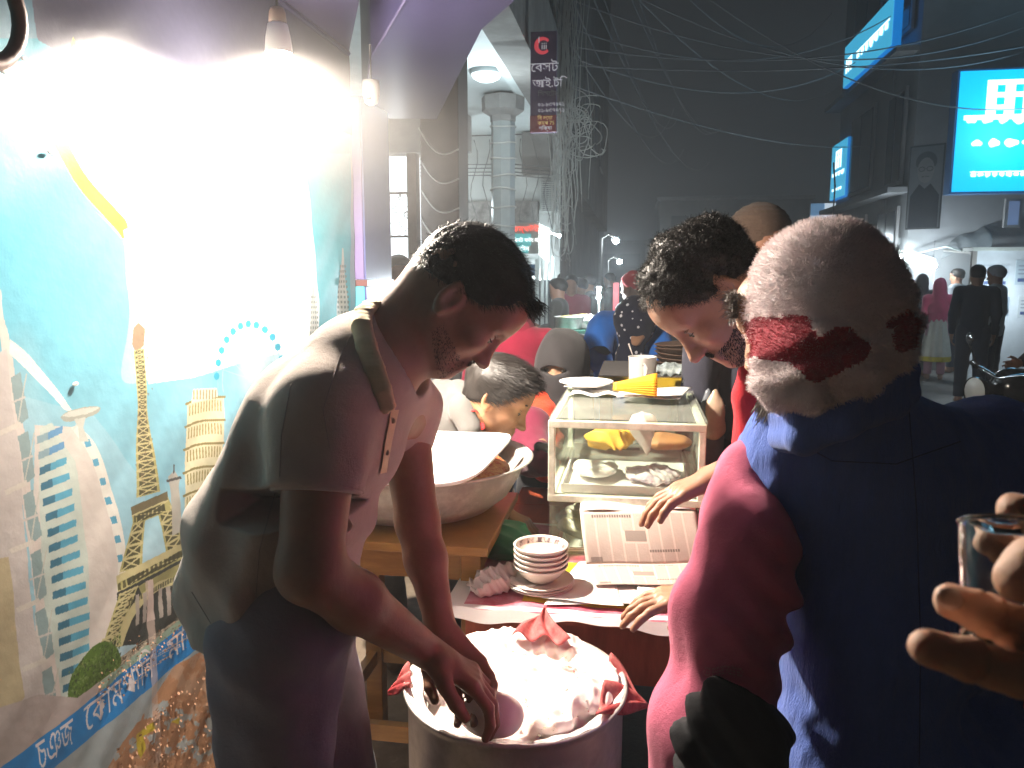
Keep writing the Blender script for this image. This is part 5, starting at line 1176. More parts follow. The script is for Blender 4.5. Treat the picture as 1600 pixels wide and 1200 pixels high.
# ================================================================== the stall: pot, stool, basin, table, case
alu = mat('aluminium', (.72, .68, .64), rough=.42, metal=.45, var=.15, vscale=7, bump=.2, bscale=30, bdist=.003, col2=(.42, .38, .36), c2scale=5)
yw = mat('varnished_wood', (.42, .20, .045), rough=.35, var=.3, vscale=5, stretch=(1, 1, 6), bump=.15, bscale=18, coat=.3, col2=(.30, .13, .03), c2scale=3)
rw_ = mat('red_table_wood', (.44, .095, .045), rough=.4, var=.3, vscale=5, stretch=(6, 1, 1), bump=.15, coat=.2)
dough = mat('dough', (.80, .68, .64), rough=.55, var=.06, bump=.4, bscale=30, bdist=.004, sss=.1)
shw = mat('white_sheet', (.84, .82, .80), rough=.4, var=.05, bump=.4, bscale=14, bdist=.006)
LUMPS = ((735, 1015, .050), (800, 1008, .056), (868, 1005, .05), (790, 1062, .056), (905, 1090, .058), (845, 1055, .048), (930, 1040, .045), (700, 1075, .042), (860, 1125, .040), (760, 1040, .04), (955, 1065, .035), (886, 1012, .038))
ZP = .80; PC = onz(805, 1064, ZP); PR = .217
pot = thing('cooking_pot', 'tall dented aluminium pot full of white dough in front of the red table', 'pot', (PC.x, PC.y, .12))
g = MB(); g.lathe((PC.x, PC.y, 0), [(0, .13), (PR-.03, .13), (PR-.012, .15), (PR-.010, .40), (PR-.010, ZP-.02), (PR-.004, ZP-.004), (PR, ZP), (PR-.003, ZP+.004), (PR-.010, ZP), (PR-.016, ZP-.03), (PR-.016, ZP-.12), (0, ZP-.12)], 96, wob=lambda t, i: .004*sin(3*t+i)); g.build('pot_body', alu, pot, smooth=True)
F = Field((PC.x-.23, PC.y-.23, ZP-.12), (PC.x+.23, PC.y+.23, ZP+.12), .0030)
F.cap((PC.x, PC.y, ZP-.115), (PC.x, PC.y, ZP-.11), .205, None, .01, sq=(V(0, 0, 1), 1.75)); 
for px, py, r in LUMPS:
    c = onz(px, py, ZP-.008); F.ell(c, (r, r*.9, r*.42), k=.03)
def dd_(P):
    w = 2.2*snoise(P, 14, 3, 2); a = np.array([1, 1, .4])*P
    return .0036*np.abs(np.sin(95*a[:, 0]+40*a[:, 1]+w*2))+.0032*np.abs(np.sin(-60*a[:, 0]+105*a[:, 1]+w*2.4))+.0025*snoise(P, 130, 4, 3)-.010
F.disp(dd_)
cyl = np.sqrt((F.lo[0]+F.h*np.arange(F.n[0])-PC.x)[:, None, None]**2+(F.lo[1]+F.h*np.arange(F.n[1])-PC.y)[None, :, None]**2)-(PR-.017); F.d = np.maximum(F.d, cyl.astype(np.float32)+np.zeros_like(F.d))
F.build('dough', dough, pot)
bp_ = onz(772, 1118, ZP+.03)
F = Field(bp_-V(.09, .09, .09), bp_+V(.09, .09, .09), .003); F.ell(bp_, (.050, .046, .036), k=.01); F.ell(bp_+V(-.035, .015, -.01), (.03, .03, .022), k=.02); F.disp(lambda P: .003*snoise(P, 50, 4, 3)); F.build('dough_ball', dough, pot)
g = MB(); R = random.Random(9); herb = mat('herb_fleck', (.10, .09, .03), rough=.6); chil = mat('chilli_fleck', (.35, .03, .03), rough=.5)
for i in range(420):
    px, py = R.gauss(830, 75), R.gauss(1070, 40); c = onz(px, py, ZP+.02)
    if (c-V(PC.x, PC.y, c.z)).length > .19: continue
    zz = ZP+.002
    for qx, qy, r in LUMPS:
        k = onz(qx, qy, ZP-.008); dd = (V(c.x, c.y, 0)-V(k.x, k.y, 0)).length
        if dd < r*.8: zz = max(zz, ZP-.006+.42*r*math.sqrt(1-(dd/r)**2))
    a = R.uniform(0, 6.28); s_ = R.uniform(.002, .007); d1 = V(cos(a), sin(a), .1)*s_; d2 = V(-sin(a), cos(a), .3)*s_*.4; p = V(c.x, c.y, zz+.002); g.add([p, p+d1, p+d1+d2, p+d2], [(0, 1, 2, 3)], R.choice((0, 1, 2, 2, 2)))
tag(g.build('herb_flecks', [herb, chil, mat('crumb', (.50, .32, .16), rough=.7)], pot), kind='stuff')
def sheet(name, fn, nu, nv, m, parent=None, th=.0, **k):
    P = [fn(i/nu, j/nv) for j in range(nv+1) for i in range(nu+1)]; fs = [(j*(nu+1)+i, j*(nu+1)+i+1, (j+1)*(nu+1)+i+1, (j+1)*(nu+1)+i) for j in range(nv) for i in range(nu)]
    o = mesh(name, P, fs, m, parent, smooth=True, **k)
    if th: md = o.modifiers.new('thickness', 'SOLIDIFY'); md.thickness = th; md.offset = 0
    return o
net = mat('red_net_cloth', (.34, .025, .03), rough=.8, var=.5, vscale=40, col2=(.45, .14, .13), c2scale=14, bump=.5)
def flap(name, a, tip, b, drop=.0):
    a, tip, b = onz(*a), onz(*tip), onz(*b)
    def fn(u, v):
        e = a.lerp(b, u); p = e.lerp(tip, v*(1-.0*u)); q = p+V(0, 0, .010*sin(14*u+5*v)*(1-v*.5)+drop*v); return q
    return sheet(name, fn, 20, 16, net, pot, .002)
flap('net_corner', (800, 992, ZP+.030), (852, 950, ZP+.05), (892, 1004, ZP+.030), 0)
flap('net_corner', (955, 1020, ZP+.015), (1012, 1080, ZP+.0), (930, 1125, ZP+.012), -.03); flap('net_corner', (640, 1035, ZP+.015), (606, 1068, ZP+.0), (642, 1075, ZP+.012), -.02)
def ringsheet(u, v):
    a = 2*pi*u; r = PR*(.82+.15*v)*(1+.006*sin(9*a)); return V(PC.x+r*cos(a), PC.y+r*sin(a), ZP+.002+.002*sin(11*a+2*v)*(1-v)+.001*sin(30*a)-(1-v)*.014)
sheet('plastic_lining', ringsheet, 160, 8, mat('clear_lining', (.72, .68, .67), rough=.25, var=.1, bump=.4, bscale=20), pot, .001)
# ---- stool and basin --------------------------------------------------------------------------------
ZS = .92
stl = thing('wooden_stool', 'tall yellow varnished wooden stool carrying the wide aluminium basin', 'stool', onz(640, 850, ZS)-V(0, 0, ZS-.12))
fl, fr_ = onz(536, 852, ZS), onz(752, 852, ZS); dp = .46; dv = V(0, 1, 0); rx = V(1, 0, 0)
fl = V(fr_.x-.46, fr_.y, ZS)
fl.y = fr_.y = (fl.y+fr_.y)/2 if False else fr_.y
g = MB(); g.bx((fl.x-.02, fl.y-.02, ZS-.024), (fr_.x+.02, fl.y+dp+.02, ZS), bev=.004); g.build('seat_board', yw, stl)
LG = [(fl.x+.028, fl.y+.028), (fr_.x-.028, fl.y+.028), (fl.x+.028, fl.y+dp-.028), (fr_.x-.028, fl.y+dp-.028)]
for x, y in LG: g = MB(); g.bx((x-.026, y-.026, .122), (x+.026, y+.026, ZS-.025), bev=.003); g.build('leg', yw, stl)
for (a, b) in ((0, 1), (2, 3), (0, 2), (1, 3)):
    for z0, z1, t_ in ((ZS-.10, ZS-.026, .012), (.36, .405, .012)):
        xa, ya = LG[a]; xb, yb = LG[b]; g = MB()
        if ya == yb: g.bx((xa+.027, ya-t_, z0), (xb-.027, ya+t_, z1))
        else: g.bx((xa-t_, ya+.027, z0), (xa+t_, yb-.027, z1))
        g.build('apron' if z0 > .5 else 'stretcher', yw, stl)
BC = at(648, 722, 2.22); BC.z = 1.066; BR = .338
bas = thing('aluminium_basin', 'wide shallow aluminium basin on the wooden stool beneath a white tray', 'basin', (BC.x, BC.y, ZS))
g = MB(); g.lathe((BC.x, BC.y, 0), [(0, ZS+.004), (.18, ZS+.004), (.225, ZS+.012), (.272, ZS+.05), (.302, ZS+.10), (.316, BC.z-.012), (BR, BC.z), (BR+.004, BC.z+.004), (BR-.001, BC.z+.007), (.312, BC.z-.004), (.296, ZS+.10), (.266, ZS+.055), (.22, ZS+.020), (0, ZS+.012)], 96, wob=lambda t, i: .004*sin(2*t)+.0015*sin(7*t+i)); g.build('basin_body', alu, bas, smooth=True)
chl = mat('red_chilli_mix', (.42, .05, .02), rough=.5, var=.5, vscale=60, bump=1, bscale=140, bdist=.006, col2=(.55, .30, .12), c2scale=70)
F = Field((BC.x-.31, BC.y-.31, ZS), (BC.x+.31, BC.y+.31, BC.z+.06), .006); F.ell((BC.x+.01, BC.y, BC.z-.035), (.262, .262, .034), k=.01); F.disp(lambda P: .006*snoise(P, 50, 3, 3)); F.build('chilli_mix', chl, bas)
tr = thing('white_tray', 'blindingly lit white plastic tray tilted on top of the aluminium basin', 'tray', (BC.x, BC.y, BC.z))
q0 = [onz(545, 690, BC.z+.05), onz(690, 672, BC.z+.055), onz(806, 686, BC.z+.045), onz(738, 762, BC.z+.02), onz(545, 766, BC.z+.02)]
def trayfn(u, v):
    top_ = q0[0].lerp(q0[2], u)+V(0, .05*sin(pi*u), 0); bot = q0[4].lerp(q0[3], u); p = bot.lerp(top_, v); e = max(abs(u-.5), abs(v-.5))*2; cc0 = q0[4].lerp(q0[2], .5); rd_ = (abs(2*u-1)**6+abs(2*v-1)**6)**(1/6); p = cc0+(p-cc0)*(e/max(rd_, 1e-6) if rd_ > 1e-6 else 1)
    return p+V(0, 0, .004*sin(7*u)+(.014*max(0, e-.9)/.1))
sheet('tray', trayfn, 40, 24, shw, tr, .003)
g = MB(); g.tube([trayfn(u, 1) for u in LS(0, 1, 20)]+[trayfn(1, v) for v in LS(1, 0, 12)]+[trayfn(u, 0) for u in LS(1, 0, 20)]+[trayfn(0, v) for v in LS(0, 1, 12)], .0045, 6); g.build('rolled_rim', shw, tr, smooth=True)
# ---- red table --------------------------------------------------------------------------------------
ZT = .82; A = onz(706, 946, ZT); TW, TD = 1.15, 1.05
tb = thing('red_table', 'red brown wooden table spread with bright papers and plates', 'table', (A.x+TW/2, A.y+TD/2, .12))
nb_ = 5
for k in range(nb_): y0 = A.y-.01+k*(TD+.01)/nb_; g = MB(); g.bx((A.x+.012, y0, ZT-.026), (A.x+TW, y0+(TD+.01)/nb_-.003, ZT-.004), bev=.002); g.build('plank', rw_, tb)
g = MB(); g.bx((A.x+.03, A.y+.006, ZT-.165), (A.x+TW-.02, A.y+.030, ZT-.027), bev=.002); g.build('apron', rw_, tb)
g = MB(); g.bx((A.x+.03, A.y+.031, ZT-.165), (A.x+.054, A.y+TD-.02, ZT-.027)); g.build('apron', rw_, tb)
for x, y in ((A.x+.06, A.y+.06), (A.x+TW-.06, A.y+.06), (A.x+.06, A.y+TD-.06), (A.x+TW-.06, A.y+TD-.06)): g = MB(); g.bx((x-.028, y-.028, .001 if x > -.3 else .12), (x+.028, y+.028, ZT-.166), bev=.003); g.build('leg', rw_, tb)
# printed oilcloth at the left of the table: white border, crimson field, yellow panel
oc_ = thing('oilcloth', 'crumpled oilcloth with crimson field white border and yellow patch on the table corner', 'tablecloth', (A.x+.3, A.y+.2, ZT))
crim = mat('crimson_print', (.42, .045, .09), rough=.3, var=.3, vscale=12, bump=.4, bscale=10, col2=(.55, .25, .30), c2scale=8); yel = mat('yellow_print', (.62, .50, .02), rough=.3, var=.1, bump=.3, bscale=10); wbr = mat('white_border', (.70, .64, .62), rough=.3, var=.08, bump=.3, bscale=10)
u0x, u1x = -.016, .62
def ofn(u, v, dz=0, ru=(u0x, u1x), rv=(-.012, .62)):
    x = A.x+ru[0]+(ru[1]-ru[0])*u; y = A.y+rv[0]+(rv[1]-rv[0])*v; ex = min(0, x-A.x-.01)
    return V(x, y, ZT+.003+dz+.003*(1+sin(22*x+7*y))*.6+.0015*sin(60*x)*sin(40*y)-(.012*max(0, (A.y-y)/.012)))
sheet('white_border', lambda u, v: ofn(u, v), 60, 50, wbr, oc_); sheet('crimson_field', lambda u, v: ofn(u, v, .0012, (.028, .60), (-.008, .60)), 50, 40, crim, oc_)
sheet('yellow_patch', lambda u, v: ofn(u, v, .0024, (.16+.0, .44), (.03, .30)), 30, 24, yel, oc_)
# folded hem of the cloth drooping over the front edge
sheet('hem', lambda u, v: V(A.x-.016+.62*u, A.y-.013-.012*v, ZT+.003-.020*v-.008*sin(9*u)*v+.003*sin(30*u)), 50, 4, wbr, oc_)
# ---- papers -----------------------------------------------------------------------------------------
pap = mat('white_paper', (.80, .78, .75), rough=.6, var=.04)
def paper(label, pts, z, curl=0.0, name='paper_sheet', m=pap, cat='paper', lift=None, grp=None):
    q = [onz(x, y, z) for x, y in pts]
    def fn(u, v):
        p = q[0].lerp(q[1], u).lerp(q[3].lerp(q[2], u), v); return p+V(0, 0, .0015*sin(9*u+4*v)+curl*max(0, .25-u)**2*16*.05+(lift(u, v) if lift else 0))
    o = sheet(name, fn, 24, 18, m, None, .0006); return tag(o, label, cat, grp)
paper('wide white sheet of paper lit brightly in the middle of the table', [(905, 878), (1120, 878), (1150, 946), (850, 944)], ZT+.014, lift=lambda u, v: .002*sin(5*u))
paper('white paper with a curled corner at the front edge beside the plates', [(880, 905), (960, 905), (975, 947), (800, 930)], ZT+.020, lift=lambda u, v: .018*max(0, .3-u)/.3*v)
paper('pale sheet under the newspaper reaching the front right of the table', [(1000, 900), (1150, 896), (1165, 952), (990, 949)], ZT+.022)
# newspaper: printed image of columns
nn_ = 420; NI = np.full((nn_, nn_, 3), (.50, .42, .37), np.float32); R = random.Random(8)
for c in range(9):
    x0 = 10+c*45
    for rr_ in range(20, nn_-12, 4):
        if c in (3, 4) and 150 < rr_ < 250: continue
        x = x0
        while x < x0+38: w_ = R.randint(2, 7); NI[rr_:rr_+2, x:min(x+w_, x0+38)] *= .52; x += w_+1
for (a, b, c, d, v_) in ((150, 235, 152, 226, .45), (30, 52, 40, 180, .3), (300, 322, 230, 330, .35), (20, 34, 250, 300, .3), (360, 400, 20, 60, .5)):
    NI[a:b, c:d] *= v_ if (b-a) > 30 else 1
    if (b-a) <= 30:
        for x in range(c, d, 9): NI[a:b, x:x+6] *= v_
nim = bpy.data.images.new('newsprint', nn_, nn_); bf = np.ones((nn_, nn_, 4), np.float32); bf[..., :3] = np.clip(NI, 0, 1)**(1/2.2); nim.pixels.foreach_set(bf[::-1].ravel()); nim.pack(); NEWS = print_mat('newsprint', nim, .8, .3)
def uvsheet(o, nu, nv):
    uvl = o.data.uv_layers.new(name='UVMap'); li = np.empty(len(o.data.loops), np.int32); o.data.loops.foreach_get('vertex_index', li)
    UV = np.array([(i/nu, j/nv) for j in range(nv+1) for i in range(nu+1)], np.float32); uvl.data.foreach_set('uv', UV[li].ravel())
np_ = thing('newspaper', 'open newspaper held upright against the glass case by two hands', 'newspaper', onz(1010, 915, ZT))
n0, n1 = onz(930, 914, ZT+.03), onz(1112, 912, ZT+.03); n2, n3 = at(1104, 880, 1.93), at(916, 882, 1.93); n4, n5 = at(1087, 797, 1.99), at(906, 799, 1.99)
for nm_, (a, b, c, d) in (('lower_page', (n0, n1, n2, n3)), ('upper_page', (n3, n2, n4, n5))):
    o = sheet(nm_, lambda u, v: a.lerp(b, u).lerp(d.lerp(c, u), v)+V(0, -.010*sin(pi*v)*(1 if nm_ == 'upper_page' else .3)+.003*sin(8*u), 0), 24, 16, NEWS, np_, .0008); uvsheet(o, 24, 16)
a, b = n5, n4; sheet('folded_edge', lambda u, v: a.lerp(b, u)+V(0, .06*v, .012*sin(pi*v)+.004*sin(9*u)), 24, 8, pap, np_, .0008)
# ---- crockery ---------------------------------------------------------------------------------------
cer = mat('cream_crockery', (.66, .58, .52), rough=.22, var=.04, spec=.6); pat = mat('purple_glaze', (.16, .10, .16), rough=.25, var=.4, vscale=60); SCt = onz(845, 912, ZT+.022)
def dish(name, label, z, r, h, rim_m, n=1, grp=None, inner=False):
    t = thing(name, label, name.split('_')[-1], (SCt.x, SCt.y, z), grp); c = (SCt.x, SCt.y, z)
    g = MB(); pr = [(0, .0), (r*.5, 0), (r*.53, .003), (r*.72, h*.35), (r*.92, h*.8), (r, h), (r+.001, h+.0025), (r-.003, h+.003), (r-.006, h-.002), (r*.84, h*.70), (r*.62, h*.30), (r*.45, .005), (0, .005)] if h > .02 else [(0, 0), (r*.6, 0), (r*.64, .002), (r, h), (r+.001, h+.002), (r-.003, h+.0025), (r*.62, .005), (0, .005)]
    g.lathe(c, pr, 56); g.build('body', cer, t, smooth=True)
    g = MB(); k = [(r-.008, h-.002+.0012), (r*.80, h*.62+.0014)] if h > .02 else [(r-.004, h+.0008), (r*.72, h*.35+.0016)]
    g.lathe(c, k, 56); g.build('glazed_band', rim_m, t, smooth=True); return t
for i in range(3): dish('dinner_plate', ['lowest', 'middle', 'topmost'][i]+' purple-rimmed plate under the stack of bowls', ZT+.012+.0065*i, .078, .010, pat, grp='plates and bowls in one stack')
bw = mat('brushed_glaze', (.12, .08, .09), rough=.3, var=.6, vscale=30, stretch=(1, 1, .2), col2=(.60, .52, .46), c2scale=45, c2t=.5, c2w=.05)
for i in range(5):
    dish('serving_bowl', ['lowest', 'second lowest', 'middle', 'second highest', 'topmost'][i]+' cream bowl in the stack standing on the plates', ZT+.034+.0125*i, .0655, .036, bw, grp='plates and bowls in one stack')
# crumpled things
def crumple(name, c, r, m, label, cat, seed=0, h=.003, amp=.010, f=38, parent=None, blobs=()):
    c = Vector(c); F = Field(c-V(*[x*1.5+.04 for x in r]), c+V(*[x*1.5+.04 for x in r]), h); F.ell(c, r, k=.01)
    for (dx, dy, dz, rr2) in blobs: F.ell(c+V(dx, dy, dz), rr2 if isinstance(rr2, tuple) else (rr2,)*3, k=.02)
    rg = np.random.default_rng(seed); k1, k2, k3 = [rg.normal(size=3) for _ in range(3)]; k1, k2, k3 = [k/np.linalg.norm(k)*f for k in (k1, k2, k3)]
    def fn(P): w = snoise(P, f*.4, seed, 2)*1.8; return amp*(np.abs(np.sin(P@k1+w))+.7*np.abs(np.sin(P@k2*1.7+w*1.3))+.4*np.abs(np.sin(P@k3*3+w*2))-.9)
    F.disp(fn); F.plane(c-V(0, 0, r[2]*.9), V(0, 0, -1)); o = F.build(name, m, parent); return tag(o, label, cat) if label else o
c = onz(772, 905, ZT+.03); crumple('crumpled_cloth', c, (.050, .045, .034), cloth('pinkish_cloth', (.62, .48, .45), weave=0, bump=.2), 'crumpled pinkish white rag beside the stack of bowls', 'cloth', 3, .0024, .0085, 75, blobs=((-.02, -.04, -.014, (.03, .02, .012)), (.03, .03, .01, .022), (-.04, .0, -.018, (.03, .018, .01))))
c = onz(795, 845, ZT+.05); crumple('green_bag', c, (.085, .07, .048), mat('green_plastic', (.04, .26, .12), rough=.42, var=.2, bump=.4, bscale=20), 'crumpled dark green plastic bag between the basin and the glass case', 'bag', 6, .0032, .014, 34, blobs=((.07, -.02, -.02, (.06, .03, .014)), (-.03, .03, .01, .03)))
# ---- glass case -------------------------------------------------------------------------------------
ct = 1.206; g0 = onz(866, 878, ZT); gx0, gy0 = g0.x, onz(862, 655, ct).y; gy0 = (g0.y+gy0)/2; gx0 = onz(863, 655, ct).x; GW, GD = .385, .60
gc_ = thing('glass_case', 'two-tier glass display case with pale frames on the table', 'display case', (gx0+GW/2, gy0+GD/2, ZT+.004))
fm = mat('pale_case_frame', (.70, .70, .58), rough=.3, var=.25, vscale=30, bump=.3, bscale=40, col2=(.50, .52, .42), c2scale=20)
gls = bpy.data.materials.new('case_glass'); gls.use_nodes = True; N_g = gls.node_tree.nodes; L_g = gls.node_tree.links
pg = N_g['Principled BSDF']; pg.inputs['Base Color'].default_value = (.78, .80, .70, 1); pg.inputs['Roughness'].default_value = .06
tg = N_g.new('ShaderNodeBsdfTransparent'); tg.inputs[0].default_value = (.93, .96, .93, 1); mg = N_g.new('ShaderNodeMixShader'); fg = N_g.new('ShaderNodeLayerWeight'); fg.inputs[0].default_value = .12
dg = N_g.new('ShaderNodeTexNoise'); dg.inputs['Scale'].default_value = 9; mr_ = N_g.new('ShaderNodeMath'); mr_.operation = 'MULTIPLY_ADD'; mr_.inputs[1].default_value = .17; L_g.new(dg.outputs[0], mr_.inputs[0]); fsc = N_g.new('ShaderNodeMath'); fsc.operation = 'MULTIPLY'; fsc.inputs[1].default_value = .6; L_g.new(fg.outputs['Fresnel'], fsc.inputs[0]); geo = N_g.new('ShaderNodeNewGeometry'); inv = N_g.new('ShaderNodeMath'); inv.operation = 'SUBTRACT'; inv.inputs[0].default_value = 1; L_g.new(geo.outputs['Backfacing'], inv.inputs[1]); f2 = N_g.new('ShaderNodeMath'); f2.operation = 'MULTIPLY'; L_g.new(fsc.outputs[0], f2.inputs[0]); L_g.new(inv.outputs[0], f2.inputs[1]); L_g.new(f2.outputs[0], mr_.inputs[2])
L_g.new(mr_.outputs[0], mg.inputs[0]); L_g.new(tg.outputs[0], mg.inputs[1]); L_g.new(pg.outputs[0], mg.inputs[2]); L_g.new(mg.outputs[0], N_g['Material Output'].inputs[0])
x0, x1, y0, y1, z0, z1, zm = gx0, gx0+GW, gy0, gy0+GD, ZT+.006, ct, onz(866, 776, 1).z; zm = at(866, 772, 2.08).z
def bar(a, b, w=.020): g = MB(); g.bx(V(min(a[0], b[0])-w/2, min(a[1], b[1])-w/2, min(a[2], b[2])-w/2), V(max(a[0], b[0])+w/2, max(a[1], b[1])+w/2, max(a[2], b[2])+w/2), bev=.0022); return g.build('frame_bar', fm, gc_)
e = .0105
for x in (x0, x1):
    for y in (y0, y1): bar((x, y, zm+e+.001), (x, y, z1-e-.001-.01+.0), .018)
for z in (zm, z1-.010):
    for y in (y0, y1): bar((x0, y, z), (x1, y, z), .019)
    for x in (x0, x1): bar((x, y0+.021, z), (x, y1-.021, z), .017)
def pane(lo, hi, nm='glass_pane'): g = MB(); g.bx(lo, hi); return g.build(nm, gls, gc_)
pane((x0-.008, y0-.008, z1+.001), (x1+.012, y1+.008, z1+.006)); pane((x0+.012, y0-.002, zm+.012), (x1-.012, y0+.002, z1-.022)); pane((x0-.002, y0+.012, zm+.012), (x0+.002, y1-.012, z1-.022)); pane((x1-.002, y0+.012, zm+.012), (x1+.002, y1-.012, z1-.022)); pane((x0+.012, y1-.002, zm+.012), (x1-.012, y1+.002, z1-.022))
pane((x0-.006, y0-.004, z0), (x1+.006, y0+.001, zm-.011)); pane((x0-.004, y0+.006, z0), (x0+.001, y1, zm-.011)); pane((x1-.001, y0+.006, z0), (x1+.004, y1, zm-.011))
g = MB(); g.bx((x0+.010, y0+.012, zm-.004), (x1-.010, y1-.012, zm+.004)); g.build('shelf', fm, gc_)
g = MB(); g.bx((x0+.012, y0+.08, zm+.086), (x1-.012, y1-.015, zm+.091)); g.build('shelf', gls, gc_)
# things in and on the case
t = thing('metal_tray', 'white rectangular tray inside the glass case', 'tray', ((x0+x1)/2, y0+.25, zm+.006)); g = MB(); a_, b_ = x0+.022, x1-.022; yy0, yy1 = y0+.03, y0+.46
g.bx((a_, yy0, zm+.007), (b_, yy1, zm+.011)); g.build('tray_base', shw, t)
for lo, hi in (((a_, yy0, zm+.0115), (b_, yy0+.004, zm+.03)), ((a_, yy1-.004, zm+.0115), (b_, yy1, zm+.05)), ((a_, yy0+.005, zm+.0115), (a_+.004, yy1-.005, zm+.03)), ((b_-.004, yy0+.005, zm+.0115), (b_, yy1-.005, zm+.03))): MB().bx(lo, hi).build('tray_side', shw, t)
MB().bx((a_+.12, yy1-.008, zm+.032), (a_+.21, yy1-.0045, zm+.040)).build('handle_slot', mat('slot', (.2, .2, .2)), t)
crumple('folded_cloth', (x0+.105, y0+.20, zm+.036), (.068, .10, .020), shw, 'white folded cloth heap on the left of the tray inside the case', 'cloth', 8, .0036, .006, 40)
crumple('onion_heap', (x1-.115, y0+.17, zm+.030), (.082, .085, .020), mat('sliced_onion', (.50, .38, .50), rough=.4, var=.5, vscale=40, col2=(.66, .60, .62), c2scale=25), 'heap of mauve sliced onion on the tray inside the case', 'onions', 9, .0034, .010, 70)
ypm = mat('yellow_paper', (.72, .42, .05), rough=.5, var=.15, bump=.3, bscale=20)
crumple('yellow_paper_bag', (x0+.15, y0+.17, zm+.128), (.070, .06, .036), ypm, 'crumpled yellow paper bag at the top inside the case', 'paper bag', 12, .0032, .014, 46)
c = V(x0+.235, y0+.09, z1-.062); F = Field(c-V(.07, .06, .08), c+V(.07, .06, .08), .0032); F.cap(c+V(0, 0, .035), c+V(.015, 0, -.045), .040, .006, .01); F.disp(lambda P: .004*np.abs(np.sin(110*P[:, 0]+60*P[:, 2]))+.003*snoise(P, 70, 3)); o = F.build('plastic_pouch', mat('milky_plastic', (.62, .56, .54), rough=.3, var=.2, bump=.4)); tag(o, 'milky crumpled plastic pouch hanging from the roof inside the case', 'pouch')
crumple('brown_bread', (x1-.085, y0+.20, zm+.118), (.075, .06, .024), mat('bread_crust', (.42, .20, .08), rough=.6, var=.3, bump=.3), 'brown flat loaf behind the pouch inside the case', 'bread', 14, .0036, .004, 20)
crumple('wrapped_packet', (x0+.07, y0+.20, ZT+.055), (.075, .12, .040), mat('clear_wrap', (.32, .33, .26), rough=.2, var=.4, vscale=14, bump=.6, bscale=30, col2=(.55, .50, .40), c2scale=12), 'greenish cellophane packet in the lower tier behind the glass', 'packet', 17, .0036, .010, 40)
for i in range(5): paper_ = MB().box(V(x0+.11+.004*i, y0+.12, ZT+.012+.004*i), (.19, .14, .0032), (V(cos(.05*i), sin(.05*i), 0), V(-sin(.05*i), cos(.05*i), 0), V(0, 0, 1))).build('paper_stack_sheet', pap if i % 2 else mat('grey_paper', (.40, .40, .36))); tag(paper_, ('lowest', 'second lowest', 'middle', 'second highest', 'topmost')[i]+' paper of the small stack on the lower tier of the case', 'paper', 'papers stacked under the shelf of the case')
zc = ct+.007
o = sheet('paper_sheet', lambda u, v: V(x0+.0+.17*u+.02*sin(5*v), y0+.34+.22*v, zc+.003+.010*sin(6*u+3*v)**2), 20, 20, pap, None, .0006); tag(o, 'glaring white paper lying on the left of the case roof', 'paper')
o = sheet('paper_sheet', lambda u, v: V(x0+.16+.18*u+.05*v, y0+.25+.22*v, zc+.018+.003*sin(6*u+3*v)), 16, 12, pap, None, .0006); tag(o, 'flat white paper on the right half of the case roof under the orange cone', 'paper')
pl = thing('enamel_plate', 'wide shallow white plate at the back left of the case roof', 'plate', (x0+.06, y1-.14, zc)); g = MB(); g.lathe((x0+.06, y1-.14, zc+.02), [(0, 0), (.055, .0), (.085, .012), (.087, .014), (.084, .016), (.055, .005), (0, .005)], 48); g.build('plate_body', shw, pl, smooth=True)
# corrugated paper cone
c0 = V(x0+.205, y0+.27, zc+.028); ocm = mat('orange_crepe_paper', (.85, .38, .02), rough=.45, var=.12)
def conefn(u, v):
    a = -.15*pi+1.3*pi*u; r = .018+.040*v; w = 1+.07*(1 if int(u*44) % 2 else -1); return c0+V(-.055+.125*v, -.010+r*cos(a)*w*.6, .020+r*sin(a)*w*.72-.004)
t = sheet('crepe_paper_cone', conefn, 88, 10, ocm, None, .001); tag(t, 'orange pleated paper cup lying on the case roof', 'paper cup')
g = MB()
for k in range(13): u = .25+.05*k; p = conefn(u, .35); p2 = conefn(u, .8); nrm_ = (p-c0-V(0, 0, .02)); nrm_.x = 0; nrm_.normalize(); g.prism([p+nrm_*.002, p2+nrm_*.002, p2+nrm_*.002+V(0, .0012, .0016), p+nrm_*.002+V(0, .0012, .0016)], nrm_*.0006)
# mug
mc = V(x0+.235, y1-.07, zc); mg_ = thing('plastic_mug', 'translucent white plastic mug standing at the back of the case roof', 'mug', mc); mk = mat('milky_mug', (.60, .58, .55), rough=.3, var=.05, trans=.25)
g = MB(); g.lathe(mc, [(0, .001), (.040, .001), (.042, .004), (.045, .105), (.0465, .107), (.0455, .109), (.043, .106), (.040, .008), (0, .007)], 40); g.build('mug_body', mk, mg_, smooth=True)
g = MB(); g.tube([mc+V(.005, -.045, .085), mc+V(.010, -.070, .080), mc+V(.010, -.074, .05), mc+V(.006, -.045, .022)], .006, 8); g.build('handle', mk, mg_, smooth=True)
g = MB(); g.tube([mc+V(-.01, 0, .05), mc+V(-.045, -.01, .15)], .003, 6); tag(g.build('spoon', alu), 'thin spoon sticking out of the plastic mug', 'spoon')
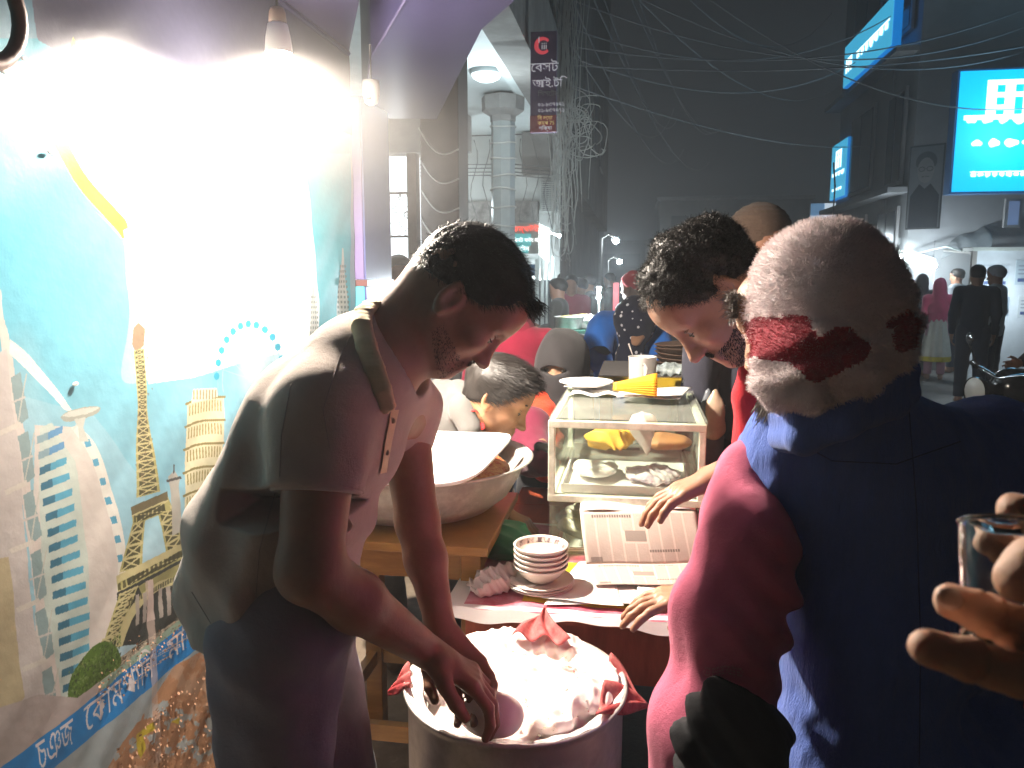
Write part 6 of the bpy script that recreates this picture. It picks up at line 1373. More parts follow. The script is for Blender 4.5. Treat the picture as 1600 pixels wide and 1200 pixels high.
# ================================================================== people further off
def walker(label, base, h, face, top, low, hair=HAIRM, skin=SK1, kind='man', group=None, hood=None, lean=0.0, arms='down', res=.014, extra=None, dress=None):
    """a standing figure on base, h tall, facing `face`"""
    base = Vector(base); s = h/1.70; f = Vector(face).normalized(); l = V(0, 0, 1).cross(f).normalized(); U = V(0, 0, 1)
    t = thing('person', label, 'person', base, group); ln = f*math.sin(lean)
    def q(a, b, z): return base+(f*a+l*b+U*z)*s+ln*max(0, z-.9)*s-U*max(0, z-.9)*s*(1-math.cos(lean))
    hd = q(.02, 0, 1.585); hf_ = (f*math.cos(lean*.8)-U*math.sin(lean*.8+.1)).normalized()
    A = {}
    for sd in (-1, 1):
        sh = q(0, .185*sd, 1.37)
        if arms == 'down': el, wr, dd = q(-.02, .225*sd, 1.10), q(.05, .22*sd, .86), V(0, 0, -1)+f*.2
        elif arms == 'front': el, wr, dd = q(.03, .21*sd, 1.12), q(.24, .10*sd, 1.10), f
        else: el, wr, dd = q(.05, .23*sd, 1.14), q(.36, .16*sd, 1.02), f-U*.2
        A[sd] = (sh, el, wr, dd)
    F = Field(*bounds([base, q(0, -.3, 1.7), q(0, .3, 1.7), A[1][2], A[-1][2], hd], .14*s), res*s)
    head(F, hd, hf_, U+f*math.sin(lean)*.8, s); F.cap(q(0, 0, 1.52), q(0, 0, 1.40), .056*s, .065*s, .03); F.cap(q(0, 0, 1.32), q(0, 0, .95), .12*s, .12*s, .05, sq=(f, 1.3))
    for sd in (-1, 1):
        sh, el, wr, dd = A[sd]; F.chain([sh, el, wr], [.048*s, .038*s, .026*s], .02); hand(F, wr, dd, l*-sd, -sd, (.3, .4, .3), s)
        F.chain([q(0, .09*sd, .90), q(.01, .095*sd, .50), q(-.01, .10*sd, .08)], [.080*s, .055*s, .040*s], .03); F.cap(q(-.02, .10*sd, .045), q(.15, .11*sd, .04), .040*s, .034*s, .02)
    F.plane(V(0, 0, base.z+.001), V(0, 0, -1)); F.build('body', skin, t)
    F = Field(*bounds([q(0, 0, .75), q(0, -.3, 1.5), q(0, .3, 1.5), A[1][2], A[-1][2]], .15*s), res*s); F.cap(q(0, -.15, 1.37), q(0, .15, 1.37), .070*s, None, .06); F.cap(q(0, 0, 1.30), q(0, 0, .88), .155*s, .150*s, .06, sq=(f, 1.35))
    for sd in (-1, 1): sh, el, wr, _ = A[sd]; F.chain([sh, el, el.lerp(wr, .9)], [.064*s, .052*s, .040*s], .03)
    F.disp(lambda P: .006*snoise(P*np.array([1, 1, .6]), 22, int(h*100), 3)); F.plane(q(0, 0, .80), -U); F.build('top', top, t)
    if dress:
        F = Field(*bounds([q(0, 0, .2), q(0, 0, .95)], .32*s), res*s); F.cap(q(0, 0, .92), q(0, 0, .42), .15*s, .235*s, .05); F.disp(lambda P: .012*np.sin(10*np.arctan2(P[:, 1]-base.y, P[:, 0]-base.x))); F.plane(q(0, 0, .40), -U); F.build('skirt', dress[0], t)
        if len(dress) > 1: F = Field(*bounds([q(0, 0, .3), q(0, 0, .5)], .32*s), res*s); F.cap(q(0, 0, .5), q(0, 0, .30), .222*s, .24*s, .02); F.disp(lambda P: .012*np.sin(10*np.arctan2(P[:, 1]-base.y, P[:, 0]-base.x))); F.plane(q(0, 0, .415), U); F.plane(q(0, 0, .32), -U); F.build('frill', dress[1], t)
    F = Field(*bounds([q(0, 0, .1), q(0, 0, .95)], .25*s), res*s)
    for sd in (-1, 1): F.chain([q(0, .09*sd, .90), q(.01, .095*sd, .50), q(-.01, .10*sd, .12)], [.100*s, .074*s, .062*s], .04)
    F.plane(q(0, 0, .10), -U); F.build('trousers', low, t)
    if hood is not None:
        F = Field(*bounds([hd, q(0, 0, 1.2)], .30*s), res*s*.8); F.ell(hd-f*.012+U*.01, (.112*s, .100*s, .120*s), (f, l, U), k=.02); F.cap(q(-.02, 0, 1.50), q(0, 0, 1.22), .10*s, .17*s, .06, sq=(f, 1.25)); F.ell(hd+hf_*.115*s-U*.015*s, (.06*s, .062*s, .078*s), (f, l, U), .01, 's')
        F.disp(lambda P: .004*snoise(P, 26, 3, 3)); F.build('headscarf', hood, t)
    elif hair is not None:
        F = haircap(hd, hf_, U, s, .012, .062, -.03, .007, .004, 60); F.build('hair', hair, t)
    return t, q, A, hd, hf_
def gp_(px, py, d=None, z=0.0): p = onz(px, py, z); return p
CL = lambda n, c: cloth(n, c, weave=0, bump=.2)
black_c, navy_c, cream_c, pink_c = CL('black_cloth', (.012, .012, .016)), CL('dark_navy_cloth', (.02, .028, .05)), CL('cream_cloth', (.50, .48, .42)), CL('pink_cloth', (.50, .05, .13))
# -- right side of the street, before the lit stalls
def rs(px, d): p = at(px, 500, d); return V(p.x, p.y, 0)
walker('woman in a long black burka between the lit stalls', rs(1436, 12.2), 1.60, V(.4, 1, 0), black_c, CL('grey_cloth', (.10, .10, .11)), kind='woman', hood=black_c, dress=(black_c,), group='passers-by before the lit stalls')
walker('woman in a pink headscarf and cream dress with yellow hem', rs(1465, 11.7), 1.53, V(.2, 1, 0), pink_c, CL('pale_pink_leggings', (.45, .22, .28)), hood=pink_c, dress=(cream_c, CL('yellow_frill', (.50, .40, .03))), arms='front', group='passers-by before the lit stalls')
walker('man in a dark suit seen from behind next to the white kiosk', rs(1522, 9.4), 1.72, V(.3, 1, 0), CL('dark_suit', (.015, .022, .04)), navy_c, group='passers-by before the lit stalls')
walker('man in a white shirt and pale cap half hidden behind the dark suit', rs(1553, 9.9), 1.72, V(-.8, .7, 0), CL('white_shirt', (.62, .68, .72)), navy_c, hair=CL('pale_cap', (.35, .36, .40)), group='passers-by before the lit stalls')
walker('tall man in a grey shirt walking behind the kiosk queue', rs(1492, 12.6), 1.70, V(-.6, .5, 0), CL('grey_shirt', (.16, .17, .19)), navy_c, group='passers-by before the lit stalls')
walker('small dark-haired person at the left of the burka', rs(1398, 12.0), 1.48, V(.2, 1, 0), CL('charcoal_top', (.03, .03, .035)), navy_c, group='passers-by before the lit stalls')
# -- motorbike with its rider at the right edge
def rbp(px, py, d): return at(px, py, d)
mb = thing('motorbike', 'dark motorbike with round headlamp and yellow number tag at the right edge', 'motorbike', rs(1590, 5.0))
bkm = mat('black_gloss', (.012, .012, .014), rough=.18, spec=.7); chr_ = mat('chrome', (.6, .6, .62), rough=.12, metal=1, var=0); tyre = mat('tyre_rubber', (.02, .02, .02), rough=.8)
b0 = rs(1520, 4.9); bd = V(.93, .30, 0).normalized(); bs = V(-bd.y, bd.x, 0)
def bq(a, b, z): return b0+bd*a+bs*b+V(0, 0, z)
for a in (0, 1.25):
    g = MB(); g.tube([bq(a+.28*cos(t), 0, .31+.28*sin(t)) for t in LS(0, 2*pi, 32, False)], .042, 8, closed=True); w = g.build('wheel', tyre, mb, smooth=True)
    g = MB(); g.tube([bq(a+.235*cos(t), 0, .31+.235*sin(t)) for t in LS(0, 2*pi, 28, False)], .012, 6, closed=True)
    for k in range(10): t = 2*pi*k/10; g.tube([bq(a, 0, .31), bq(a+.235*cos(t), 0, .31+.235*sin(t))], .004, 4)
    g.build('rim', chr_, w, smooth=True)
g = MB(); g.tube([bq(0, -.07, .31), bq(.20, -.08, .80)], .022, 8); g.build('fork', chr_, mb, smooth=True); g = MB(); g.tube([bq(0, .07, .31), bq(.20, .08, .80)], .022, 8); g.build('fork', chr_, mb, smooth=True)
F = Field(*bounds([bq(.1, 0, .3), bq(1.5, 0, 1.0)], .2), .012); F.cap(bq(.32, 0, .86), bq(.62, 0, .84), .13, .11, .04); F.cap(bq(.42, 0, .52), bq(.70, 0, .50), .13, .12, .04); F.cap(bq(1.0, 0, .72), bq(1.45, 0, .76), .07, .05, .05); F.build('body', bkm, mb)
F = Field(*bounds([bq(.6, 0, .8), bq(1.5, 0, .95)], .15), .010); F.cap(bq(.70, 0, .86), bq(1.35, 0, .90), .085, .075, .03, sq=(V(0, 0, 1), 1.6)); F.build('saddle', mat('saddle', (.02, .02, .022), rough=.6), mb)
g = MB(); g.lathe(bq(.10, 0, .84), [(0, -.05), (.07, -.04), (.095, .03), (.095, .05)], 20, -bd); hl = g.build('headlamp', bkm, mb, smooth=True); g = MB(); g.lathe(bq(.10, 0, .84), [(.09, .045), (.06, .06), (0, .065)], 20, -bd); g.build('lens', mat('lens', (.6, .62, .6), rough=.08, var=0), hl, smooth=True)
g = MB(); g.tube([bq(.34, -.38, .98), bq(.24, -.16, .96), bq(.22, 0, .92), bq(.24, .16, .96), bq(.34, .38, .98)], .014, 8); hb = g.build('handlebar', chr_, mb, smooth=True)
for sd in (-1, 1): g = MB(); g.tube([bq(.34, .38*sd, .98), bq(.28, .27*sd, .97)], .021, 8); g.build('grip', tyre, hb, smooth=True)
for sd in (-1, 1):
    g = MB(); g.tube([bq(.25, .22*sd, .97), bq(.22, .28*sd, 1.12)], .006, 6); g.ball(bq(.22, .28*sd, 1.16), (.015, .06, .04), 10); g.build('mirror', chr_, mb, smooth=True)
g = MB(); g.box(bq(.02, 0, .66), (.18, .012, .12), (bs, bd, V(0, 0, 1)), bev=.004); g.build('number_plate', mat('lime_plate', (.35, .45, .06), rough=.4), mb)
g = MB(); g.tube([bq(.55, .14, .35), bq(1.5, .16, .33)], .035, 10); g.build('exhaust', chr_, mb, smooth=True)
rt, rq, rA, rhd, _ = walker('rider in dark clothes on the motorbike reaching for the handlebar', V(bq(.85, 0, 0).x, bq(.85, 0, 0).y, .0), 1.66, -bd, black_c, black_c, arms='reach', group=None)
# -- woman in blue with polka-dot scarf
dot = cloth('polka_scarf', (.014, .016, .035), weave=0, bump=.2)
def dots(m, sc, thr, col):
    nt = m.node_tree; N = nt.nodes; L = nt.links; p = N['Principled BSDF']; v = N.new('ShaderNodeTexVoronoi'); v.inputs['Scale'].default_value = sc; tc = N.new('ShaderNodeTexCoord'); L.new(tc.outputs['Object'], v.inputs[0])
    c = N.new('ShaderNodeMath'); c.operation = 'LESS_THAN'; c.inputs[1].default_value = thr; L.new(v.outputs['Distance'], c.inputs[0]); mx = N.new('ShaderNodeMix'); mx.data_type = 'RGBA'; L.new(c.outputs[0], mx.inputs[0])
    src = p.inputs['Base Color'].links[0].from_socket; L.new(src, mx.inputs[6]); mx.inputs[7].default_value = (*col, 1); L.new(mx.outputs[2], p.inputs['Base Color'])
dots(dot, 26, .22, (.62, .62, .66))
bj = CL('royal_blue_cloth', (.03, .18, .66))
D = 4.3; sh0 = at(975, 505, D)
bw_ = thing('person', 'woman in a royal blue jacket and dotted black scarf leaning over the stall', 'person', V(sh0.x, sh0.y+.1, 0))
hq_ = at(992, 500, 4.15)
F = Field(*bounds([hq_, V(sh0.x-.3, sh0.y+.1, 0), V(sh0.x+.3, sh0.y+.3, .1)], .2), .012); head(F, hq_, scr(-.1, .7, .6), scr(0, -.7, .7), .95); F.cap(hq_, at(980, 530, D), .06, .08, .04)
for sd in (-.1, .1): F.chain([V(sh0.x+sd, sh0.y+.35, .85), V(sh0.x+sd, sh0.y+.3, .45), V(sh0.x+sd, sh0.y+.3, .08)], [.09, .06, .045], .03); F.cap(V(sh0.x+sd, sh0.y+.28, .045), V(sh0.x+sd, sh0.y+.12, .04), .04, .03, .02)
F.cap(at(985, 560, D+.1), V(sh0.x, sh0.y+.35, .9), .12, .12, .04); F.plane(V(0, 0, .001), V(0, 0, -1)); F.build('body', SK2, bw_)
F = Field(*bounds([at(930, 500, D), at(1030, 620, D), V(sh0.x, sh0.y+.4, .7)], .22), .010); F.cap(at(945, 515, D+.05), at(1018, 515, D+.05), .105, .10, .06); F.cap(at(965, 540, D+.1), at(970, 640, D+.2), .14, .16, .06); F.cap(at(1000, 540, D+.1), at(1005, 640, D+.2), .15, .16, .06)
F.chain([at(942, 515, D), at(932, 550, D-.12), at(950, 588, D-.3)], [.085, .075, .055], .04); F.chain([at(1024, 515, D), at(1038, 560, D-.1), at(1036, 600, D-.25)], [.085, .075, .055], .04)
F.disp(lambda P: .010*snoise(P*np.array([1, 1, .6]), 20, 4, 3)); F.plane(V(0, 0, .74), V(0, 0, -1)); F.build('jacket', bj, bw_)
F = Field(*bounds([hq_, at(975, 610, D-.3)], .2), .009); F.ell(hq_, (.115, .12, .125), k=.03); F.cap(hq_, at(984, 560, D-.16), .085, .060, .05, sq=(_F, 1.3)); F.cap(at(984, 560, D-.16), at(972, 600, D-.26), .06, .05, .05, sq=(_F, 1.5)); F.disp(lambda P: .008*snoise(P, 26, 7, 3)); F.build('headscarf', dot, bw_)
F = Field(*bounds([V(sh0.x, sh0.y+.35, .8), V(sh0.x, sh0.y+.35, .1)], .25), .014); F.cap(V(sh0.x, sh0.y+.35, .84), V(sh0.x, sh0.y+.32, .2), .17, .20, .05); F.plane(V(0, 0, .14), V(0, 0, -1)); F.build('skirt', navy_c, bw_)
# -- person behind with the red headgear
rc = at(982, 452, 6.2); t, q, A_, hd_, hf2 = walker('person in black with a bright red cap behind the woman in blue', V(rc.x+.05, rc.y, 0), 1.62, V(-.7, .4, 0), black_c, navy_c, hair=CL('red_cap', (.60, .015, .02)), arms='front')
o = MB().bx(at(958, 462, 7.2)-V(0, .02, .35), at(967, 462, 7.2)+V(0, .02, .12)).build('red_post', mat('red_paint', (.50, .02, .03), rough=.5)); tag(o, 'short upright red post left of the red-capped person', 'post')
# -- veiled woman with orange shawl
D = 3.05; hv = at(877, 566, D); nq = thing('person', 'veiled woman in black niqab with orange-red shawl seated across the table', 'person', V(hv.x, hv.y+.1, 0))
F = Field(*bounds([hv, V(hv.x, hv.y, .3)], .42), .010); nf, nu_ = scr(-.35, .12, -.93), V(0, 0, 1); qn, axn = head(F, hv, nf, nu_, .95, nose=.45); F.cap(qn(-.02, 0, -.06), hv-V(0, 0, .22), .055, .07, .03); F.cap(hv-V(0, 0, .3), hv-V(0, -.05, .75), .13, .15, .05); F.chain([hv+V(-.17, 0, -.27), at(838, 700, 2.75), at(856, 715, 2.55)], [.05, .045, .03], .03)
for sd in (-.1, .1): F.chain([hv+V(sd, .05, -.78), hv+V(sd, -.35, -.75), V(hv.x+sd, hv.y-.35, .06)], [.08, .06, .05], .03)
F.build('body', SK2, nq); eyes(qn, axn, nq, .95)
F = Field(*bounds([hv, hv-V(0, 0, .45)], .27), .0055); F.ell(hv+V(.0, .0, .012), (.122, .104, .122), axn, k=.02); F.cap(hv-V(0, 0, .08), hv-V(0, 0, .34), .105, .16, .05); F.ell(qn(.062, 0, -.090), (.058, .060, .058), axn, k=.02); F.ell(qn(.120, 0, -.024), (.060, .056, .019), axn, .005, 's')
F.disp(lambda P: .006*snoise(P*np.array([1, 1, .5]), 26, 3, 3)+.003*np.sin(50*P[:, 0]+20*P[:, 2])); F.build('niqab', CL('charcoal_veil', (.035, .032, .034)), nq)
F = Field(*bounds([at(820, 600, D), at(860, 800, 2.5), at(900, 740, D)], .16), .008); F.chain([at(852, 610, D), at(838, 655, D-.05), at(826, 700, D-.1)], [.065, .085, .085], .05); F.chain([at(858, 690, D-.15), at(852, 738, D-.3)], [.06, .045], .03); F.disp(lambda P: .005*snoise(P, 30, 5, 3)+.003*np.sin(120*P[:, 2])); F.build('shawl', cloth('orange_red_shawl', (.72, .07, .025), weave=0, bump=.8, bscale=60), nq)
F = Field(*bounds([at(820, 640, 2.8), at(870, 740, 2.5)], .2), .008); F.chain([at(828, 668, 2.86), at(832, 712, 2.75), at(852, 722, 2.58)], [.080, .070, .048], .04); F.disp(lambda P: .004*snoise(P, 34, 6, 3)); F.build('sleeve', CL('maroon_sleeve', (.16, .02, .045)), nq)
F = Field(*bounds([at(846, 715, 2.6), at(870, 725, 2.45)], .1), .006); hand(F, at(848, 700, 2.58), scr(.9, .3, -.4), scr(0, 1, 0), 1, (.4, .5, .4), .95); F.build('glove', CL('grey_glove', (.10, .10, .10)), nq)
F = Field(*bounds([hv-V(0, 0, .3), V(hv.x, hv.y-.3, .1)], .36), .014); F.cap(hv-V(0, 0, .38), hv-V(0, 0, .75), .17, .19, .06); F.cap(hv-V(0, 0, .76), V(hv.x, hv.y-.33, hv.z-.74), .17, .17, .06)
F.cap(V(hv.x, hv.y-.33, hv.z-.74), V(hv.x, hv.y-.38, .2), .17, .20, .06); F.plane(V(0, 0, .13), V(0, 0, -1)); F.build('gown', black_c, nq)
g = MB(); g.bx((hv.x-.2, hv.y-.15, .38), (hv.x+.2, hv.y+.25, .42)); 
for sx in (-.17, .17):
    for sy in (-.12, .22): g.bx((hv.x+sx-.02, hv.y+sy-.02, .125), (hv.x+sx+.02, hv.y+sy+.02, .379))
tag(g.build('low_stool', yw), 'low wooden stool under the veiled woman', 'stool')
# -- young man bending low behind the basin
D = 2.35; hb_ = at(782, 612, D); bf_, bu_ = scr(.86, .48, -.1), scr(.44, -.90, .0)
bm_ = thing('person', 'dark-haired man in a charcoal jacket and red collar stooping behind the basin', 'person', at(690, 900, 2.7))
ch2, pv2 = at(690, 690, 2.62), at(650, 800, 2.95); ch2 = at(688, 668, 2.60)
F = Field(*bounds([hb_, ch2, pv2, V(pv2.x, pv2.y, .1)], .25), .0055); qb, axb = head(F, hb_, bf_, bu_, 1.0); F.cap(qb(-.035, 0, -.06), at(722, 655, 2.45), .056, .065, .03); F.cap(at(722, 655, 2.45), ch2, .08, .12, .05); F.cap(ch2, pv2, .12, .12, .05)
F.chain([at(700, 680, 2.42), at(720, 760, 2.35), at(780, 800, 2.3)], [.05, .04, .028], .02); hand(F, at(780, 800, 2.3), scr(.8, .3, -.2), scr(0, 1, 0), 1)
F.build('body', skinm('golden_skin', (.36, .18, .09)), bm_); eyes(qb, axb, bm_)
F = haircap(hb_, bf_, bu_, 1.0, .018, .064, -.04, .005, .006, 50); P_, N_ = surf(F, 12000, 6); hv_ = F.build('hair', HAIRM, bm_); strands('combed_strands', P_, N_, HAIRM, hv_, .028, .0009, 4, tuple(axb[0]*.9+axb[2]*.0), .15, 1.2, .15, 15, flat=.7)
bp2 = [tuple(qb(.090, b, .0+.003*random.random())) for b in [random.choice((-1, 1))*random.uniform(.012, .046) for _ in range(260)]]; strands('eyebrows', bp2, [tuple(axb[0])]*len(bp2), HAIRM, bm_, .008, .0009, 2, tuple(axb[2]*.3), .1, 1, .5, 3)
CHJ = CL('charcoal_jacket', (.11, .105, .10))
F = Field(*bounds([at(730, 640, 2.5), ch2, pv2], .25), .008); F.cap(at(712, 662, 2.48), ch2, .095, .14, .06); F.cap(ch2, pv2, .15, .14, .06); F.cap(at(690, 640, 2.50), at(700, 660, 2.85), .08, .08, .06); F.chain([at(694, 672, 2.42), at(715, 755, 2.35), at(765, 795, 2.32)], [.075, .055, .042], .04)
F.disp(lambda P: .006*snoise(P, 24, 6, 3)+.004*np.sin(60*P[:, 0]+30*P[:, 2])); F.chain([at(716, 612, 2.50), at(726, 640, 2.34), at(735, 672, 2.30)], [.040, .042, .035], .03); F.build('jacket', CHJ, bm_)
F = Field(*bounds([at(735, 640, 2.42)], .13), .005); F.cap(at(738, 622, 2.42), at(742, 650, 2.30), .016, .016, .02); F.cap(at(742, 650, 2.30), at(752, 668, 2.28), .016, .012, .02); F.build('red_collar', CL('red_collar', (.55, .02, .02)), bm_)
F = Field(*bounds([pv2, V(pv2.x-.1, pv2.y-.2, .15)], .2), .010)
for sd, kx in ((-.09, -.02), (.10, .05)): F.chain([V(pv2.x+sd, pv2.y, pv2.z-.02), V(pv2.x+sd+kx, pv2.y-.12, .52), V(pv2.x+sd, pv2.y-.02, .18)], [.115, .085, .065], .04)
F.plane(V(0, 0, .16), V(0, 0, -1)); F.disp(lambda P: .005*snoise(P, 30, 3)); F.build('trousers', CL('grey_jeans', (.22, .22, .24)), bm_)
F = Field(*bounds([V(pv2.x, pv2.y, .16)], .34), .008)
for sd in (-.09, .10): F.cap(V(pv2.x+sd, pv2.y, .165), V(pv2.x+sd+.05, pv2.y-.17, .158), .042, .036, .02)
F.plane(V(0, 0, .124), V(0, 0, -1)); F.build('shoes', mat('brown_shoe', (.10, .06, .035), rough=.4), bm_)
# -- someone in crimson behind the vendor's face
cp_ = at(802, 470, 3.3); t, q, A_, hd_, hf2 = walker('person in a crimson shawl standing behind the vendor', V(cp_.x, cp_.y, .12), 1.46, V(.2, -1, 0), CL('crimson_shawl', (.22, .008, .03)), navy_c, arms='front', hood=CL('crimson_hood', (.22, .008, .03)))
# -- man in brown knitted cap: navy shirt printed with pale hearts, carrying bags
D = 2.55; H3 = at(1192, 372, D); B3 = V(H3.x, H3.y, 0); s3 = (H3.z+.12)/1.70
hsm = cloth('navy_heart_print', (.035, .035, .05), weave=0, bump=.2); dots(hsm, 22, .12, (.5, .5, .52))
t, q, A3, hd3, hf3 = walker('man in a brown knitted cap and dark printed shirt carrying plastic bags', B3, H3.z+.115, V(-.45, .9, 0), hsm, black_c, hair=None, res=.009)
F = Field(*bounds([hd3], .17), .004); F.ell(hd3+V(0, 0, .025), (.106, .112, .100), k=.01); F.disp(lambda P: .0012*np.sin(400*P[:, 2])+.003*snoise(P, 30, 4)); F.plane(hd3-V(0, 0, .03), V(0, 0, -1)); P_, N_ = surf(F, 9000, 2)
KN = cloth('brown_knit', (.075, .048, .034), bump=.6, bscale=80, weave=0); o = F.build('knitted_cap', KN, t); strands('wool', P_, N_, KN, o, .004, .0006, 2, (0, 0, 0), .4, 1.4, .7, 3)
el3 = A3[1][1]; wr3 = A3[1][2]
g = MB(); dc_ = (wr3-el3).normalized(); a0 = el3+dc_*.02; d_, a_, b_ = frame(dc_); g.lathe(a0, [(.050, 0), (.054, .0), (.054, .05), (.050, .05)], 20, dc_); g.build('pink_cuff', CL('pale_pink_cuff', (.60, .42, .42)), t, smooth=True)
pbag = mat('grey_plastic_bag', (.13, .14, .16), rough=.22, var=.3, vscale=9, bump=.7, bscale=16, spec=.7); obag = mat('milky_plastic_bag', (.50, .36, .26), rough=.25, var=.3, vscale=8, bump=.6, bscale=18)
def hbag(label, top_, w_, h_, m, seed):
    F = Field(top_-V(w_*1.2, w_, h_*1.15), top_+V(w_*1.2, w_, .05), .006); F.cap(top_, top_-V(0, 0, h_*.35), .012, w_*.5, .03, sq=(V(0, 1, 0), 1.5)); F.cap(top_-V(0, 0, h_*.35), top_-V(0, 0, h_*.8), w_*.55, w_*.8, .04, sq=(V(0, 1, 0), 1.5)); F.disp(lambda P: .006*np.abs(np.sin(50*P[:, 0]+8*P[:, 2]+4*snoise(P, 8, seed)))+.004*snoise(P, 45, seed, 3)-.003); o = F.build('carrier_bag', m); tag(o, label, 'bag')
hp3 = at(1106, 612, 2.45); hbag('dark grey shiny carrier bag hanging beside the glass case', hp3, .085, .42, pbag, 3); hbag('small milky bag with orange contents hanging next to the dark bag', at(1117, 612, 2.40), .045, .15, obag, 5)
# -- the stall beyond the glass case
T2 = onz(1075, 600, .74) if False else at(1060, 585, 3.4); zt2 = T2.z-.01; st2 = thing('side_stall', 'low stall with yellow edge behind the glass case', 'stall', V(T2.x+.15, T2.y+.2, 0))
MB().bx((T2.x-.35, T2.y-.02, zt2-.03), (T2.x+.55, T2.y+.6, zt2)).build('board', CL('dark_board', (.06, .04, .03)), st2); MB().bx((T2.x-.35, T2.y-.045, zt2-.09), (T2.x+.55, T2.y-.021, zt2-.002)).build('yellow_edge', mat('yellow_paint', (.55, .36, .02), rough=.5), st2)
for x in (-.32, .5):
    for y in (.01, .55): MB().bx((T2.x+x-.02, T2.y+y-.02, 0), (T2.x+x+.02, T2.y+y+.02, zt2-.031)).build('leg', rw_, st2)
for i in range(5):
    c = V(at(1062, 572, 3.6).x, T2.y+.25, zt2+.006+.022*i); g = MB(); g.lathe(c, [(0, 0), (.08, 0), (.115, .03), (.120, .032), (.112, .034), (.075, .006), (0, .006)], 28, V(.06*math.sin(i), .04*math.cos(i*2), 1)); tag(g.build('brown_bowl', mat('brown_clay', (.16, .10, .07), rough=.5), smooth=True), ('lowest', 'second lowest', 'middle', 'second highest', 'topmost')[i]+' brown clay bowl in the leaning stack on the side stall', 'bowl', 'brown bowls stacked on the side stall')
for i in range(6):
    c = V(at(1090, 575, 3.3).x, T2.y+.08, zt2+.003+.020*i); g = MB(); g.lathe(c, [(.02, 0), (.03, 0), (.038, .045), (.036, .046), (.028, .004), (0, .004)], 20); tag(g.build('clay_cup', mat('clay_cup', (.42, .20, .11), rough=.6), smooth=True), ('lowest', 'second lowest', 'third lowest', 'third highest', 'second highest', 'topmost')[i]+' terracotta cup of the stack beside the brown bowls', 'cup', 'terracotta cups stacked on the side stall')
crumple('clear_bag', at(1052, 578, 3.2), (.085, .05, .03), mat('clear_plastic', (.40, .46, .46), rough=.12, var=.5, vscale=24, bump=.8, bscale=24, spec=.8), 'glinting clear plastic bag in front of the brown bowls', 'bag', 21, .005, .012, 50)
g = MB(); c = at(1084, 562, 3.35); c.z = zt2+.14; g.lathe(c, [(0, 0), (.018, 0), (.02, .05), (.008, .07), (.008, .09), (0, .09)], 16); tag(g.build('small_bottle', mat('pale_bottle', (.45, .55, .52), rough=.1, var=0), smooth=True), 'small pale bottle standing above the terracotta cups', 'bottle')
# -- far cook stall on the left with pots, lamp stick, sack, scooter
cs = thing('cook_stall', 'green cook stall under the bare lamp', 'stall', at(905, 530, 6.6)); zc2 = at(900, 516, 6.6).z; cx0, cx1 = at(864, 516, 6.6), at(950, 516, 6.6)
grn = mat('green_paint', (.04, .14, .10), rough=.5, var=.3)
MB().bx((cx0.x, cx0.y, zc2-.16), (cx1.x+.4, cx0.y+.5, zc2)).build('counter', grn, cs)
for x in (.05, 1.0): MB().bx((cx0.x+x-.03, cx0.y+.02, .0), (cx0.x+x+.03, cx0.y+.08, zc2-.161)).build('leg', grn, cs)
for px, r, h_, lab in ((888, .115, .10, 'shallow steel pot at the left of the cook stall'), (910, .09, .11, 'smaller steel pot in the middle of the cook stall')):
    c = V(at(px, 510, 6.7).x, cx0.y+.16+(px-888)*.004, zc2+.002); t = thing('steel_pot', lab, 'pot', c); g = MB(); g.lathe(c, [(0, .002), (r*.92, .002), (r, .01), (r, h_), (r*1.12, h_+.004), (r*1.12, h_+.009), (r*.96, h_+.006), (r*.94, .02), (0, .02)], 36); g.build('pot_body', alu, t, smooth=True)
    g = MB(); g.ball(c+V(0, 0, h_-.01), (r*.85, r*.85, .03), 16); g.build('food', mat('yellow_food', (.45, .34, .12), rough=.7, var=.5, vscale=40), t, smooth=True)
crumple('white_bag', at(920, 500, 6.6), (.05, .04, .055), shw, 'small white bag standing beside the steel pots', 'bag', 31, .008, .012, 40)
crumple('green_leaves', at(938, 503, 6.6), (.065, .05, .05), mat('leaf_green', (.03, .20, .10), rough=.6, var=.5, vscale=30), 'bunch of green leaves heaped by the white bag', 'vegetables', 33, .008, .02, 50)
g = MB(); p = at(936, 456, 6.5); g.tube([V(p.x, p.y, p.z), V(p.x, p.y, zc2)], .014, 8); ls = thing('stick_lamp', 'very bright white lamp on a pale stick at the cook stall', 'lamp', V(p.x, p.y, zc2)); g.build('stick', fr, ls)
g = MB(); g.tube([p+V(0, 0, -.05), p+V(0, 0, .04)], .022, 10); g.build('led_head', emis('led_glow', (.85, .96, 1), 40), ls); lamp('led_light', p+V(0, -.03, 0), 45, (.80, .94, 1), .035, ls)
crumple('sack_heap', at(905, 545, 5.3), (.24, .20, .11), cloth('jute_sack', (.26, .22, .18), weave=0, bump=.8, bscale=60), 'bulging jute sack lying before the cook stall', 'sack', 35, .012, .010, 16)
MB()
t = thing('sack_bench', 'low dark bench carrying the jute sack', 'bench', at(905, 590, 5.3)); zs_ = at(905, 545, 5.3).z-.10; p = at(905, 560, 5.3); MB().bx((p.x-.3, p.y-.2, zs_-.04), (p.x+.3, p.y+.22, zs_)).build('seat', CL('dark_wood', (.05, .04, .035)), t)
for x in (-.27, .27): MB().bx((p.x+x-.03, p.y-.18, 0), (p.x+x+.03, p.y+.2, zs_-.041)).build('leg', CL('dark_wood', (.05, .04, .035)), t)
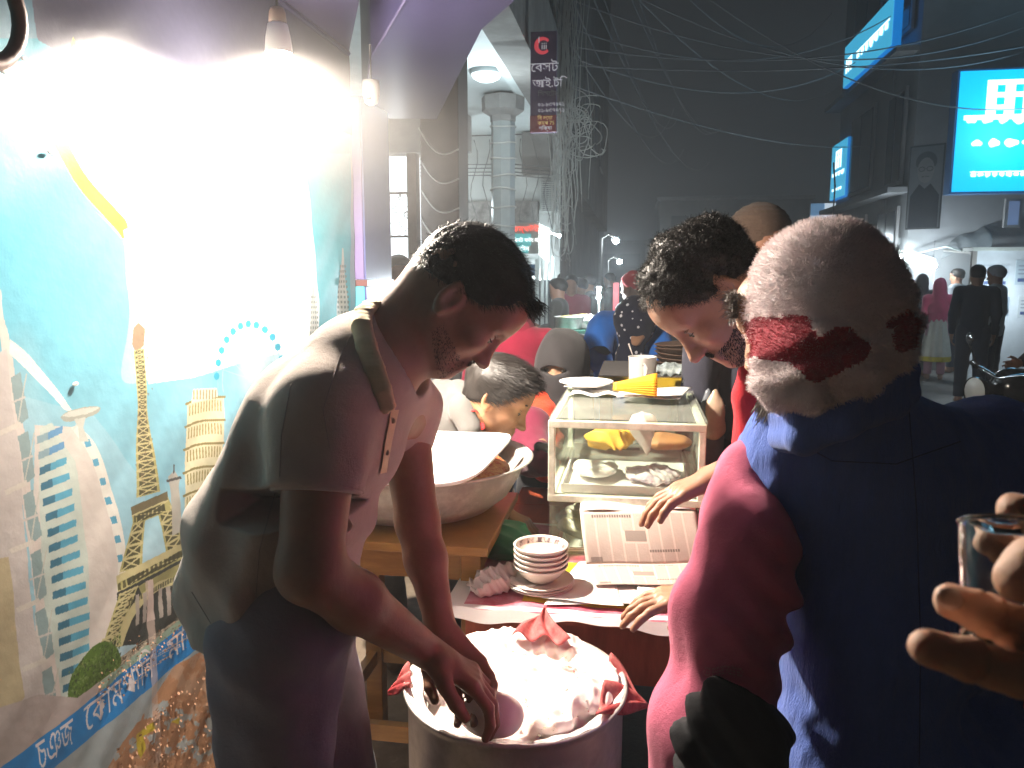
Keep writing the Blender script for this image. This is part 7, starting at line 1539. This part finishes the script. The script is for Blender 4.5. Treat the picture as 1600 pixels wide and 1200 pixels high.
# scooter
p = at(846, 590, 4.3); sc_ = thing('scooter', 'grey-blue scooter parked behind the crimson figure', 'scooter', V(p.x, p.y, .12)); scm = mat('scooter_paint', (.22, .30, .36), rough=.2, var=.1, coat=.5)
F = Field(*bounds([p+V(-.1, -.5, -.4), p+V(.1, .8, .2)], .2), .012); F.cap(p+V(0, -.15, -.05), p+V(0, .55, -.02), .12, .10, .05); F.cap(p+V(0, -.15, -.05), p+V(0, -.35, -.40), .10, .09, .05); F.cap(p+V(0, .8, -.35), p+V(0, .85, .1), .10, .09, .05); F.build('body', scm, sc_)
F = Field(*bounds([p, p+V(0, .6, .1)], .16), .010); F.cap(p+V(0, -.10, .06), p+V(0, .5, .07), .10, .09, .03, sq=(V(0, 0, 1), 1.7)); F.build('saddle', mat('saddle_grey', (.03, .03, .035), rough=.5), sc_)
for yy in (-.30, .95):
    g = MB(); c = V(p.x, p.y+yy, .12+.22); g.tube([c+V(0, .18*cos(t_), .18*sin(t_)) for t_ in LS(0, 2*pi, 28, False)], .045, 8, closed=True); w = g.build('wheel', tyre, sc_, smooth=True); MB().lathe(c-V(.02, 0, 0), [(0, 0), (.14, 0), (.14, .04), (0, .04)], 20, V(1, 0, 0)).build('rim', chr_, w)
g = MB(); g.tube([p+V(-.28, .72, .16), p+V(0, .85, .12), p+V(.28, .72, .16)], .013, 8); g.build('handlebar', tyre, sc_, smooth=True)
# far crowd
R = random.Random(6)
crowd = [(882, 442, 9.3, 'far person with bare dark head at the left of the smoky crowd', (.03, .03, .035)), (893, 448, 8.6, 'far person in a crimson scarf amid the smoky crowd', (.25, .02, .04)), (908, 452, 9.0, 'far seated figure in grey beside the lamp stick', (.08, .08, .09)), (922, 446, 10.5, 'far person in black just left of the lamp stick', (.02, .02, .02)), (954, 440, 12, 'far tall figure in black right of the lamp stick', (.015, .015, .02)), (874, 455, 7.6, 'dark bending figure by the shop doorway', (.04, .035, .03))]
for i, (px, py, d, lab, c) in enumerate(crowd):
    p = at(px, py, d); walker(lab, V(p.x, p.y, 0 if p.x > -.35 else .12), max(1.35, p.z+.02), V(R.uniform(-1, 1), R.uniform(-1, .3), 0), CL('far_top', c), navy_c, group='smoky crowd down the street', res=.026, arms=('down', 'front')[i % 2])
p = at(630, 425, 4.35); walker('person with dark hair standing in the bright shopfront', V(p.x-.03, p.y, .12), p.z-.12+.10, V(.5, -1, 0), CL('pale_shirt', (.30, .33, .36)), navy_c, skin=SK2)
# ================================================================== stalls and tarpaulin under the grey building
tp = thing('tarpaulin', 'sagging grey tarpaulin awning over the lit stalls', 'awning', V(4.9, 12.8, 2.0))
a, b, c, d = at(1388, 392, 13.4), at(1545, 398, 12.4), at(1535, 352, 13.2), at(1425, 356, 13.6)
tpm = mat('grey_tarpaulin', (.16, .175, .185), rough=.45, var=.3, vscale=2, bump=.6, bscale=5, bdist=.05)
sheet('canvas', lambda u, v: a.lerp(b, u).lerp(d.lerp(c, u), v)+V(.05*sin(9*u+2*v), -.25*sin(pi*v), .10*sin(pi*u*3)*(1-v)+.12*sin(pi*v)+.03*sin(19*u+6*v)), 50, 24, tpm, tp)
MB().tube([a, a.lerp(b, .5)+V(0, 0, .05), b], .02, 6).build('edge_pole', con, tp)
for q in (a, b): MB().tube([q, V(q.x, q.y, 0)], .022, 6).build('support_post', con, tp)
def stall(label, px, d, w, h0, h1, items, seed, lampx=None, bright=30):
    p = at(px, 500, d); t = thing('market_stall', label, 'stall', V(p.x, p.y, 0)); R = random.Random(seed)
    MB().bx((p.x-w/2, p.y, .0), (p.x+w/2, p.y+.6, h0)).build('counter', CL('stall_wood', (.12, .12, .12)), t); MB().bx((p.x-w/2, p.y+.62, h0*.5), (p.x+w/2, p.y+.66, h1)).build('back_board', whw, t)
    for k in range(items): x = p.x-w/2+.1+(w-.2)*k/max(1, items-1); hh = R.uniform(.15, .45); MB().bx((x-.08, p.y+.2, h0+.003), (x+.08, p.y+.4, h0+hh), bev=.01).build('hanging_packet' if k % 2 else 'goods_box', mat('goods', (R.uniform(.2, .7), R.uniform(.2, .6), R.uniform(.2, .6)), rough=.4), t)
    for sx in (-1, 1): MB().tube([V(p.x+sx*w/2, p.y+.02, h0), V(p.x+sx*w/2, p.y+.02, h1)], .015, 6).build('post', fr, t)
    MB().tube([V(p.x-w/2, p.y+.02, h1), V(p.x, p.y-.1, h1+.15), V(p.x+w/2, p.y+.02, h1)], .015, 6).build('roof_pole', fr, t); return t, p
stall('small lit stall with pale back board left of the burka woman', 1405, 13.0, 1.0, .95, 1.85, 4, 3); stall('second lit stall with goods behind the pink headscarf', 1465, 12.9, 1.1, .95, 1.9, 5, 4)
def slamp(label, px, py, d, w, es=45):
    w *= .42
    p = at(px, py, d); t = thing('stall_lamp', label, 'lamp', p, 'bare lamps over the lit stalls'); g = MB(); g.ball(p, .055, 12); g.build('globe', emis('stall_glow', (.85, .96, 1), es), t, smooth=True); g = MB(); g.tube([p+V(0, 0, .05), p+V(0, 0, .12)], .02, 8); g.build('holder', white_pl, t); g = MB(); g.tube([p+V(0, 0, .12), p+V(0, 0, .4)], .006, 5); g.build('cord', dwire, t); lamp('stall_light', p, w, (.80, .94, 1), .06, t)
slamp('bare bulb over the left lit stall', 1400, 420, 12.5, 85, 60); slamp('bare bulb behind the pink headscarf', 1458, 415, 12.4, 85, 60); slamp('small high bulb under the tarpaulin edge', 1404, 401, 12.9, 25, 60)
# white kiosk at the far right
k0, k1 = at(1522, 398, 10.8), at(1640, 378, 10.4); kk = thing('white_kiosk', 'white lit kiosk wall with posters behind the men at the right', 'kiosk', V((k0.x+k1.x)/2, k0.y, 0))
wk = mat('kiosk_white', (.62, .68, .74), rough=.5, var=.1); zk = k0.z+.05
MB().bx((k0.x, k0.y, 0), (k0.x+1.5, k0.y+.1, zk)).build('front_wall', wk, kk); MB().bx((k0.x-.04, k0.y-.06, zk), (k0.x+1.55, k0.y+.3, zk+.05)).build('roof_edge', fr, kk); MB().bx((k0.x-.03, k0.y-.03, 0), (k0.x+.03, k0.y+.03, zk)).build('corner_post', con, kk)
for i, (u_, v_, w_, h_) in enumerate(((.12, 1.42, .34, .30), (.55, 1.45, .30, .34), (.95, 1.40, .35, .36), (.2, 1.02, .30, .26), (.62, 1.0, .5, .3))):
    x = k0.x+u_; MB().bx((x, k0.y-.012, v_), (x+w_, k0.y-.003, v_+h_)).build('poster', mat('poster_sheet', [(.55, .62, .7), (.45, .55, .62), (.7, .75, .8), (.3, .4, .5), (.6, .66, .7)][i], rough=.5), kk); MB().bx((x+.03, k0.y-.016, v_+h_*.12), (x+w_-.03, k0.y-.0125, v_+h_*.26)).build('poster_band', mat('poster_band', (.06, .10, .25), rough=.5), kk)
    for j in range(3): MB().bx((x+.03, k0.y-.016, v_+h_*(.42+.16*j)), (x+w_-.05-.04*j, k0.y-.0125, v_+h_*(.47+.16*j))).build('poster_line', mat('poster_line', (.25, .3, .4), rough=.5), kk)
p = at(1560, 470, 10.1); 
slamp('kiosk bulb hidden behind the man in the pale cap', 1562, 462, 10.35, 60, 50)
